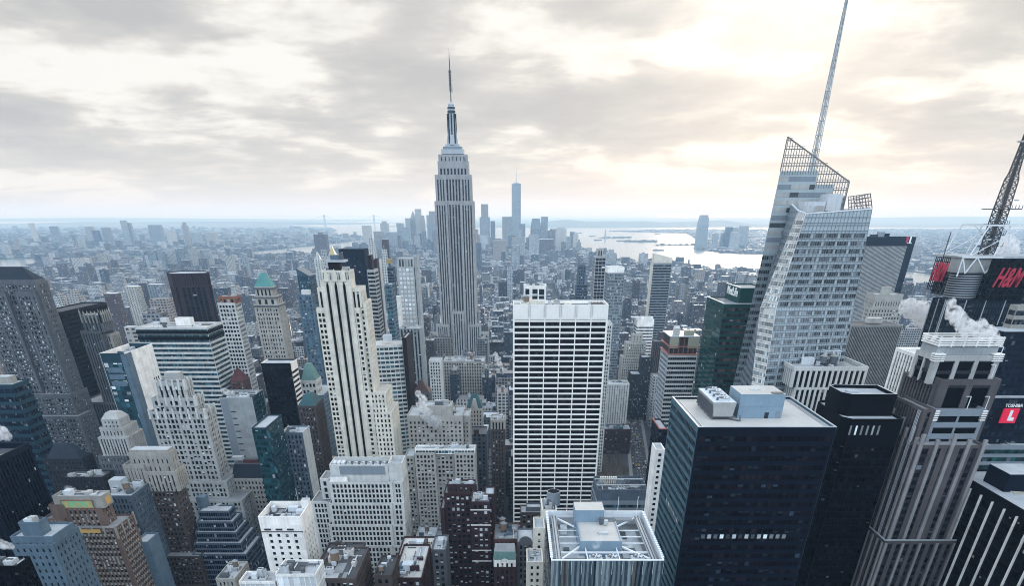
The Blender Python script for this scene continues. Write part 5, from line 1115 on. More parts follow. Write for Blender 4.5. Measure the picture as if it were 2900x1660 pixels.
for i in range(5):
    x = T5[0] + 1 + (T5[1] - T5[0] - 2) * i / 4; mb.box(x - .8, x + .8, T5[2] - .9, T5[2] + .4, 20, T5[5] + (5 if i in (0, 2) else 2.5))
for i in range(6):
    y = T5[2] + 2 + (T5[3] - T5[2] - 3) * i / 5; mb.box(T5[0] - .8, T5[0] + .5, y - .7, y + .7, 20, T5[5] + (3 + 2.5 * (i % 2)) + i * .8)
b.part('pier', mb, ['pinkstone'])
mb = MB()
for i in range(9): y = T7[2] + 1 + (T7[3] - T7[2] - 2) * i / 8; mb.box(T7[0] - .65, T7[0] + .3, y - .5, y + .5, 10, T7[5] - 1)
for i in range(6): x = T7[0] + 1 + (T7[1] - T7[0] - 2) * i / 5; mb.box(x - .6, x + .6, T7[2] - .65, T7[2] + .3, 10, T7[5] - 1)
b.part('pier', mb, ['pinkstone'])
mb = MB()
for p, q in (((T7[0], T7[3]), (T7[0], T7[2])), ((T7[0], T7[2]), (T7[1], T7[2]))): mb.bar((p[0], p[1], T7[5] + .6), (q[0], q[1], T7[5] + .6), .5)
b.part('coping', mb, ['alum'])
for y_ in (T5[2] + 6, ):
    mb = MB()
    for q in (-.5, .5, 1.5): mb.box(T5[0] - .95, T5[0] - .75, y_ + q, y_ + q + .18, 40, T5[5] + 14)
    b.part('metal_rail', mb, ['alum'])
for px_, py_ in ((2745, 1140), (2797, 1140), (2815, 1050), (2836, 1000)):
    x, z_ = at(px_, py_, 318 if py_ > 1100 else 324); mb = MB(); y_ = 318 if py_ > 1100 else 324; mb.bar((x, y_, z_ - 3), (x, y_, z_ + 2.5), .25); mb.bar((x - 2.2, y_, z_ + 2.5), (x, y_, z_ + 2.5), .25); b.part('davit', mb, ['whitesteel'])

b = NB('office_tower', 'black tower with bright white vertical ribs at the bottom right corner', 2800, 290, 'office tower', nwin=0)
Xe, zt = at(2699, 1329, 330)
b.tier('shaft', Xe, Xe + 90, 228, 330, 0, zt, S(k='c', bay=2, fl=3.8, ww=.86, wh=.7, pr=.3, wall='black', win='glass_black', core='glass_black', blind=.02, top=5, par=1.2, roof='roof_light'), sides='l')
for i in range(10):
    y = 330 - .6 - i * 8.9; mb = MB(); mb.box(Xe - .9, Xe - .02, y - .7, y, 0, zt - (.1 if i == 0 else 3.5)); b.part('white_rib', mb, ['white'])
b.box('penthouse', 2862, 2960, 1345, 1405, 300, 16, 'navy', 'roof_light')
mb = MB(); x, z_ = at(2870, 1398, 285); mb.bar((x, 285, z_), (x + 14, 285, z_ - 1), .5); mb.bar((x, 287, z_), (x + 14, 287, z_ - 1), .5); b.part('roof_rail', mb, ['safety_yellow'])
b = NB('office_building', 'low grey building with a white roof and green glazed bands at the right edge', 2850, 430, nwin=40)
b.px('shaft', 2784, 2990, 1262, 430, S(HB, wall='steel', win='glass_green', bay=3, fl=5), D=26); b.clutter(4, 81, mats=('equip_white', 'equip_dark'))
b = NB('office_building', 'white ribbed block squeezed left of the pink granite tower', 2570, 430, nwin=60)
Xe, zt = at(2602, 1006, 420); b.tier('shaft', Xe, Xe + 40, 420, depth_of(Xe, zt, 2538), 0, zt, S(k='v', bay=3.4, fl=3.9, ww=.52, wh=.62, pr=.7, wall='white', sp='black', top=2, win='glass_black', blind=.1, base=0, roof='roof_white'), sides='l')
b = NB('office_building', 'white and brown ribbed box with roof tanks and white machinery', 2350, 480, nwin=100)
b.px('shaft', 2250, 2461, 1098, 480, S(k='v', bay=3.6, fl=4, ww=.56, wh=.75, pr=.85, wall='pale', sp='creambrown', top=1.5, edge=1, win='glass_brown', blind=.03), xb=2199, zb=None, roofpart=False); T0 = b.last
b.px('upper_floors', 2250, 2461, 1039, 480, S(k='v', bay=3.6, fl=12, ww=.56, wh=.86, pr=.85, wall='pale', sp='creambrown', top=2.6, edge=1, win='glass_brown', blind=0, par=2, roof='roof_grey'), xb=2199, z0=T0[5] + .02); T_ = b.last; rz = T_[6]
for i in range(2):
    x, y = at(2243 + i * 22, 1010, 515 - i * 10)[0], 512 - i * 12; mb = MB(); mb.box(x, x + 9, y, y + 8, rz, rz + 4, 0); mb.box(x - .05, x + .6, y + .8, y + 3.4, rz + .8, rz + 3.4, 1); mb.box(x - .05, x + .6, y + 4.4, y + 7.2, rz + .8, rz + 3.4, 1); b.part('air_handler', mb, ['equip_white', 'equip_dark'])
for px_ in (2335, 2364): x = at(px_, 1025, 497)[0]; b.tank(x, 500, rz, 2.6, 4.2, 1.0, 'equip_dark', 'tan')
mb = MB(); x0, x1 = at(2330, 1000, 505)[0], at(2372, 1000, 505)[0]
for z_ in (rz + 7, rz + 8.5):
    for p, q in (((x0, 500), (x1, 500)), ((x1, 500), (x1, 510)), ((x1, 510), (x0, 510)), ((x0, 510), (x0, 500))): mb.bar((*p, z_), (*q, z_), .25)
for x in (x0, (x0 + x1) / 2, x1): mb.bar((x, 500, rz), (x, 500, rz + 8.5), .3); mb.bar((x, 510, rz), (x, 510, rz + 8.5), .3)
b.part('roof_frame', mb, ['whitesteel']); b.clutter(4, 83, mats=('equip_dark', 'equip'))
b = NB('office_building', 'grey tower of thin white vertical stripes behind the ribbed box', 2480, 640, nwin=0)
b.px('shaft', 2412, 2558, 921, 640, S(k='v', bay=1.35, fl=3.8, ww=.52, wh=.6, pr=.5, wall='ltgrey', sp='black', top=1.6, edge=.6, win='glass_navy', blind=.03, roof='roof_dark'), D=30, sides='fl'); T_ = b.last; b.box('penthouse', 2463, 2502, 902, 915, 652, 8, 'pale', 'roof_white')
b = NB('stone_tower', 'pale stepped stone tower with a drum top beside the thin striped tower', 2515, 900, 'tower', nwin=0)
ST = S(wall='limestone', bay=3.4, fl=4, ww=.5, wh=.55, blind=.1)
b.px('shaft', 2462, 2558, 872, 898, ST, xb=2450); b.px('upper_tier', 2482, 2560, 834, 902, S(ST, k='v', bay=3, fl=14, ww=.35, wh=.5, top=6, blind=0, sp='limestone'), D=26, z0=b.last[5] - 1); T_ = b.last; mb = MB(); mb.cyl((T_[0] + T_[1]) / 2, 915, T_[6], T_[6] + 8, 6, 5.5, 16, 0, 1); b.part('drum', mb, ['limestone', 'darkmetal'])
b = NB('office_slab', 'wide dark blue striped slab behind the crystal tower with a logo on its brow', 2510, 1260, 'office tower', nwin=0)
Y = 1260; zt = at(2594, 671, Y)[1]; x0 = at(2400, 671, Y)[0]; x1 = at(2576, 671, Y)[0]; x2 = at(2596, 671, Y)[0]
zb_ = at(2570, 697, Y)[1]
b.tier('shaft', x0, x1, Y, Y + 30, 0, zb_, S(k='v', bay=1.9, fl=4, ww=.5, wh=.6, pr=.5, wall='ltgrey', sp='navy', top=.2, edge=.3, win='glass_navy', blind=.02, core='glass_navy'), roofpart=False)
b.tier('end_panel', x1 + .02, x2, Y, Y + 30, 0, zb_, S(k='b', wall='navy', core='navy', top=.1), roofpart=False, foot=False); b.tier('crown', x0, x2, Y - .2, Y + 30, zb_, zt, S(k='b', wall='navy', core='navy'), foot=False)
b.box('penthouse', 2490, 2507, 657, 671, Y + 8, 8, 'steel'); b.box('penthouse', 2470, 2490, 664, 671, Y + 9, 8, 'darkmetal'); b.box('penthouse', 2511, 2521, 661, 671, Y + 9, 6, 'black')
mb = MB(); lx, lz = at(2564, 689, Y)[0], at(2564, 689, Y)[1]; s_ = (zt - zb_) * .72
mb.box(lx, lx + 3, Y - .8, Y - .3, lz + .5, lz + s_, 0); mb.quad((lx - 2, Y - .8, lz + s_ * .72), (lx, Y - .8, lz + s_ * .72), (lx + .2, Y - .8, lz + s_), (lx, Y - .8, lz + s_), 0); mb.box(lx + 5, lx + 7.5, Y - .8, Y - .3, lz + .5, lz + s_, 1); mb.box(lx + 3, lx + 10, Y - .8, Y - .3, lz - .3, lz + .48, 1)
b.part('logo', mb, ['signred', 'signwhite'])

# ================================================================== billboard tower with the lattice mast (right edge)
b = NB('billboard_tower', 'dark glass tower with red lettered rooftop signs and a tall lattice antenna', 2780, 550, 'skyscraper', nwin=60)
Y = 540; zt = at(2700, 727, Y)[1]; zs = at(2700, 850, Y)[1]; zu = at(2700, 775, Y)[1]
x0 = at(2682, 850, Y)[0]; x1 = at(2960, 850, Y)[0]; yb_ = depth_of(x0, zs, 2643)
TB = S(k='h', bay=2.2, fl=4, ww=.9, wh=.62, pr=.35, wall='navy', sp='tealpanel', top=1.5, edge=.8, win='glass', core='glass_navy', blind=.18, bl='blind_dim', roof='roof_light', big=0)
b.tier('shaft', x0, x1, Y, yb_, 0, zs, TB, sides='fl')
mb = MB()
for i in range(6): x = x0 + (x1 - x0) * i / 5; mb.bar((x, Y - .3, 0), (x, Y - .3, zs), .5)
for i in range(3): mb.bar((x0 - .3, Y + 1 + i * 9, 0), (x0 - .3, Y + 1 + i * 9, zs), .5)
b.part('silver_rib', mb, ['alum'])
b.tier('shoulder', x0 + 14, x1, Y + 8, Y + 50, zs, zu + 6, S(TB, wall='darkmetal', win='glass_black'), sides='fl', foot=False)
cx = at(2748, 800, Y + 6)[0]; mb = MB(); mb.cyl(cx, Y + 14, zs - 2, zu, 10.4, 10.4, 32, 0, 1)
for i in range(10): z_ = zs + 1 + (zu - zs - 3) * i / 9; mb.cyl(cx, Y + 14, z_, z_ + .5, 10.65, 10.65, 32, 2)
b.part('drum', mb, ['darkmetal', 'roof_dark', 'alum'])
mb = MB(); mb.box(cx - 12, cx + 12, Y + 6, Y + 30, zu + .05, zt - 1, 0); mb.box(x0 + 3, x1, Y + 4, Y + 38, zt - 1, zt, 1); b.part('roof_block', mb, ['ltgrey', 'roof_light'])
mb = MB(); q = [cx - 14, cx - 9, cx - 4, cx + 5, cx + 12]
for i in range(len(q) - 1): mb.bar((q[i], Y + 1, zu if i % 2 else zt - .5), (q[i + 1], Y + 1, zt - .5 if i % 2 else zu), .7)
for x in (cx - 14, cx + 12): mb.bar((x, Y + 1, zu - 2), (x, Y + 1, zt), .7)
mb.bar((cx - 14, Y + 1, zt - .5), (cx + 14, Y + 1, zt - .5), .8); b.part('roof_truss', mb, ['whitesteel'])
def sign(xa, xe, ya, ye, za, zb_, cols, rows):
    mb = MB(); a, c_ = Vector((xa, ya, 0)), Vector((xe, ye, 0))
    for i in range(cols + 1): p = a.lerp(c_, i / cols); mb.bar((p.x, p.y, za), (p.x, p.y, zb_), .4)
    for j in range(rows + 1): z_ = za + (zb_ - za) * j / rows; mb.bar((a.x, a.y, z_), (c_.x, c_.y, z_), .4)
    return b.part('sign_frame', mb, ['black'])
xa, xe = at(2812, 735, Y - 2)[0], at(2935, 735, Y - 2)[0]; za, zb_ = at(2812, 850, Y - 2)[1], at(2812, 733, Y - 2)[1]
f1 = sign(xa, xe, Y - 2, Y - 2, za, zb_, 9, 8)
mb = MB(); mb.box(xa, xe, Y - 1.2, Y - .8, za, zb_); b.part('sign_backing', mb, ['glass_black'], f1)
lx, lz = at(2851, 789, Y - 2); text('H&M', 'sign_lettering', 'signred', (lx, Y - 2.7, lz), (R(90), 0, 0), 16.5, f1, .55, .4, .52)
xs, _ = at(2694, 731, Y); yq = depth_of(xs, zt, 2654); za2, zb2 = at(2672, 826, Y)[1], at(2694, 731, Y)[1]
f2 = sign(xs, xs, yq, Y + .5, za2, zb2, 8, 8)
text('H&M', 'sign_lettering', 'signred', (xs - .7, (Y + yq) / 2 + .5, za2 * .46 + zb2 * .54), (R(90), 0, R(-90)), 16.5, f2, .55, .4, .48)
# mast
mx, my = at(2790, 727, Y + 26)[0], Y + 26; zm = at(2905, 400, my)[1] + 10; mb = MB(); N_ = 22
def rad(u): return 3.6 if u < .35 else (3.6 - (u - .35) * 2.4 if u < .62 else max(.8, 2.2 - (u - .62) * 3.4))
for i in range(N_):
    u0, u1 = i / N_, (i + 1) / N_; r0, r1 = rad(u0), rad(u1); z0, z1 = zt + (zm - zt) * u0, zt + (zm - zt) * u1; c4 = [(-1, -1), (1, -1), (1, 1), (-1, 1)]
    for k in range(4):
        a, c_ = c4[k], c4[(k + 1) % 4]
        mb.bar((mx + a[0] * r0, my + a[1] * r0, z0), (mx + a[0] * r1, my + a[1] * r1, z1), .6); mb.bar((mx + a[0] * r0, my + a[1] * r0, z0), (mx + c_[0] * r1, my + c_[1] * r1, z1), .35); mb.bar((mx + c_[0] * r0, my + c_[1] * r0, z0), (mx + a[0] * r1, my + a[1] * r1, z1), .3); mb.bar((mx + a[0] * r1, my + a[1] * r1, z1), (mx + c_[0] * r1, my + c_[1] * r1, z1), .4)
mb.cyl(mx, my, zt, zm, .9, .5, 8)
an = b.part('antenna_mast', mb, ['antenna'])
mb = MB()
for z_, r_ in ((zt + 5, 6.5), (zt + 12, 6), (zt + 18, 6), (zt + 27, 9.5)):
    mb.box(mx - r_, mx + r_, my - r_ * .8, my + r_ * .8, z_, z_ + .5)
    for a in range(9): mb.bar((mx - r_ + a * r_ / 4, my - r_ * .8, z_), (mx - r_ + a * r_ / 4, my - r_ * .8, z_ + 2.5), .3)
b.part('mast_platform', mb, ['antenna'], an)
for dx, z_, r_ in ((-9, 5, 3.2), (-4, 9, 1.6), (4, 14, 1.8), (3, 20, 1.6), (-5, 30, 1.5), (6, 32, 1.5), (-5, 64, 2.0)):
    mb = MB(); mb.cyl(mx + dx, my - 4, zt + z_, zt + z_ + .8, r_, r_, 14); o = b.part('dish_antenna', mb, ['antenna' if r_ > 3 else 'equip'], an)
mb = MB(); zg = at(2790, 637, my)[1]; gx0, gx1, gx2, gx3 = mx - 22, mx + 26, mx - 15, mx + 20
for y_ in (Y + 8, Y + 42):
    mb.bar((gx0, y_, zt), (gx2, y_, zg), .7); mb.bar((gx1, y_, zt), (gx3, y_, zg), .7); mb.bar((gx2, y_, zg), (gx3, y_, zg), .9); mb.bar((gx0, y_, zt), (gx3 - 8, y_, zg), .35); mb.bar((gx1, y_, zt), (gx2 + 8, y_, zg), .35); mb.bar((mx - 5, y_, zt), (mx, y_, zg), .8)
for x in (gx2, gx3): mb.bar((x, Y + 8, zg), (x, Y + 42, zg), .7)
b.part('roof_gantry', mb, ['whitesteel'])
mb = MB(); xq = at(2680, 700, Y + 10)[0]; mb.bar((xq, Y + 10, zt - 4), (xq, Y + 10, zt + 14), .5); mb.bar((xq - 1.6, Y + 10, zt + 9), (xq + 1.6, Y + 10, zt + 9), .3); b.part('whip_antenna', mb, ['antenna'])
b = NB('office_tower', 'navy glass tower at the right edge behind the pink granite tower', 2890, 450, nwin=0)
b.px('shaft', 2845, 2990, 940, 450, S(CURT, wall='navy', win='glass_navy', core='glass_navy', bay=2.2, fl=3.6, blind=.05, bl='blind_dim'), D=30, sides='fl')
b = NB('office_building', 'pale roofed building at the right edge behind the navy glass tower', 2890, 470, nwin=0); b.px('shaft', 2884, 3000, 866, 472, S(HB, wall='tan', fl=5, win='glass'), D=8)
b = NB('sign_tower', 'dark tower carrying a red and white lit advertising screen', 2865, 560, 'sign tower', nwin=0)
b.px('shaft', 2818, 2990, 1128, 438, S(HB, wall='navy', win='glass_navy', fl=4.5, blind=.06), D=20)
xa, z1 = at(2846, 1158, 434); xe, _ = at(2890, 1158, 434); z0 = at(2846, 1199, 434)[1]
mb = MB(); mb.box(xa, xe, 434, 435, z0, z1); sc_ = b.part('advert_screen', mb, ['screenred'])
mb = MB(); w_ = xe - xa; mb.box(xa + w_ * .42, xa + w_ * .6, 433.7, 433.98, z0 + w_ * .15, z1 - w_ * .1); mb.box(xa + w_ * .6, xa + w_ * .82, 433.7, 433.98, z0 + w_ * .15, z0 + w_ * .35); b.part('screen_mark', mb, ['signwhite'], sc_)
x, z_ = at(2872, 1150, 433.5); text('TOSHIBA', 'sign_lettering', 'signwhite', (x, 433.5, z_), (R(90), 0, 0), 2.7, b.o, 0, .1, 1.0); x, z_ = at(2870, 1139, 433.5); text('2015', 'sign_lettering', 'blind_dim', (x, 433.5, z_), (R(90), 0, 0), 2.7, b.o, 0, .1, 1.0)

# ================================================================== green glass tower and its neighbours
b = NB('office_tower', 'dark green glass tower in two heights with white lettering on its upper block', 2060, 600, 'office tower', nwin=100)
GG = S(CURT, k='h', wall='greenpanel', sp='greenpanel', win='glass_green', core='glass_green', bay=3, fl=4, wh=.5, blind=.12, bl='blind_dim', pr=.2, top=2, roof='roof_grey')
GS = S(CURT, wall='greenpanel', win='glass_green', core='glass_green', bay=2.4, fl=4, wh=.7, blind=.02, pr=.12)
b.px('shaft', 2051, 2160, 861, 580, S(GG, win='glass_redlit'), xb=2003, side=GS, sides='fl'); T_ = b.last
b.px('upper_block', 2099, 2175, 816, 590, S(GG, k='b', win='glass_green'), xb=2058, side=S(GS, k='b', wall='greenpanel', core='greenpanel'), sides='f', z0=T_[5] - 1, foot=False); T1 = b.last
mb = MB(); 
for (p, q) in (((T_[0], T_[3]), (T_[0], T_[2])), ((T_[0], T_[2]), (T_[1], T_[2]))): mb.bar((p[0], p[1], T_[5] + .2), (q[0], q[1], T_[5] + .2), .5)
for (p, q) in (((T1[0], T1[3]), (T1[0], T1[2])), ((T1[0], T1[2]), (T1[1], T1[2]))): mb.bar((p[0], p[1], T1[5] + .2), (q[0], q[1], T1[5] + .2), .5)
b.part('coping', mb, ['whitesteel'])
text('MetLife', 'sign_lettering', 'signwhite', (T1[0] - .6, (T1[2] + T1[3]) / 2 - 1, (T1[4] + T1[5]) / 2 + 1.5), (R(90), 0, R(-90)), 8.2, b.o, 0, .15, 1.25)
b.clutter(3, 85, T_, mats=('equip_white', 'brickbrown'))
b = NB('construction_tower', 'glass tower still under construction with orange edges and yellow upper floors', 1930, 640, nwin=80)
CS = S(HB, wall='pale', win='glass', sp='steel', fl=3.9, bay=2.0, blind=.1)
b.px('shaft', 1893, 1975, 1004, 640, CS, xb=1872, side=S(CURT, wall='alum', win='glass_blue', core='glass_blue', fl=3.9), sides='fl'); T_ = b.last
mb = MB(); mb.box(T_[0] - .8, T_[1] + .4, T_[2] - .8, T_[3] + .4, T_[5] - .2, T_[5] + .5, 0); mb.box(T_[0] - .6, T_[1] + .3, T_[2] - .6, T_[3], T_[5] + 6, T_[5] + 6.5, 0); b.part('safety_netting', mb, ['scaffold_orange'])
mb = MB(); mb.box(T_[0] + 1, T_[1] - 1, T_[2] + 1, T_[3] - 1, T_[5] - 1, T_[5] + 13, 0)
for i in range(7): x = T_[0] + (T_[1] - T_[0]) * i / 6; mb.box(x - .4, x + .4, T_[2], T_[2] + .8, T_[5], T_[5] + 13, 1)
b.part('unfinished_floors', mb, ['darkmetal', 'rust'])
mb = MB()
for i, (a, e) in enumerate(((0, .3), (.62, 1))): mb.box(T_[0] + (T_[1] - T_[0]) * a, T_[0] + (T_[1] - T_[0]) * e, T_[2] - .3, T_[2] - .05, T_[5] + 5, T_[5] + 13.5)
b.part('insulation_panel', mb, ['safety_yellow']); mb = MB(); mb.box(T_[0] - .2, T_[1], T_[2] - .2, T_[3], T_[5] + 13.6, T_[5] + 14.4, 0); mb.box(T_[0] + 4, T_[0] + 9, T_[2] + 6, T_[2] + 12, T_[5] + 14.4, T_[5] + 20, 1); mb.box(T_[0] + 14, T_[0] + 22, T_[2] + 6, T_[2] + 12, T_[5] + 14.4, T_[5] + 18, 2); b.part('top_deck', mb, ['alum', 'pale', 'safety_yellow'])
b = NB('office_tower', 'slim brown brick tower with vertical stripes beside the construction site', 1868, 610, nwin=40)
b.px('shaft', 1851, 1886, 967, 1000, S(k='v', bay=2.6, fl=3.6, ww=.45, wh=.6, wall='brickbrown', sp='darkbrown', pr=.5, blind=.05, top=2), xb=1847, sides='fl'); b.px('upper_tier', 1868, 1894, 941, 1010, S(wall='brickbrown', k='b', core='brickbrown'), D=12, z0=b.last[5] - 1)
b = NB('office_building', 'white banded modern block behind the stepped cream building', 1830, 760, nwin=0); b.px('shaft', 1806, 1853, 905, 1090, S(HB, wall='white', win='glass_grey', fl=4, top=9), D=30); b.box('penthouse', 1815, 1850, 897, 906, 1100, 8, 'white')
b = NB('stepped_building', 'cream stepped building with a slim central crown', 1805, 700, nwin=60)
CS2 = S(wall='limestone', bay=2.8, fl=3.6, ww=.45, blind=.2)
b.px('shaft', 1762, 1832, 1012, 1038, CS2, D=26); b.px('upper_tier', 1774, 1831, 971, 1041, CS2, D=20, z0=b.last[5] - 1); b.px('crown', 1791, 1821, 948, 1044, S(CS2, ww=.25, bay=4), D=12, z0=b.last[5] - 1)
b = NB('brick_building', 'dark brick stepped building with scattered lit windows', 1815, 650, nwin=60)
b.px('shaft', 1788, 1850, 1060, 995, S(wall='darkstone', bay=2.5, fl=3.4, ww=.42, blind=.35), D=26); b.px('upper_tier', 1818, 1851, 1012, 999, S(wall='darkstone', bay=2.5, ww=.42, blind=.3), D=20, z0=b.last[5] - 1); b.clutter(2, 90)
b = NB('classical_building', 'pale classical block with tall pilasters right of the white grid tower', 1745, 640, nwin=50)
b.px('shaft', 1709, 1783, 1088, 890, S(k='v', wall='pale', bay=3.2, fl=3.6, ww=.4, wh=.55, pr=.6, sp='ltgrey', blind=.2), D=24); b.clutter(4, 91)
b = NB('brick_building', 'dark brown ornate block with a few lit windows by the avenue', 1750, 590, nwin=50)
b.px('shaft', 1712, 1789, 1216, 830, S(wall='brickdark', bay=3, fl=4, ww=.4, wh=.5, blind=.2, k='p', top=2.5, roof='roof_grey'), D=24); b.clutter(5, 92, mats=('bluewhite', 'equip_white', 'copper_dark'))
b = NB('office_building', 'thin pale slab just behind the right side of the white grid tower', 1724, 760, nwin=0); b.px('shaft', 1712, 1735, 917, 760, S(wall='pale', bay=2.5, ww=.6, blind=.1), D=30)
b = NB('office_building', 'low dark block edged with orange netting beside the dark tower', 1860, 500, nwin=0); b.px('shaft', 1868, 1892, 1216, 500, S(HB, wall='navy', win='glass_black'), xb=1848, sides='fl'); T_ = b.last; mb = MB(); mb.box(T_[0] - .3, T_[0] + .5, T_[2] - .3, T_[3], T_[5] - .1, T_[5] + .7); mb.box(T_[0] + .5, T_[1], T_[2] - .3, T_[2] + .5, T_[5] - .1, T_[5] + .7); b.part('safety_netting', mb, ['scaffold_orange'])
b = NB('office_building', 'thin bright white slab standing against the dark tower', 1865, 400, nwin=60)
X0, zt = at(1858, 1274, 398); X1, _ = at(1884, 1274, 398); b.tier('shaft', X0, X1, 398, 412, 0, zt, S(wall='white', bay=3.2, fl=3.4, ww=.45, wh=.5, blind=.1, edge=.7, core='white'), side=S(k='b', wall='white', core='white', top=.5), sides='f')
b = NB('plant_building', 'grey building with a perforated screen and exposed rooftop machinery', 1760, 430, nwin=0)
b.px('shaft', 1690, 1838, 1420, 425, S(HB, wall='steel', win='glass_teal', fl=4, core='glass_teal'), D=34); T_ = b.last
b.px('plant_screen', 1693, 1835, 1388, 428, S(k='b', wall='bluegrey', core='steel', top=.5, par=4, roof='roof_dark'), D=28, z0=T_[5] - 1); b.clutter(14, 95, mx=5, mats=('equip', 'equip_dark', 'equip_white', 'steel'))
T1 = b.last; mb = MB()
for i in range(8): mb.box(T1[0] + 4 + i * 1.5, T1[0] + 5 + i * 1.5, T1[3] - 6, T1[3] - 3.5, T1[6], T1[6] + 5)
b.part('white_duct', mb, ['cream']); mb = MB()
for y_ in (T1[2] + 8, T1[3] - 8): mb.bar((T1[0], y_, T1[5] + .5), (T1[1], y_, T1[5] + .5), .6)
b.part('pipe_rack', mb, ['alum'])

# ================================================================== middle distance, named by look
b = NB('office_tower', 'white gridded tower with rows of bright square panels', 1150, 980, 'office tower', nwin=100)
Y = 980
b.px('crown', 1124, 1172, 731, Y, S(k='v', wall='ltgrey', sp='ltgrey', bay=4.1, fl=18, ww=.62, wh=.85, top=1.2, win='glass_grey', bl='blind_dim', blind=0, edge=1.4, par=.6), D=26, zb=757)
b.px('shaft', 1124, 1172, 757, Y, S(wall='ltgrey', bay=4.4, fl=4.9, ww=.7, wh=.64, win='blind_bright', bl='blind', blind=0, edge=1.4, top=.3, pr=.3, core='concrete'), D=26, roofpart=False)
b.px('side_slab', 1172.3, 1180, 727, Y, S(k='b', wall='concrete', core='concrete'), D=26)
b = NB('office_building', 'blank white slab with a column of tiny windows left of the white gridded tower', 1117, 940, nwin=0); b.px('shaft', 1107, 1129, 842, 940, S(k='b', wall='white', core='white'), D=20, zb=None)
b = NB('office_building', 'grey stone base block under the white gridded tower', 1150, 920, nwin=0); b.px('shaft', 1111, 1191, 930, 920, S(k='v', wall='concrete', bay=4, fl=4, ww=.5, wh=.6, sp='darkmetal', pr=.6), D=30); b.clutter(3, 97)
b = NB('office_building', 'curved banded glass building with a brown service slab', 1092, 690, nwin=80)
HS = S(HB, wall='pale', win='glass_teal', core='glass_teal', fl=3.9, bay=5, ww=.96, wh=.56, roof='roof_white')
xa, zt = at(1046, 978, 690); xe, _ = at(1137, 978, 690); n_ = 7; pts = [(xa + (xe - xa) * i / n_, 690 + 4 * (i / n_) ** 2 * 2) for i in range(n_ + 1)] + [(xe, 720), (xa, 720)]
b.polyt('shaft', pts, 0, zt, HS); b.px('service_slab', 1138, 1150, 957, 694, S(k='b', wall='darkbrown', core='darkbrown'), xb=1165); b.box('penthouse', 1083, 1106, 950, 966, 702, 8, 'equip')
b = NB('office_tower', 'broad dark navy slab tower left of the tall mast skyscraper', 994, 1000, 'office tower', nwin=0); b.px('shaft', 958, 1031, 706, 1000, S(CURT, wall='navy', win='glass_navy', core='glass_navy', bay=2.4, fl=3.9, top=8, blind=.02), D=30, zb=None)
b = NB('office_tower', 'narrow dark purple-brown slab tower with one pale edge', 1063, 900, 'office tower', nwin=0); b.px('shaft', 1055, 1067, 735, 900, S(k='b', wall='maroon', core='maroon'), D=26); T_ = b.last; mb = MB(); mb.box(T_[1] + .02, T_[1] + .8, T_[2] + 12, T_[2] + 26, 0, T_[5] - .3); b.part('pale_edge', mb, ['pale'])
b = NB('office_tower', 'dark ribbed tower in front of the purple-brown slab', 1048, 870, 'office tower', nwin=0); b.px('shaft', 1039, 1060, 764, 870, S(HB, wall='ltgrey', win='glass_black', fl=4), D=26); b.box('penthouse', 1040, 1051, 722, 764, 880, 12, 'darkbrown')
b = NB('office_building', 'pale teal glass building left of the blank white slab', 1098, 830, nwin=0); b.px('shaft', 1090, 1107, 806, 830, S(CURT, wall='bluewhite', win='glass_teal', core='glass_teal', fl=4), D=30)
b = NB('office_building', 'dark building with a gold topped cube behind the teal glass building', 1102, 1100, nwin=0); b.px('shaft', 1096, 1113, 757, 1100, S(CURT, wall='bluegrey', win='glass_navy'), D=20); b.box('gold_cube', 1093, 1108, 735, 746, 1098, 14, 'gold', 'gold')
b = NB('glass_tower', 'slim blue-green glass tower with a sharply slanted top', 860, 950, 'tower', nwin=0)
xa, z1 = at(838, 760, 950); xe, z2 = at(876, 782, 950); b.tier('shaft', xa, xe, 950, 980, 0, z2, S(CURT, wall='tealpanel', win='glass_blue', core='glass_blue', fl=4), roofpart=False); mb = MB(); n = len(mb.v)
mb.v += [(xa, 950.1, z2), (xe, 950.1, z2), (xe, 980, z2), (xa, 980, z2), (xa, 950.1, z1), (xa, 980, z1)]; mb.f += [(0, 1, 4), (2, 3, 5), (1, 2, 5, 4), (3, 0, 4, 5)]; mb.m += [0] * 4; b.part('slanted_crown', mb, ['glass_blue'])
b = NB('office_building', 'pale blue gridded building beside the cream striped tower', 862, 800, nwin=0); b.px('shaft', 842, 883, 835, 800, S(wall='bluewhite', bay=3.4, fl=3.6, ww=.6, blind=.2, win='glass_blue'), xb=892); b.box('penthouse', 852, 874, 822, 836, 806, 8, 'pale')
b = NB('office_tower', 'dark glass tower with thin pale floor lines and a stepped mechanical top', 1700, 1300, 'office tower', nwin=0); b.px('shaft', 1686, 1717, 727, 1300, S(k='c', wall='ltgrey', bay=6, fl=5, ww=.9, wh=.8, win='glass_navy', core='glass_navy', pr=.25, blind=.02), xb=1679); b.px('upper_tier', 1692, 1709, 704, 1304, S(wall='ltgrey', k='v', bay=4, fl=8, ww=.5, wh=.7), D=16, z0=b.last[5] - 1)
b = NB('glass_tower', 'pale grey glass tower with a white band along its top', 1746, 1100, 'tower', nwin=0); b.px('shaft', 1723, 1769, 773, 1100, S(CURT, wall='steel', win='glass_grey', core='glass_grey', fl=4, blind=.15), D=34); b.px('crown', 1723, 1769, 757, 1100, S(k='b', wall='white', core='white'), D=34, z0=b.last[5] - .5, foot=False)
b = NB('apartment_tower', 'beige edged tower with a sloping top and dark glass floors', 1876, 1150, 'tower', nwin=0)
b.px('shaft', 1851, 1903, 745, 1150, S(HB, wall='steel', win='glass', core='glass', fl=3.6, bay=3, blind=.25), xb=1843, side=S(k='b', wall='cream', core='cream'), sides='f'); T_ = b.last; mb = MB(); zt2 = at(1845, 718, 1150)[1]; z3 = at(1900, 730, 1150)[1]
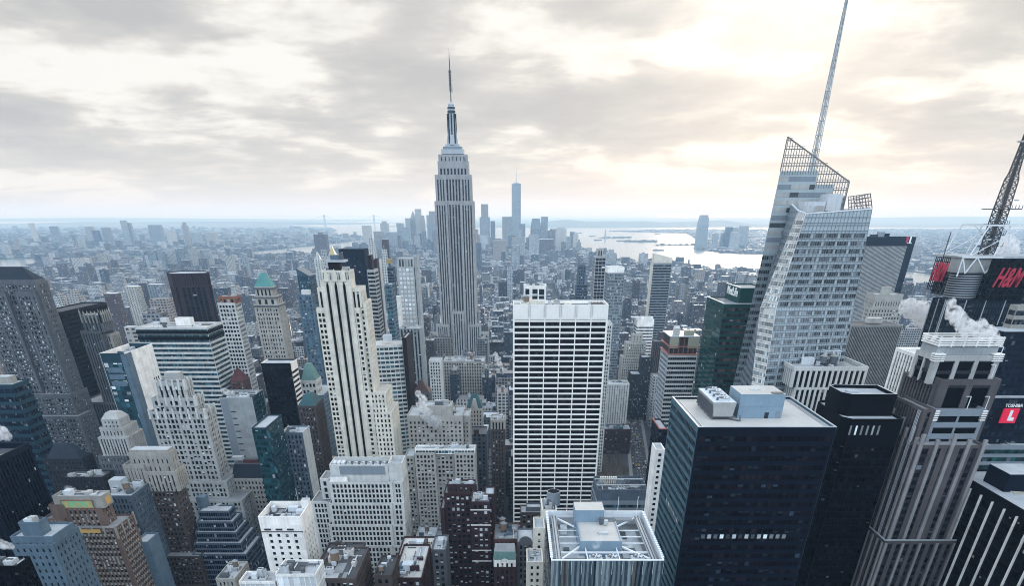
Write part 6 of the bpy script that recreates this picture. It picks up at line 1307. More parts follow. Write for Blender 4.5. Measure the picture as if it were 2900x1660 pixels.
mb.v += [(T_[0], 1150.2, T_[5]), (T_[1], 1150.2, T_[5]), (T_[1], 1166, T_[5]), (T_[0], 1166, T_[5]), (T_[0], 1150.2, zt2), (T_[1], 1150.2, z3), (T_[1], 1166, z3), (T_[0], 1166, zt2)]; mb.f += [(0, 1, 5, 4), (1, 2, 6, 5), (2, 3, 7, 6), (3, 0, 4, 7), (4, 5, 6, 7)]; mb.m += [0] * 5; b.part('sloping_crown', mb, ['cream'])
b = NB('office_building', 'dark blocky tower pair with a small grid panel left of the pale floor-lined tower', 1650, 1200, nwin=0); b.px('shaft', 1633, 1664, 805, 1200, S(CURT, wall='bluegrey', win='glass_navy', fl=4), D=24); b.px('upper_tier', 1638, 1660, 752, 1206, S(wall='bluegrey', bay=4, fl=4, ww=.5), D=18, z0=b.last[5] - 1)
b = NB('office_building', 'dark block with a white roof and white piers behind the white grid tower', 1515, 900, nwin=0)
xa, zt = at(1484, 808, 900); xe, _ = at(1547, 808, 900); b.polyt('shaft', [(xa, 906), (xa + 8, 900), (xe, 900), (xe, 925), (xa, 925)], 0, zt, S(k='v', wall='white', sp='black', bay=6.5, fl=4, ww=.8, wh=.6, win='glass_navy', core='glass_black', top=4, roof='roof_white')); b.clutter(4, 98)
b = NB('office_building', 'long beige block with a pale roof at the foot of the tall mast skyscraper', 1312, 960, nwin=0); b.px('shaft', 1254, 1372, 1024, 950, S(wall='limestone', bay=3.4, fl=4, ww=.5, blind=.1), D=40); b.clutter(8, 99, tank=1, mx=8)
b = NB('stone_building', 'grey building with a maroon pyramid roof behind the steam plume', 1195, 720, nwin=40); b.px('shaft', 1168, 1217, 1112, 720, S(wall='greybrown', bay=2.6, ww=.45), D=18); T_ = b.last; mb = MB(); mb.hip(T_[0], T_[1], T_[2], T_[3], T_[5] - .4, T_[5] + 10, .12, .12); b.part('pyramid_roof', mb, ['terracotta'])
b = NB('office_building', 'pale slender block standing in front of the beige roof below the mast skyscraper', 1230, 830, nwin=0); b.px('shaft', 1214, 1248, 1022, 850, S(wall='pale', bay=2.8, fl=3.6, ww=.5, blind=.1), D=24)
finish_windows()
# ================================================================== distant skyline: every tower its own object
gridmat('far_glass', [(.20, .23, .26), (.28, .31, .33), (.34, .36, .37), (.23, .26, .29), (.4, .4, .4)], glass=(.12, .14, .16), bay=5, fl=4, ww=.7, wh=.6)
gridmat('far_stone', [(.34, .33, .31), (.42, .40, .36), (.30, .26, .24), (.24, .24, .25), (.5, .49, .46)], bay=5, fl=4, ww=.5, wh=.5)
gridmat('far_dark', [(.05, .06, .08), (.08, .09, .12), (.10, .07, .07)], bay=4, fl=4, ww=.6, wh=.5)
FAR = ['far_glass', 'far_stone', 'far_dark']
def far(name, label, xl, xr, yt, Y, kind=0, D=None, top=None, group=None, cat='tower', steps=()):
    X0, z1 = at(xl, yt, Y); X1, _ = at(xr, yt, Y); mb = MB(); D = D or (X1 - X0) * .9; ztop = z1
    if top == 'pyr': zb_ = z1 - (X1 - X0) * 1.1; mb.box(X0, X1, Y, Y + D, 0, zb_); mb.hip(X0, X1, Y, Y + D, zb_, z1, .04, .04)
    elif top == 'slant': mb.v += [(X0, Y, 0), (X1, Y, 0), (X1, Y + D, 0), (X0, Y + D, 0), (X0, Y, z1), (X1, Y, z1 * .93), (X1, Y + D, z1 * .93), (X0, Y + D, z1)]; mb.f += [(0, 1, 5, 4), (1, 2, 6, 5), (2, 3, 7, 6), (3, 0, 4, 7), (4, 5, 6, 7)]; mb.m += [0] * 5
    elif top == 'taper': w_ = (X1 - X0) * .14; mb.prism([(X0, Y), (X1, Y), (X1, Y + D), (X0, Y + D)], 0, z1 * .7, 0); mb.prism([(X0, Y), (X1, Y), (X1, Y + D), (X0, Y + D)], z1 * .7, z1, 0, None, [(X0 + w_, Y + w_), (X1 - w_, Y + w_), (X1 - w_, Y + D - w_), (X0 + w_, Y + D - w_)])
    elif top == 'oct': c_ = (X1 - X0) * .28; mb.prism([(X0 + c_, Y), (X1 - c_, Y), (X1, Y + c_), (X1, Y + D - c_), (X1 - c_, Y + D), (X0 + c_, Y + D), (X0, Y + D - c_), (X0, Y + c_)], 0, z1)
    else: mb.box(X0, X1, Y, Y + D, 0, z1)
    for f_, h in steps: w_ = (X1 - X0) * (1 - f_) / 2; mb.box(X0 + w_, X1 - w_, Y + D * .2, Y + D * .8, ztop - .5, ztop + h * (X1 - X0)); ztop += h * (X1 - X0) - .5
    o = mb.build(name, [FAR[kind]]); tag(o, label, cat, group)
    FOOT.append((X0, X1, Y, Y + D, z1)); return o
# tapering glass tower with needle
Y = 5920; X0, zt = at(1451, 520, Y); X1, _ = at(1473, 520, Y); Xa, Xb = at(1449, 660, Y)[0], at(1475, 660, Y)[0]
b = Bld('skyscraper', 'tallest hazy downtown tower, tapering glass with a needle on top', 0, 5940, 'skyscraper')
mb = MB(); D = Xb - Xa; p0 = [(Xa, Y), (Xb, Y), (Xb, Y + D), (Xa, Y + D)]; mb.prism(p0, 0, 60, 0)
c_ = ((Xa + Xb) / 2, Y + D / 2); r_ = D / 2; p1 = [(c_[0], Y + D * .02), (Xb - D * .02, c_[1]), (c_[0], Y + D * .98), (Xa + D * .02, c_[1])]
n = len(mb.v); mb.v += [(*p, 60.1) for p in p0] + [(p0[i][0] * .97 + c_[0] * .03 if i < 9 else 0, p0[i][1] * .9 + c_[1] * .1, zt) for i in range(4)]
for i in range(4): mb.f.append((n + i, n + (i + 1) % 4, n + 4 + (i + 1) % 4, n + 4 + i)); mb.m.append(0)
mb.f.append((n + 4, n + 5, n + 6, n + 7)); mb.m.append(0); b.part('shaft', mb, ['far_glass'])
mb = MB(); mb.cyl(c_[0], c_[1], zt, zt + 8, 20, 20, 16); mb.cyl(c_[0], c_[1], zt + 8, at(0, 474, Y)[1], 2.6, .8, 8); b.part('spire', mb, ['antenna_pale'])
SKY = [  # label, x0, x1, top, distance, look, options
 ('tall pale narrow tower left of the tapering tower, gold tinted top', 1362, 1382, 578, 6100, 1, {}), ('broad hazy glass base tower in front of the pale narrow one', 1358, 1387, 615, 5900, 0, {}), ('small slim hazy slab right of the pale narrow tower', 1389, 1402, 626, 6050, 0, {}),
 ('wide square hazy tower touching the left side of the tapering tower', 1422, 1449, 614, 6000, 0, {}), ('low square hazy block at the right foot of the tapering tower', 1464, 1477, 648, 5700, 0, {}), ('hazy rounded tower right of the tapering tower', 1473, 1488, 634, 5900, 0, dict(top='oct')),
 ('hazy tower with a stepped pyramid top near the harbour', 1503, 1533, 619, 6050, 0, dict(top='taper')), ('flat topped hazy tower attached right of the stepped pyramid tower', 1533, 1552, 614, 6080, 0, {}), ('teal hazy block in front of the stepped pyramid tower', 1498, 1527, 665, 4900, 0, {}), ('wide low hazy block by the harbour', 1529, 1567, 678, 5300, 2, {}),
 ('octagonal hazy tower by the harbour water', 1558, 1577, 648, 6000, 1, dict(top='oct')), ('broad hazy residential tower with a notched top by the harbour water', 1576, 1605, 648, 5700, 1, dict(steps=((.8, .12),))), ('lower hazy slab right of the notched harbour tower', 1605, 1618, 670, 5600, 0, {}), ('slim hazy tower with a small cap at the edge of the harbour', 1624, 1638, 664, 5500, 1, dict(steps=((.6, .3),))), ('last hazy low tower before the open harbour water', 1634, 1646, 686, 5450, 1, dict(steps=((.4, .5),))),
 ('tall pale hazy slab in the left downtown cluster', 1174, 1191, 592, 6500, 1, {}), ('hazy tower with a pointed pyramid roof in the left downtown cluster', 1160, 1176, 597, 6550, 1, dict(top='pyr')), ('flat hazy tower left of the pointed pyramid roof', 1147, 1161, 618, 6500, 0, {}), ('hazy tower with a sloping top right of the tall pale slab', 1190, 1202, 610, 6450, 1, dict(top='taper')), ('faint tall slab just left of the mast skyscraper', 1214, 1240, 598, 6700, 1, {}), ('faint shorter slab left of the faint tall slab', 1207, 1218, 609, 6720, 1, {}), ('darker hazy block below the faint tall slab', 1211, 1240, 637, 6200, 0, {}),
 ('greenish hazy block in the left downtown cluster', 1122, 1141, 632, 6300, 0, {}), ('hazy block beside the greenish one in the left downtown cluster', 1138, 1156, 644, 6250, 0, {}), ('dark domed hazy tower left of the downtown cluster', 1076, 1098, 633, 6200, 0, dict(steps=((.6, .25),))), ('wide pale hazy block below the dark domed tower', 1057, 1082, 655, 5900, 1, {}), ('wide teal hazy block right of the dark domed tower', 1085, 1120, 657, 5800, 0, {}),
 ('white hazy tower with a dark left stripe and notched top', 1024, 1048, 639, 5600, 1, {}), ('lone dark purple slab tower standing before the distant bay', 887, 921, 664, 4600, 2, dict(steps=((.3, .12),))), ('dark capped slender tower above the white ribbed shaft', 1080, 1099, 678, 2300, 2, {}), ('white ribbed slender tower below the dark cap', 1079, 1094, 706, 2280, 1, {}),
 ('small faint building with a spire below the tapering tower', 1450, 1486, 672, 5300, 1, {}), ('blue glass mid-rise left of the red banner', 1448, 1472, 694, 3900, 0, {}), ('grey stepped tower tight against the right side of the mast skyscraper', 1343, 1358, 664, 4300, 1, dict(steps=((.5, .8),))), ('dull pink hazy block in the middle of the low city', 1396, 1434, 680, 4700, 1, {}), ('dark hazy building below the mast skyscraper right side', 1343, 1363, 688, 3900, 2, {}),
 ('tallest tower across the water, rounded glass with a notched crown', 1983, 2012, 609, 6850, 0, dict(top='taper')), ('short tower right of the tall one across the water', 2022, 2037, 660, 6900, 0, {}), ('pale short tower across the water', 2044, 2057, 661, 6950, 0, {}), ('dark twin tower across the water', 2058, 2076, 643, 6900, 2, {}), ('second dark twin tower across the water', 2077, 2092, 644, 6900, 0, {}), ('wide glass block in front of the twin towers across the water', 2075, 2099, 658, 6700, 0, {}), ('broad rounded tower at the right end of the group across the water', 2098, 2125, 640, 6850, 0, dict(top='oct')), ('long white low block on the waterside across the water', 2068, 2140, 708, 6300, 1, {}), ('low block at the foot of the tallest tower across the water', 2005, 2020, 690, 6700, 0, {}),
 ('pale tall apartment slab right of the blue striped slab', 2586, 2612, 694, 5200, 1, {}), ('low pier building by the far river', 2555, 2580, 812, 3000, 1, {}),
 ('blue mid-rise with a darker crown in the low city', 1436, 1452, 755, 2300, 0, {}), ('blue tower with a banded top near the harbour shore', 1718, 1746, 716, 4300, 0, dict(steps=((.5, .3),))), ('pink stone building by the right shore', 1945, 1957, 746, 3600, 1, dict(steps=((.4, .8),))), ('dark mid-rise by the right shore', 1966, 1986, 748, 3550, 2, {}), ('cream tall apartment slab left of the green tower', 1973, 1998, 765, 2700, 1, {}), ('small white slab in front of the cream apartment slab', 1929, 1943, 805, 2300, 1, {}),
 ('white clock tower with a pointed top between dark slabs', 1042, 1062, 700, 2000, 1, dict(steps=((.75, .5), (.5, .5), (.2, .5)))), ('cream tower with a pyramid top behind the cream striped tower', 886, 905, 712, 1900, 1, dict(top='pyr')), ('square teal building left of the gold spire', 906, 921, 708, 2500, 0, {}),
 ('slim twin-tone spire tower far left in the hazy boroughs', 79, 90, 632, 7200, 1, {}), ('dark leaning-looking slab far left in the hazy boroughs', 137, 155, 641, 6900, 0, {}), ('red-topped tower in the hazy boroughs', 238, 256, 642, 6900, 1, {}), ('dark tower beside the red-topped one in the hazy boroughs', 258, 274, 652, 6850, 2, {}), ('broad grey tower in the hazy boroughs', 285, 304, 645, 6900, 1, {}), ('tallest rounded tower of the hazy boroughs', 336, 353, 624, 6950, 0, dict(top='oct')), ('second tall tower right of the tallest in the hazy boroughs', 354, 367, 631, 7000, 0, {}), ('teal tower in the hazy boroughs', 417, 447, 637, 7000, 0, {}), ('hazy clock tower of the boroughs', 513, 527, 638, 7100, 1, dict(steps=((.6, .5),))), ('wide block right of the hazy clock tower of the boroughs', 538, 562, 659, 7000, 0, {}), ('tall grey slab left in the hazy boroughs', 470, 490, 656, 6800, 1, {}), ('pale block in the middle of the hazy boroughs', 580, 606, 659, 6700, 1, {}),
 ('short stack by the pale river strip', 32, 44, 676, 5600, 1, {}), ('thin white smokestack tower left', 209, 213, 672, 5000, 1, {}), ('cream slab tower at the near river bank', 200, 228, 730, 3600, 1, {}), ('first cream river slab', 232, 250, 730, 3750, 1, {}), ('second cream river slab', 252, 268, 728, 3780, 1, {}), ('tallest cream river slab', 270, 290, 718, 3800, 1, {}), ('blue-grey slab in front of the river', 415, 438, 710, 4000, 0, {}), ('second blue-grey slab in front of the river', 442, 460, 712, 4000, 0, {}), ('third blue-grey slab in front of the river', 464, 486, 706, 4050, 0, {}), ('fourth blue-grey slab in front of the river', 488, 510, 704, 4100, 0, {}), ('fifth blue-grey slab in front of the river', 530, 556, 706, 4150, 1, {}), ('sixth blue-grey slab in front of the river', 558, 590, 708, 4200, 0, {}), ('pale tower left of the green pyramid', 635, 655, 724, 3600, 1, {}), ('thin glass blade tower behind the green pyramid', 681, 696, 716, 3300, 0, dict(top='slant')), ('white domed building left of the black slab', 160, 172, 830, 1500, 1, {}),
 ('peach stepped apartment tower above the black slab', 188, 222, 836, 1500, 1, dict(steps=((.5, .35),))), ('round roofed apartment block left of the red-brown tower', 292, 326, 832, 1450, 2, {}), ('white and blue striped slab left of the red-brown tower', 414, 455, 806, 1700, 0, {}), ('grey block behind the wide striped office block', 350, 385, 812, 1650, 1, {}), ('cream block of flats behind the wide striped office block', 420, 470, 848, 1250, 1, {}), ('white modern building with a sail roof behind the striped block', 402, 452, 888, 1000, 1, dict(steps=((.5, .2),))), ('white slotted building left of the wide striped block', 350, 378, 926, 850, 1, {}),
]
for i, (lab, x0_, x1_, yt_, Y_, kd, kw) in enumerate(SKY): far('tower_block', lab, x0_, x1_, yt_, Y_, kd, **kw)
mb = MB(); X_, Z_ = at(940, 722, 1900); mb.hip(X_ - 9, X_ + 9, 1900, 1918, 0, Z_, 1, 1, 1); mb.hip(X_ - 8, X_ + 8, 1901, 1917, Z_, at(940, 698, 1900)[1], .1, .1, 0); tag(mb.build('gilded_tower', ['gold', 'limestone']), 'gold pyramid spire rising just behind the cream striped tower', 'tower')
mb = MB(); X_, Z_ = at(1048, 672, 2040); mb.hip(X_ - 6, X_ + 6, 2040, 2052, Z_ - 22, Z_, .1, .1, 0); 
# suspension bridge at the horizon
b = Bld('suspension_bridge', 'faint suspension bridge with two towers on the horizon', -3450, 17500, 'bridge')
pa, pb = Vector((-3900, 17000, 0)), Vector((-3090, 18250, 0)); pa.x = at(919, 620, 17000)[0]; pb.x = at(1059, 620, 18250)[0]; dv = (pb - pa).normalized()
for p in (pa, pb):
    mb = MB(); px_ = Vector((dv.y, -dv.x, 0))
    for s_ in (-14, 14): q = p + px_ * s_; mb.bar(tuple(q), (q.x, q.y, 225), 14)
    for z_ in (218, 150): mb.bar((*(p - px_ * 14).xy, z_), (*(p + px_ * 14).xy, z_), 10)
    b.part('bridge_tower', mb, ['steel'])
mb = MB(); mb.bar((*(pa - dv * 900).xy, 68), (*(pb + dv * 900).xy, 68), 8); b.part('deck', mb, ['steel'])
mb = MB()
for i in range(16):
    u0, u1 = i / 16, (i + 1) / 16; a, c_ = pa.lerp(pb, u0), pa.lerp(pb, u1); mb.bar((a.x, a.y, 90 + 130 * (2 * u0 - 1) ** 2), (c_.x, c_.y, 90 + 130 * (2 * u1 - 1) ** 2), 3)
for p, s_ in ((pa, -1), (pb, 1)): q = p + dv * s_ * 700; mb.bar((p.x, p.y, 220), (q.x, q.y, 72), 3)
b.part('cable', mb, ['steel'])
# statue on its island
b = Bld('statue', 'tiny robed statue with raised torch on a pedestal on an island', 1090, 9800, 'statue')
X_, Y_ = at(1714, 670, 9780)[0], 9780; mb = MB(); mb.prism([(X_ - 32, Y_ - 32), (X_ + 32, Y_ - 32), (X_ + 32, Y_ + 32), (X_ - 32, Y_ + 32)], 0, 12); mb.hip(X_ - 14, X_ + 14, Y_ - 14, Y_ + 14, 12, 47, .7, .7); b.part('pedestal', mb, ['limestone'])
mb = MB(); mb.cyl(X_, Y_, 47, 70, 7, 4.5, 10); mb.cyl(X_, Y_, 70, 78, 4.5, 2.5, 10); mb.cyl(X_, Y_, 78, 84, 2.6, 2.2, 10); mb.bar((X_ - 3, Y_, 72), (X_ - 5, Y_, 88), 2); mb.cyl(X_ - 5, Y_, 88, 93, 1.5, .6, 8); b.part('figure', mb, ['copper'])
isl = MB(); r = random.Random(5)
def blks(name, label, n, x0, x1, y0, y1, h, seed, m='far_stone'):
    r = random.Random(seed); mb = MB()
    for i in range(n):
        x, y, w_, d_ = r.uniform(x0, x1), r.uniform(y0, y1), r.uniform(18, 45), r.uniform(15, 30); mb.box(x, x + w_, y, y + d_, 0, r.uniform(.4, 1) * h)
    mb.build(name, [m]); return mb
for nm, n, x0, x1, y0, y1, h, sd_ in (('island_buildings', 22, 1190, 1500, 8330, 8560, 16, 1), ('pier_sheds', 16, 1330, 1740, 7420, 7500, 12, 2), ('island_buildings', 26, 1100, 1430, 9750, 9900, 14, 3)):
    r = random.Random(sd_); mb = MB()
    for i in range(n): x, y, w_, d_ = r.uniform(x0, x1), r.uniform(y0, y1), r.uniform(14, 40), r.uniform(12, 25); mb.box(x, x + w_, y, y + d_, 0, r.uniform(.4, 1) * h)
    tag(mb.build(nm, ['hill_wood']), kind='stuff')
for i, (px_, py_) in enumerate(((1677, 669), (1693, 680), (1757, 682), (1862, 663), (1864, 709), (1640, 660))):
    x, y = gnd(px_, py_); mb = MB(); mb.prism([(x - 45, y), (x - 35, y - 9), (x + 30, y - 9), (x + 48, y), (x + 30, y + 9), (x - 35, y + 9)], -2.5, 4, 0); mb.box(x - 30, x - 8, y - 6, y + 6, 4, 14, 1)
    tag(mb.build('ship', ['darkmetal', 'white']), 'tiny dark boat on the bright harbour water', 'boat', 'boats on the harbour')

# ================================================================== the city fabric on its street grid
AVE = [(-1150, 15), (-930, 15), (-720, 15), (-560, 12), (-430, 20), (-290, 12), (-149, 15), (145, 16), (425, 15), (700, 15), (975, 15), (1250, 15), (1500, 15)]
gridmat('fabric_wall', [(.16, .165, .17), (.065, .05, .05), (.32, .31, .30), (.045, .046, .055), (.13, .13, .13), (.06, .042, .042), (.42, .41, .39), (.09, .10, .12), (.20, .185, .165), (.04, .05, .07)], bay=2.8, fl=3.5, ww=.6, wh=.6)
gridmat('fabric_far', [(.11, .118, .13), (.07, .06, .062), (.26, .26, .26), (.05, .056, .072), (.10, .10, .10), (.065, .052, .055), (.38, .385, .39), (.13, .115, .11)], bay=4, fl=3.8, ww=.64, wh=.6, island=True)
def free(x0, x1, y0, y1, m=2):
    for a, c_, d_, e, z in FOOT:
        if x0 < c_ + m and x1 > a - m and y0 < e + m and y1 > d_ - m: return False
    return True
# tall things must not stand in front of the named buildings: limit a lot's height by the photo rows left for it
def hcap(x, y, base):
    return base
LOTS = []; r = random.Random(11)
FOOT.append((136, 182, 760, 1000, 0))
def fill(y_from, y_to):
    n0, n1 = int(49.3 - y_to / 80.5) - 1, int(49.3 - y_from / 80.5) + 1
    for st_ in range(n0, n1):
        ya, yb = (49.3 - st_ - 1) * 80.5 + 9, (49.3 - st_) * 80.5 - 9
        for i in range(len(AVE) - 1):
            xa, xb = AVE[i][0] + AVE[i][1] + 3, AVE[i + 1][0] - AVE[i + 1][1] - 3
            for row in (0, 1):
                y0, y1 = (ya, (ya + yb) / 2 - 1) if row == 0 else ((ya + yb) / 2 + 1, yb)
                x = xa
                while x < xb - 6:
                    w_ = min(r.choice([8, 12, 15, 18, 24, 30, 38]), xb - x); 
                    if xb - x - w_ < 6: w_ = xb - x
                    q = r.random(); ym = (y0 + y1) / 2
                    if ym < 520: h = r.uniform(18, 48)
                    elif ym < 1350: h = r.uniform(22, 62) if q < .85 else r.uniform(62, 95)
                    elif ym < 2600: h = r.uniform(16, 44) if q < .9 else r.uniform(44, 85)
                    else: h = r.uniform(13, 30) if q < .93 else r.uniform(30, 65)
                    if abs(x) > 620: h *= .62 if q < .93 else 1.0
                    d0 = r.uniform(0, 3); lot = (x + .05, x + w_ - .05, y0 + d0, y1 - r.uniform(0, 8), h)
                    x += w_
                    if 1500 > 0 and 150 < lot[0] < 0: continue
                    u, v, d = proj((lot[0] + lot[1]) / 2, lot[2], h)
                    if not (-160 < u < 3060) or v > 1760: continue
                    if 30 < lot[1] and lot[0] < 190 and 590 < ym < 830: continue   # park and the diagonal avenue
                    if free(*lot[:4]): LOTS.append(lot)
fill(150, 3200)
def area(l):
    u0, v0, d0 = proj(l[0], l[2], l[4]); u1 = proj(l[1], l[2], l[4])[0]; v1 = proj(l[0], l[2], 0)[1]; vb = proj(l[0], l[3], l[4])[1]
    return (u1 - u0) * (min(v1, v0 + 60) - vb) if u0 < 2900 and u1 > 0 and v0 < 1660 else 0
dg = bpy.context.evaluated_depsgraph_get(); bpy.context.view_layer.update(); cpos = Vector((0, 0, CAMH))
def seen(l):
    n = 0
    for fx, fy in ((.2, .0), (.8, .0), (.5, .5), (.5, .9)):
        p = Vector((l[0] + (l[1] - l[0]) * fx, l[2] + (l[3] - l[2]) * fy, l[4] + 1)); d = p - cpos; L_ = d.length
        if not sc.ray_cast(dg, cpos, d / L_, distance=L_ - 1)[0]: n += 1
    return n
LOTS.sort(key=area, reverse=True)
vis = []
for l in LOTS:
    if len(vis) >= 285: break
    if seen(l) >= 1: vis.append(l)
vs = set(vis); rest = [l for l in LOTS if l not in vs]
ADJ = {0: 'low city block', 1: 'mid-rise city block'}
def lotlab(l):
    x, y, h = (l[0] + l[1]) / 2, l[2], l[4]
    px_, _, _ = proj(x, y, h)
    where = ('between the left edge towers', 'left of the cream striped tower', 'between the cream striped tower and the white grid tower', 'right of the white grid tower', 'among the right hand towers')[0 if px_ < 600 else 1 if px_ < 900 else 2 if px_ < 1450 else 3 if px_ < 2000 else 4]
    dist = 'near' if y < 620 else 'middle distance' if y < 1100 else 'distant'
    size = 'low' if h < 35 else 'mid-rise' if h < 62 else 'taller'
    return f'{dist} {size} flat roofed block {where}', f'{dist} {size} blocks {where}'
for i, l in enumerate(vis):
    x0, x1, y0, y1, h = l; cx, cy = (x0 + x1) / 2, (y0 + y1) / 2
    lab, grp = lotlab(l)
    o = bpy.data.objects.new('city_building', None)
    mb = MB(); sb = r.random() < .4 and h > 30
    hh = h - (r.uniform(5, 12) if sb else 0)
    mb.box(x0, x1, y0, y1, 0, hh); p_ = .5
    for a in ((x0, x1, y0, y0 + p_), (x0, x1, y1 - p_, y1), (x0, x0 + p_, y0 + p_, y1 - p_), (x1 - p_, x1, y0 + p_, y1 - p_)): mb.box(*a, hh - .01, hh + .9)
    bpy.data.objects.remove(o)
    o = bpy.data.objects.new('city_building', None); COL.objects.link(o); o.location = (round(cx, 2), round(cy, 2), 0); tag(o, lab, 'building', grp)
    mb.build('walls', ['fabric_wall'], o)
    if sb: m2 = MB(); i_ = r.uniform(1.5, 3.5); m2.box(x0 + i_, x1 - i_, y0 + i_, y1 - i_, hh + .02, h); m2.build('upper_tier', ['fabric_wall'], o); tp = h; ins = i_ + .3
    else: tp = hh; ins = 1.0
    for k in range(r.randint(1, 4)):
        w_, d_ = r.uniform(1.5, 5), r.uniform(1.5, 5)
        if x1 - x0 - 2 * ins < w_ or y1 - y0 - 2 * ins < d_: continue
        bx, by = r.uniform(x0 + ins, x1 - ins - w_), r.uniform(y0 + ins, y1 - ins - d_); m3 = MB(); m3.box(bx, bx + w_, by, by + d_, tp + .01 + k * .003, tp + r.uniform(1.2, 4.5)); m3.build(r.choice(['bulkhead', 'air_handler', 'skylight']), [r.choice(['equip', 'equip_white', 'equip_dark', 'ltgrey', 'brickbrown', 'roof_light'])], o)
    if r.random() < .42 and x1 - x0 > 9:
        tx, ty, tr = r.uniform(x0 + 3, x1 - 3), r.uniform(y0 + 3, max(y0 + 3.1, y1 - 3)), r.uniform(1.5, 2.2); m3 = MB(); m3.cyl(tx, ty, tp + 2.5, tp + 6, tr, tr, 12, 0); m3.cyl(tx, ty, tp + 6, tp + 7.6, tr * 1.1, .1, 12, 1)
        for a in range(4): m3.bar((tx + tr * .7 * math.cos(a * 1.571), ty + tr * .7 * math.sin(a * 1.571), tp), (tx + tr * .7 * math.cos(a * 1.571), ty + tr * .7 * math.sin(a * 1.571), tp + 2.6), .25, 0)
        m3.build('water_tank', [r.choice(['wood_tank', 'equip_dark']), 'roof_grey'], o)
def boxes(name, arr, m, kind='stuff'):
    a = np.array(arr, dtype=np.float32); n = len(a); v = np.zeros((n, 8, 3), np.float32)
    for k, (xi, yi, zi) in enumerate(((0, 2, 4), (1, 2, 4), (1, 3, 4), (0, 3, 4), (0, 2, 5), (1, 2, 5), (1, 3, 5), (0, 3, 5))): v[:, k, 0] = a[:, xi]; v[:, k, 1] = a[:, yi]; v[:, k, 2] = a[:, zi]
    f = np.array([(0, 1, 5, 4), (1, 2, 6, 5), (2, 3, 7, 6), (3, 0, 4, 7), (4, 5, 6, 7)], np.int32)[None] + (np.arange(n, dtype=np.int32) * 8)[:, None, None]
    me = bpy.data.meshes.new(name); me.vertices.add(n * 8); me.vertices.foreach_set('co', v.ravel()); me.loops.add(n * 20); me.loops.foreach_set('vertex_index', f.ravel()); me.polygons.add(n * 5)
    me.polygons.foreach_set('loop_start', np.arange(0, n * 20, 4, dtype=np.int32)); me.polygons.foreach_set('loop_total', np.full(n * 5, 4, np.int32)); me.update(calc_edges=True); me.materials.append(M[m])
    o = bpy.data.objects.new(name, me); COL.objects.link(o); return tag(o, kind=kind)
ST = []
for x0, x1, y0, y1, h in rest:
    ST.append((x0, x1, y0, y1, 0, h))
    for k in range(r.randint(0, 3)):
        w_, d_ = r.uniform(1.5, 5), r.uniform(1.5, 5)
        if x1 - x0 > w_ + 2 and y1 - y0 > d_ + 2: bx, by = r.uniform(x0 + 1, x1 - 1 - w_), r.uniform(y0 + 1, y1 - 1 - d_); ST.append((bx, bx + w_, by, by + d_, h + .01, h + r.uniform(1.2, 5)))
def inside(x, y, P):
    c_ = False; j = len(P) - 1
    for i in range(len(P)):
        (xi, yi), (xj, yj) = P[i], P[j]
        if (yi > y) != (yj > y) and x < (xj - xi) * (y - yi) / (yj - yi) + xi: c_ = not c_
        j = i
    return c_
Y_ = 1500.0
FB = [f for f in FOOT if f[3] > 1400]
while Y_ < 15000:
    s_ = 24 + Y_ * .0042; wide = Y_ * .72 + 200; x = -wide
    while x < wide:
        w_ = r.uniform(.45, 1.1) * s_; d_ = r.uniform(.5, 1.0) * s_; q = r.random()
        ok = (inside(x, Y_, MANH) and inside(x + w_, Y_ + d_, MANH) and (Y_ > 3200 or x < -1165 or x > 1500)) or inside(x, Y_, BKLN) or (inside(x, Y_, JERS) and q < .5)
        if ok and q < .82:
            h = r.uniform(9, 24) if q < .7 else r.uniform(20, 45) if q < .79 else r.uniform(40, 75)
            if Y_ > 5200 and inside(x, Y_, MANH) and x > -1400: h *= 2.0
            if Y_ > 8000: h *= .8
            if x > 1400 and Y_ > 5000: h *= .7
            yy = Y_ + r.uniform(0, s_ * .4)
            if not any(x < f[1] and x + w_ > f[0] and yy < f[3] and yy + d_ > f[2] for f in FB):
                ST.append((x, x + w_, yy, yy + d_, 0, h))
                if r.random() < .5: ST.append((x + w_ * .3, x + w_ * .6, yy + d_ * .3, yy + d_ * .6, h + .01, h + 4))
        x += w_ + r.uniform(.02, .35) * s_
    Y_ += s_ * 1.25
boxes('distant_buildings', ST, 'fabric_far')
print('lots', len(LOTS), 'vis', len(vis), 'boxes', len(ST))

# ================================================================== avenue with traffic and the bare park trees
def rx(y): return 149 + (y - 780) * .118          # the avenue crosses the grid at a slant
flat('road', [(rx(600) - 9, 600), (rx(600) + 9, 600), (rx(1400) + 9, 1400), (rx(1400) - 9, 1400)], .06, 'asphalt')
for s_ in (-1, 1): flat('pavement', [(rx(600) + min(s_ * 9.1, s_ * 13), 600), (rx(600) + max(s_ * 9.1, s_ * 13), 600), (rx(1400) + max(s_ * 9.1, s_ * 13), 1400), (rx(1400) + min(s_ * 9.1, s_ * 13), 1400)], .14, 'pavement')
mb = MB()
for i in range(60):
    y = 605 + i * 12
    for o_ in (-3, 0, 3): mb.quad((rx(y) + o_ - .12, y, .065), (rx(y) + o_ + .12, y, .065), (rx(y + 4) + o_ + .12, y + 4, .065), (rx(y + 4) + o_ - .12, y + 4, .065))
tag(mb.build('road_marking', ['roadpaint']), kind='structure')
flat('park_lawn', [(60, 690), (128, 690), (134, 822), (60, 822)], .07, 'park_soil')
plainmat('taxi_yellow', (.62, .42, .04), .4); plainmat('car_white', (.7, .7, .7), .35); plainmat('car_dark', (.03, .03, .035), .35); plainmat('car_grey', (.25, .26, .27), .35); plainmat('tail_red', (.5, .02, .02), .4)
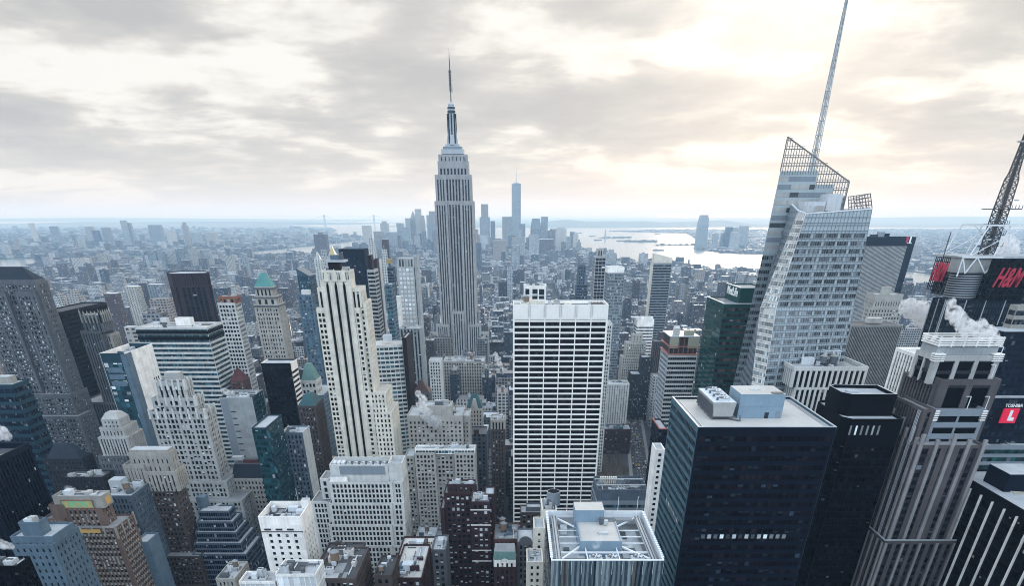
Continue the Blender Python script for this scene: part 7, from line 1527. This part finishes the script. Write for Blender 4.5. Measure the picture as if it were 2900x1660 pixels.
def car(name, paint, label, cat, grp, L_=4.6, W_=1.8, H_=1.45):
    o = bpy.data.objects.new(name, None); tag(o, label, cat, grp); mb = MB()
    mb.prism([(-W_ / 2, -L_ / 2), (W_ / 2, -L_ / 2), (W_ / 2, L_ / 2), (-W_ / 2, L_ / 2)], .3, .85, 0); mb.hip(-W_ * .47, W_ * .47, -L_ * .3, L_ * .27, .85, H_, .8, .62, 1, 0)
    bd = mb.build('body', [paint, 'glass_black']); m2 = MB()
    for sx_ in (-1, 1):
        for sy in (-1, 1):
            n = 10; cx, cy = sx_ * (W_ / 2 - .1), sy * L_ * .31
            for i in range(n): a, a2 = 2 * math.pi * i / n, 2 * math.pi * (i + 1) / n; m2.quad((cx - .12, cy + .33 * math.cos(a), .33 + .33 * math.sin(a)), (cx + .12, cy + .33 * math.cos(a), .33 + .33 * math.sin(a)), (cx + .12, cy + .33 * math.cos(a2), .33 + .33 * math.sin(a2)), (cx - .12, cy + .33 * math.cos(a2), .33 + .33 * math.sin(a2)))
    wl = m2.build('wheels', ['car_dark']); m4 = MB()
    for sx_ in (-1, 1): m4.box(sx_ * W_ * .36 - .2, sx_ * W_ * .36 + .2, -L_ / 2 - .03, -L_ / 2 + .02, .6, .8)
    tl = m4.build('tail_lights', ['tail_red'])
    for p in (bd, wl, tl): p.parent = o
    COL.objects.link(o); return o
protos = [car('taxi', 'taxi_yellow', 'yellow taxi in the traffic on the avenue right of the white grid tower', 'taxi', 'taxis on the avenue'), car('car', 'car_white', 'white car in the traffic on the avenue right of the white grid tower', 'car', 'white cars on the avenue'), car('car', 'car_dark', 'dark car in the traffic on the avenue right of the white grid tower', 'car', 'dark cars on the avenue'), car('van', 'car_grey', 'grey van in the traffic on the avenue right of the white grid tower', 'van', 'vans on the avenue', 5.4, 2.0, 2.2)]
used = set(); r = random.Random(9)
for k in range(64):
    for tr_ in range(6):
        x, y = r.choice([-7.4, -4.5, -1.5, 1.5, 4.5, 7.4]), round(r.uniform(770, 990) / 7.0) * 7.0
        if (x, y) not in used: break
    used.add((x, y)); i = r.choice([0, 0, 1, 1, 2, 2, 3]); s_ = protos[i]
    if k < 4 and not s_.get('_p'): o = s_; o['_p'] = 1; 
    else:
        o = s_.copy(); COL.objects.link(o)
        for ch in s_.children: c2 = ch.copy(); c2.parent = o; COL.objects.link(c2)
    yy = y + r.uniform(-.8, .8); o.location = (rx(yy) + x, yy, .07); o.rotation_euler = (0, 0, -.1175)
for p in protos:
    if p.location.length < 1: p.location = (rx(905 + protos.index(p) * 9) + 1.5, 905 + protos.index(p) * 9, .07)
    if '_p' in p: del p['_p']
for o in COL.objects:
    if '_p' in o: del o['_p']
wallmat('bark', (.10, .08, .065)); wallmat('twigs', (.13, .10, .085))
def tree(seed):
    r = random.Random(seed); mb = MB(); m2 = MB(); H = r.uniform(9, 12)
    mb.cyl(0, 0, 0, H * .4, .3, .22, 8)
    for i in range(9):
        a = i * 2.4 + r.random(); z0 = H * (.33 + .05 * i * .3); l = r.uniform(2.5, 4); e = Vector((math.cos(a) * l, math.sin(a) * l, z0 + r.uniform(2.5, 5))); mb.bar((0, 0, z0), tuple(e), .16)
        for k in range(34):
            q = Vector((0, 0, z0)).lerp(e, r.uniform(.3, 1)); d = Vector((r.uniform(-1, 1), r.uniform(-1, 1), r.uniform(-.1, 1.2))).normalized() * r.uniform(.8, 2.0); sd2 = d.cross(Vector((r.random(), r.random(), r.random()))).normalized() * .06
            m2.poly([tuple(q - sd2), tuple(q + sd2), tuple(q + d)])
    o = bpy.data.objects.new('bare_tree', None); COL.objects.link(o); tag(o, 'bare winter tree in the small park right of the white grid tower', 'tree', 'bare park trees')
    a, c_ = mb.build('trunk', ['bark']), m2.build('crown', ['twigs']); a.parent = o; c_.parent = o; return o
tp = [tree(i) for i in range(3)]
k = 0
for i in range(5):
    for j in range(9):
        if k < 3: o = tp[k]
        else:
            s_ = tp[r.randrange(3)]; o = s_.copy(); COL.objects.link(o)
            for ch in s_.children: c2 = ch.copy(); c2.parent = o; COL.objects.link(c2)
        o.location = (80 + i * 11.5 + r.uniform(-2, 2), 738 + j * 9.5 + r.uniform(-3, 3), .08); o.rotation_euler = (0, 0, r.uniform(0, 6)); k += 1

# ================================================================== haze and steam
m = bpy.data.materials.new('haze_air'); m.use_nodes = True; t = NT(m.node_tree)
t('ShaderNodeOutputMaterial', {'Volume': t('ShaderNodeVolumePrincipled', {'Color': (.45, .71, 1, 1), 'Absorption Color': (1, 1, 1, 1), 'Density': HAZE, 'Anisotropy': .3}).outputs[0]})
M['haze_air'] = m
mb = MB(); mb.box(-60500, 60500, -600, 60500, -3.6, 460); tag(mb.build('haze', ['haze_air']), kind='stuff')

def steam(name, label, px_, py_, Y_, puffs, seed, dens=.35):
    """a plume of vapour: overlapping puffs in one body, its thickness broken up by noise"""
    r = random.Random(seed); X_, Z_ = at(px_, py_, Y_)
    m = bpy.data.materials.new(name); m.use_nodes = True; t = NT(m.node_tree); oc = t('ShaderNodeTexCoord').outputs['Object']
    n_ = t('ShaderNodeTexNoise', {'Vector': oc, 'Scale': .38, 'Detail': 6.0, 'Roughness': .62}).outputs[0]
    d_ = t.m('MULTIPLY', t.m('MAXIMUM', t.m('SUBTRACT', n_, .44), 0.0), dens * 7)
    t('ShaderNodeOutputMaterial', {'Volume': t('ShaderNodeVolumePrincipled', {'Color': (.97, .98, 1, 1), 'Density': d_, 'Anisotropy': .2}).outputs[0]})
    bm = bmesh.new()
    for (dx, dz, rr_) in puffs:
        k = bmesh.ops.create_icosphere(bm, subdivisions=3, radius=rr_ * 1.22)['verts']
        for v in k:
            q = v.co.normalized(); f = 1 + .22 * math.sin(q.x * 5 + r.random() * .3 + dx) * math.cos(q.z * 4 + dz) + .12 * math.sin(q.y * 9 + q.x * 7); v.co = v.co * f + Vector((dx, r.uniform(-.2, .2) * rr_ * .1, dz))
    me = bpy.data.meshes.new(name); bm.to_mesh(me); bm.free(); me.materials.append(m); o = bpy.data.objects.new(name, me); COL.objects.link(o); o.location = (X_, Y_, Z_)
    tag(o, label, 'steam')
    md = o.modifiers.new('join', 'REMESH'); md.mode = 'VOXEL'; md.voxel_size = .6
STEAM = [('white steam drifting off the crown of the pink granite tower', 2760, 955, 338, [(-16, 14, 1.8), (-14, 10, 2.6), (-11, 8, 3), (-8, 5.5, 3), (-4, 3.5, 3.1), (0, 3.5, 3.3), (3, 2.5, 3.2), (6, 1.5, 2.6), (9, .6, 1.8)], 1, .5),
 ('white steam puff left of the billboard tower', 2590, 885, 620, [(-8, 4, 5), (-3, 3, 6), (4, 0, 7), (9, -5, 6)], 2, .35), ('steam rising from the big plain beige building', 1222, 1190, 556, [(0, 0, 4.2), (4, -3, 3.6), (-4, 5, 4), (-7, 11, 3.6), (-6, 16, 3), (-9, 20, 2.4)], 3, .4),
 ('small steam puff on the blank grey concrete tower', 645, 1112, 552, [(0, 0, 2.2), (-3, 1, 2), (3, -.5, 1.6), (5, -.6, 1.2)], 4, .5), ('steam puff at the left edge above the dark cut tower', 4, 1225, 380, [(0, 0, 3.4), (-3, 2, 3), (2, -2, 2.4)], 5, .4), ('steam puff at the left edge above the black building corner', 14, 1545, 255, [(0, 0, 1.6), (-2, 1, 1.8), (2, -.5, 1.3)], 6, .6),
 ('thin steam on the roof of the orange brick tower', 200, 1385, 346, [(0, 0, 1.3), (-2, .6, 1.3), (2, -.4, 1)], 7, .35), ('white steam by the mast of the billboard tower', 2855, 705, 585, [(0, 0, 6), (4, -4, 5), (-3, 5, 4)], 8, .3), ('thin steam over the fans of the mirror glass building', 1690, 1545, 218, [(0, 0, 1.3), (.4, 1.6, 1.2), (.8, 3, 1)], 9, .16), ('low white steam in the dense blocks left of the white grid tower', 1415, 1030, 900, [(0, 0, 3), (-3, 5, 3.4), (-5, 10, 3), (3, -5, 2.2)], 10, .35)]
for lab, px_, py_, Y_, pf, sd_, dn in STEAM: steam('steam_plume', lab, px_, py_, Y_, pf, sd_, dn)
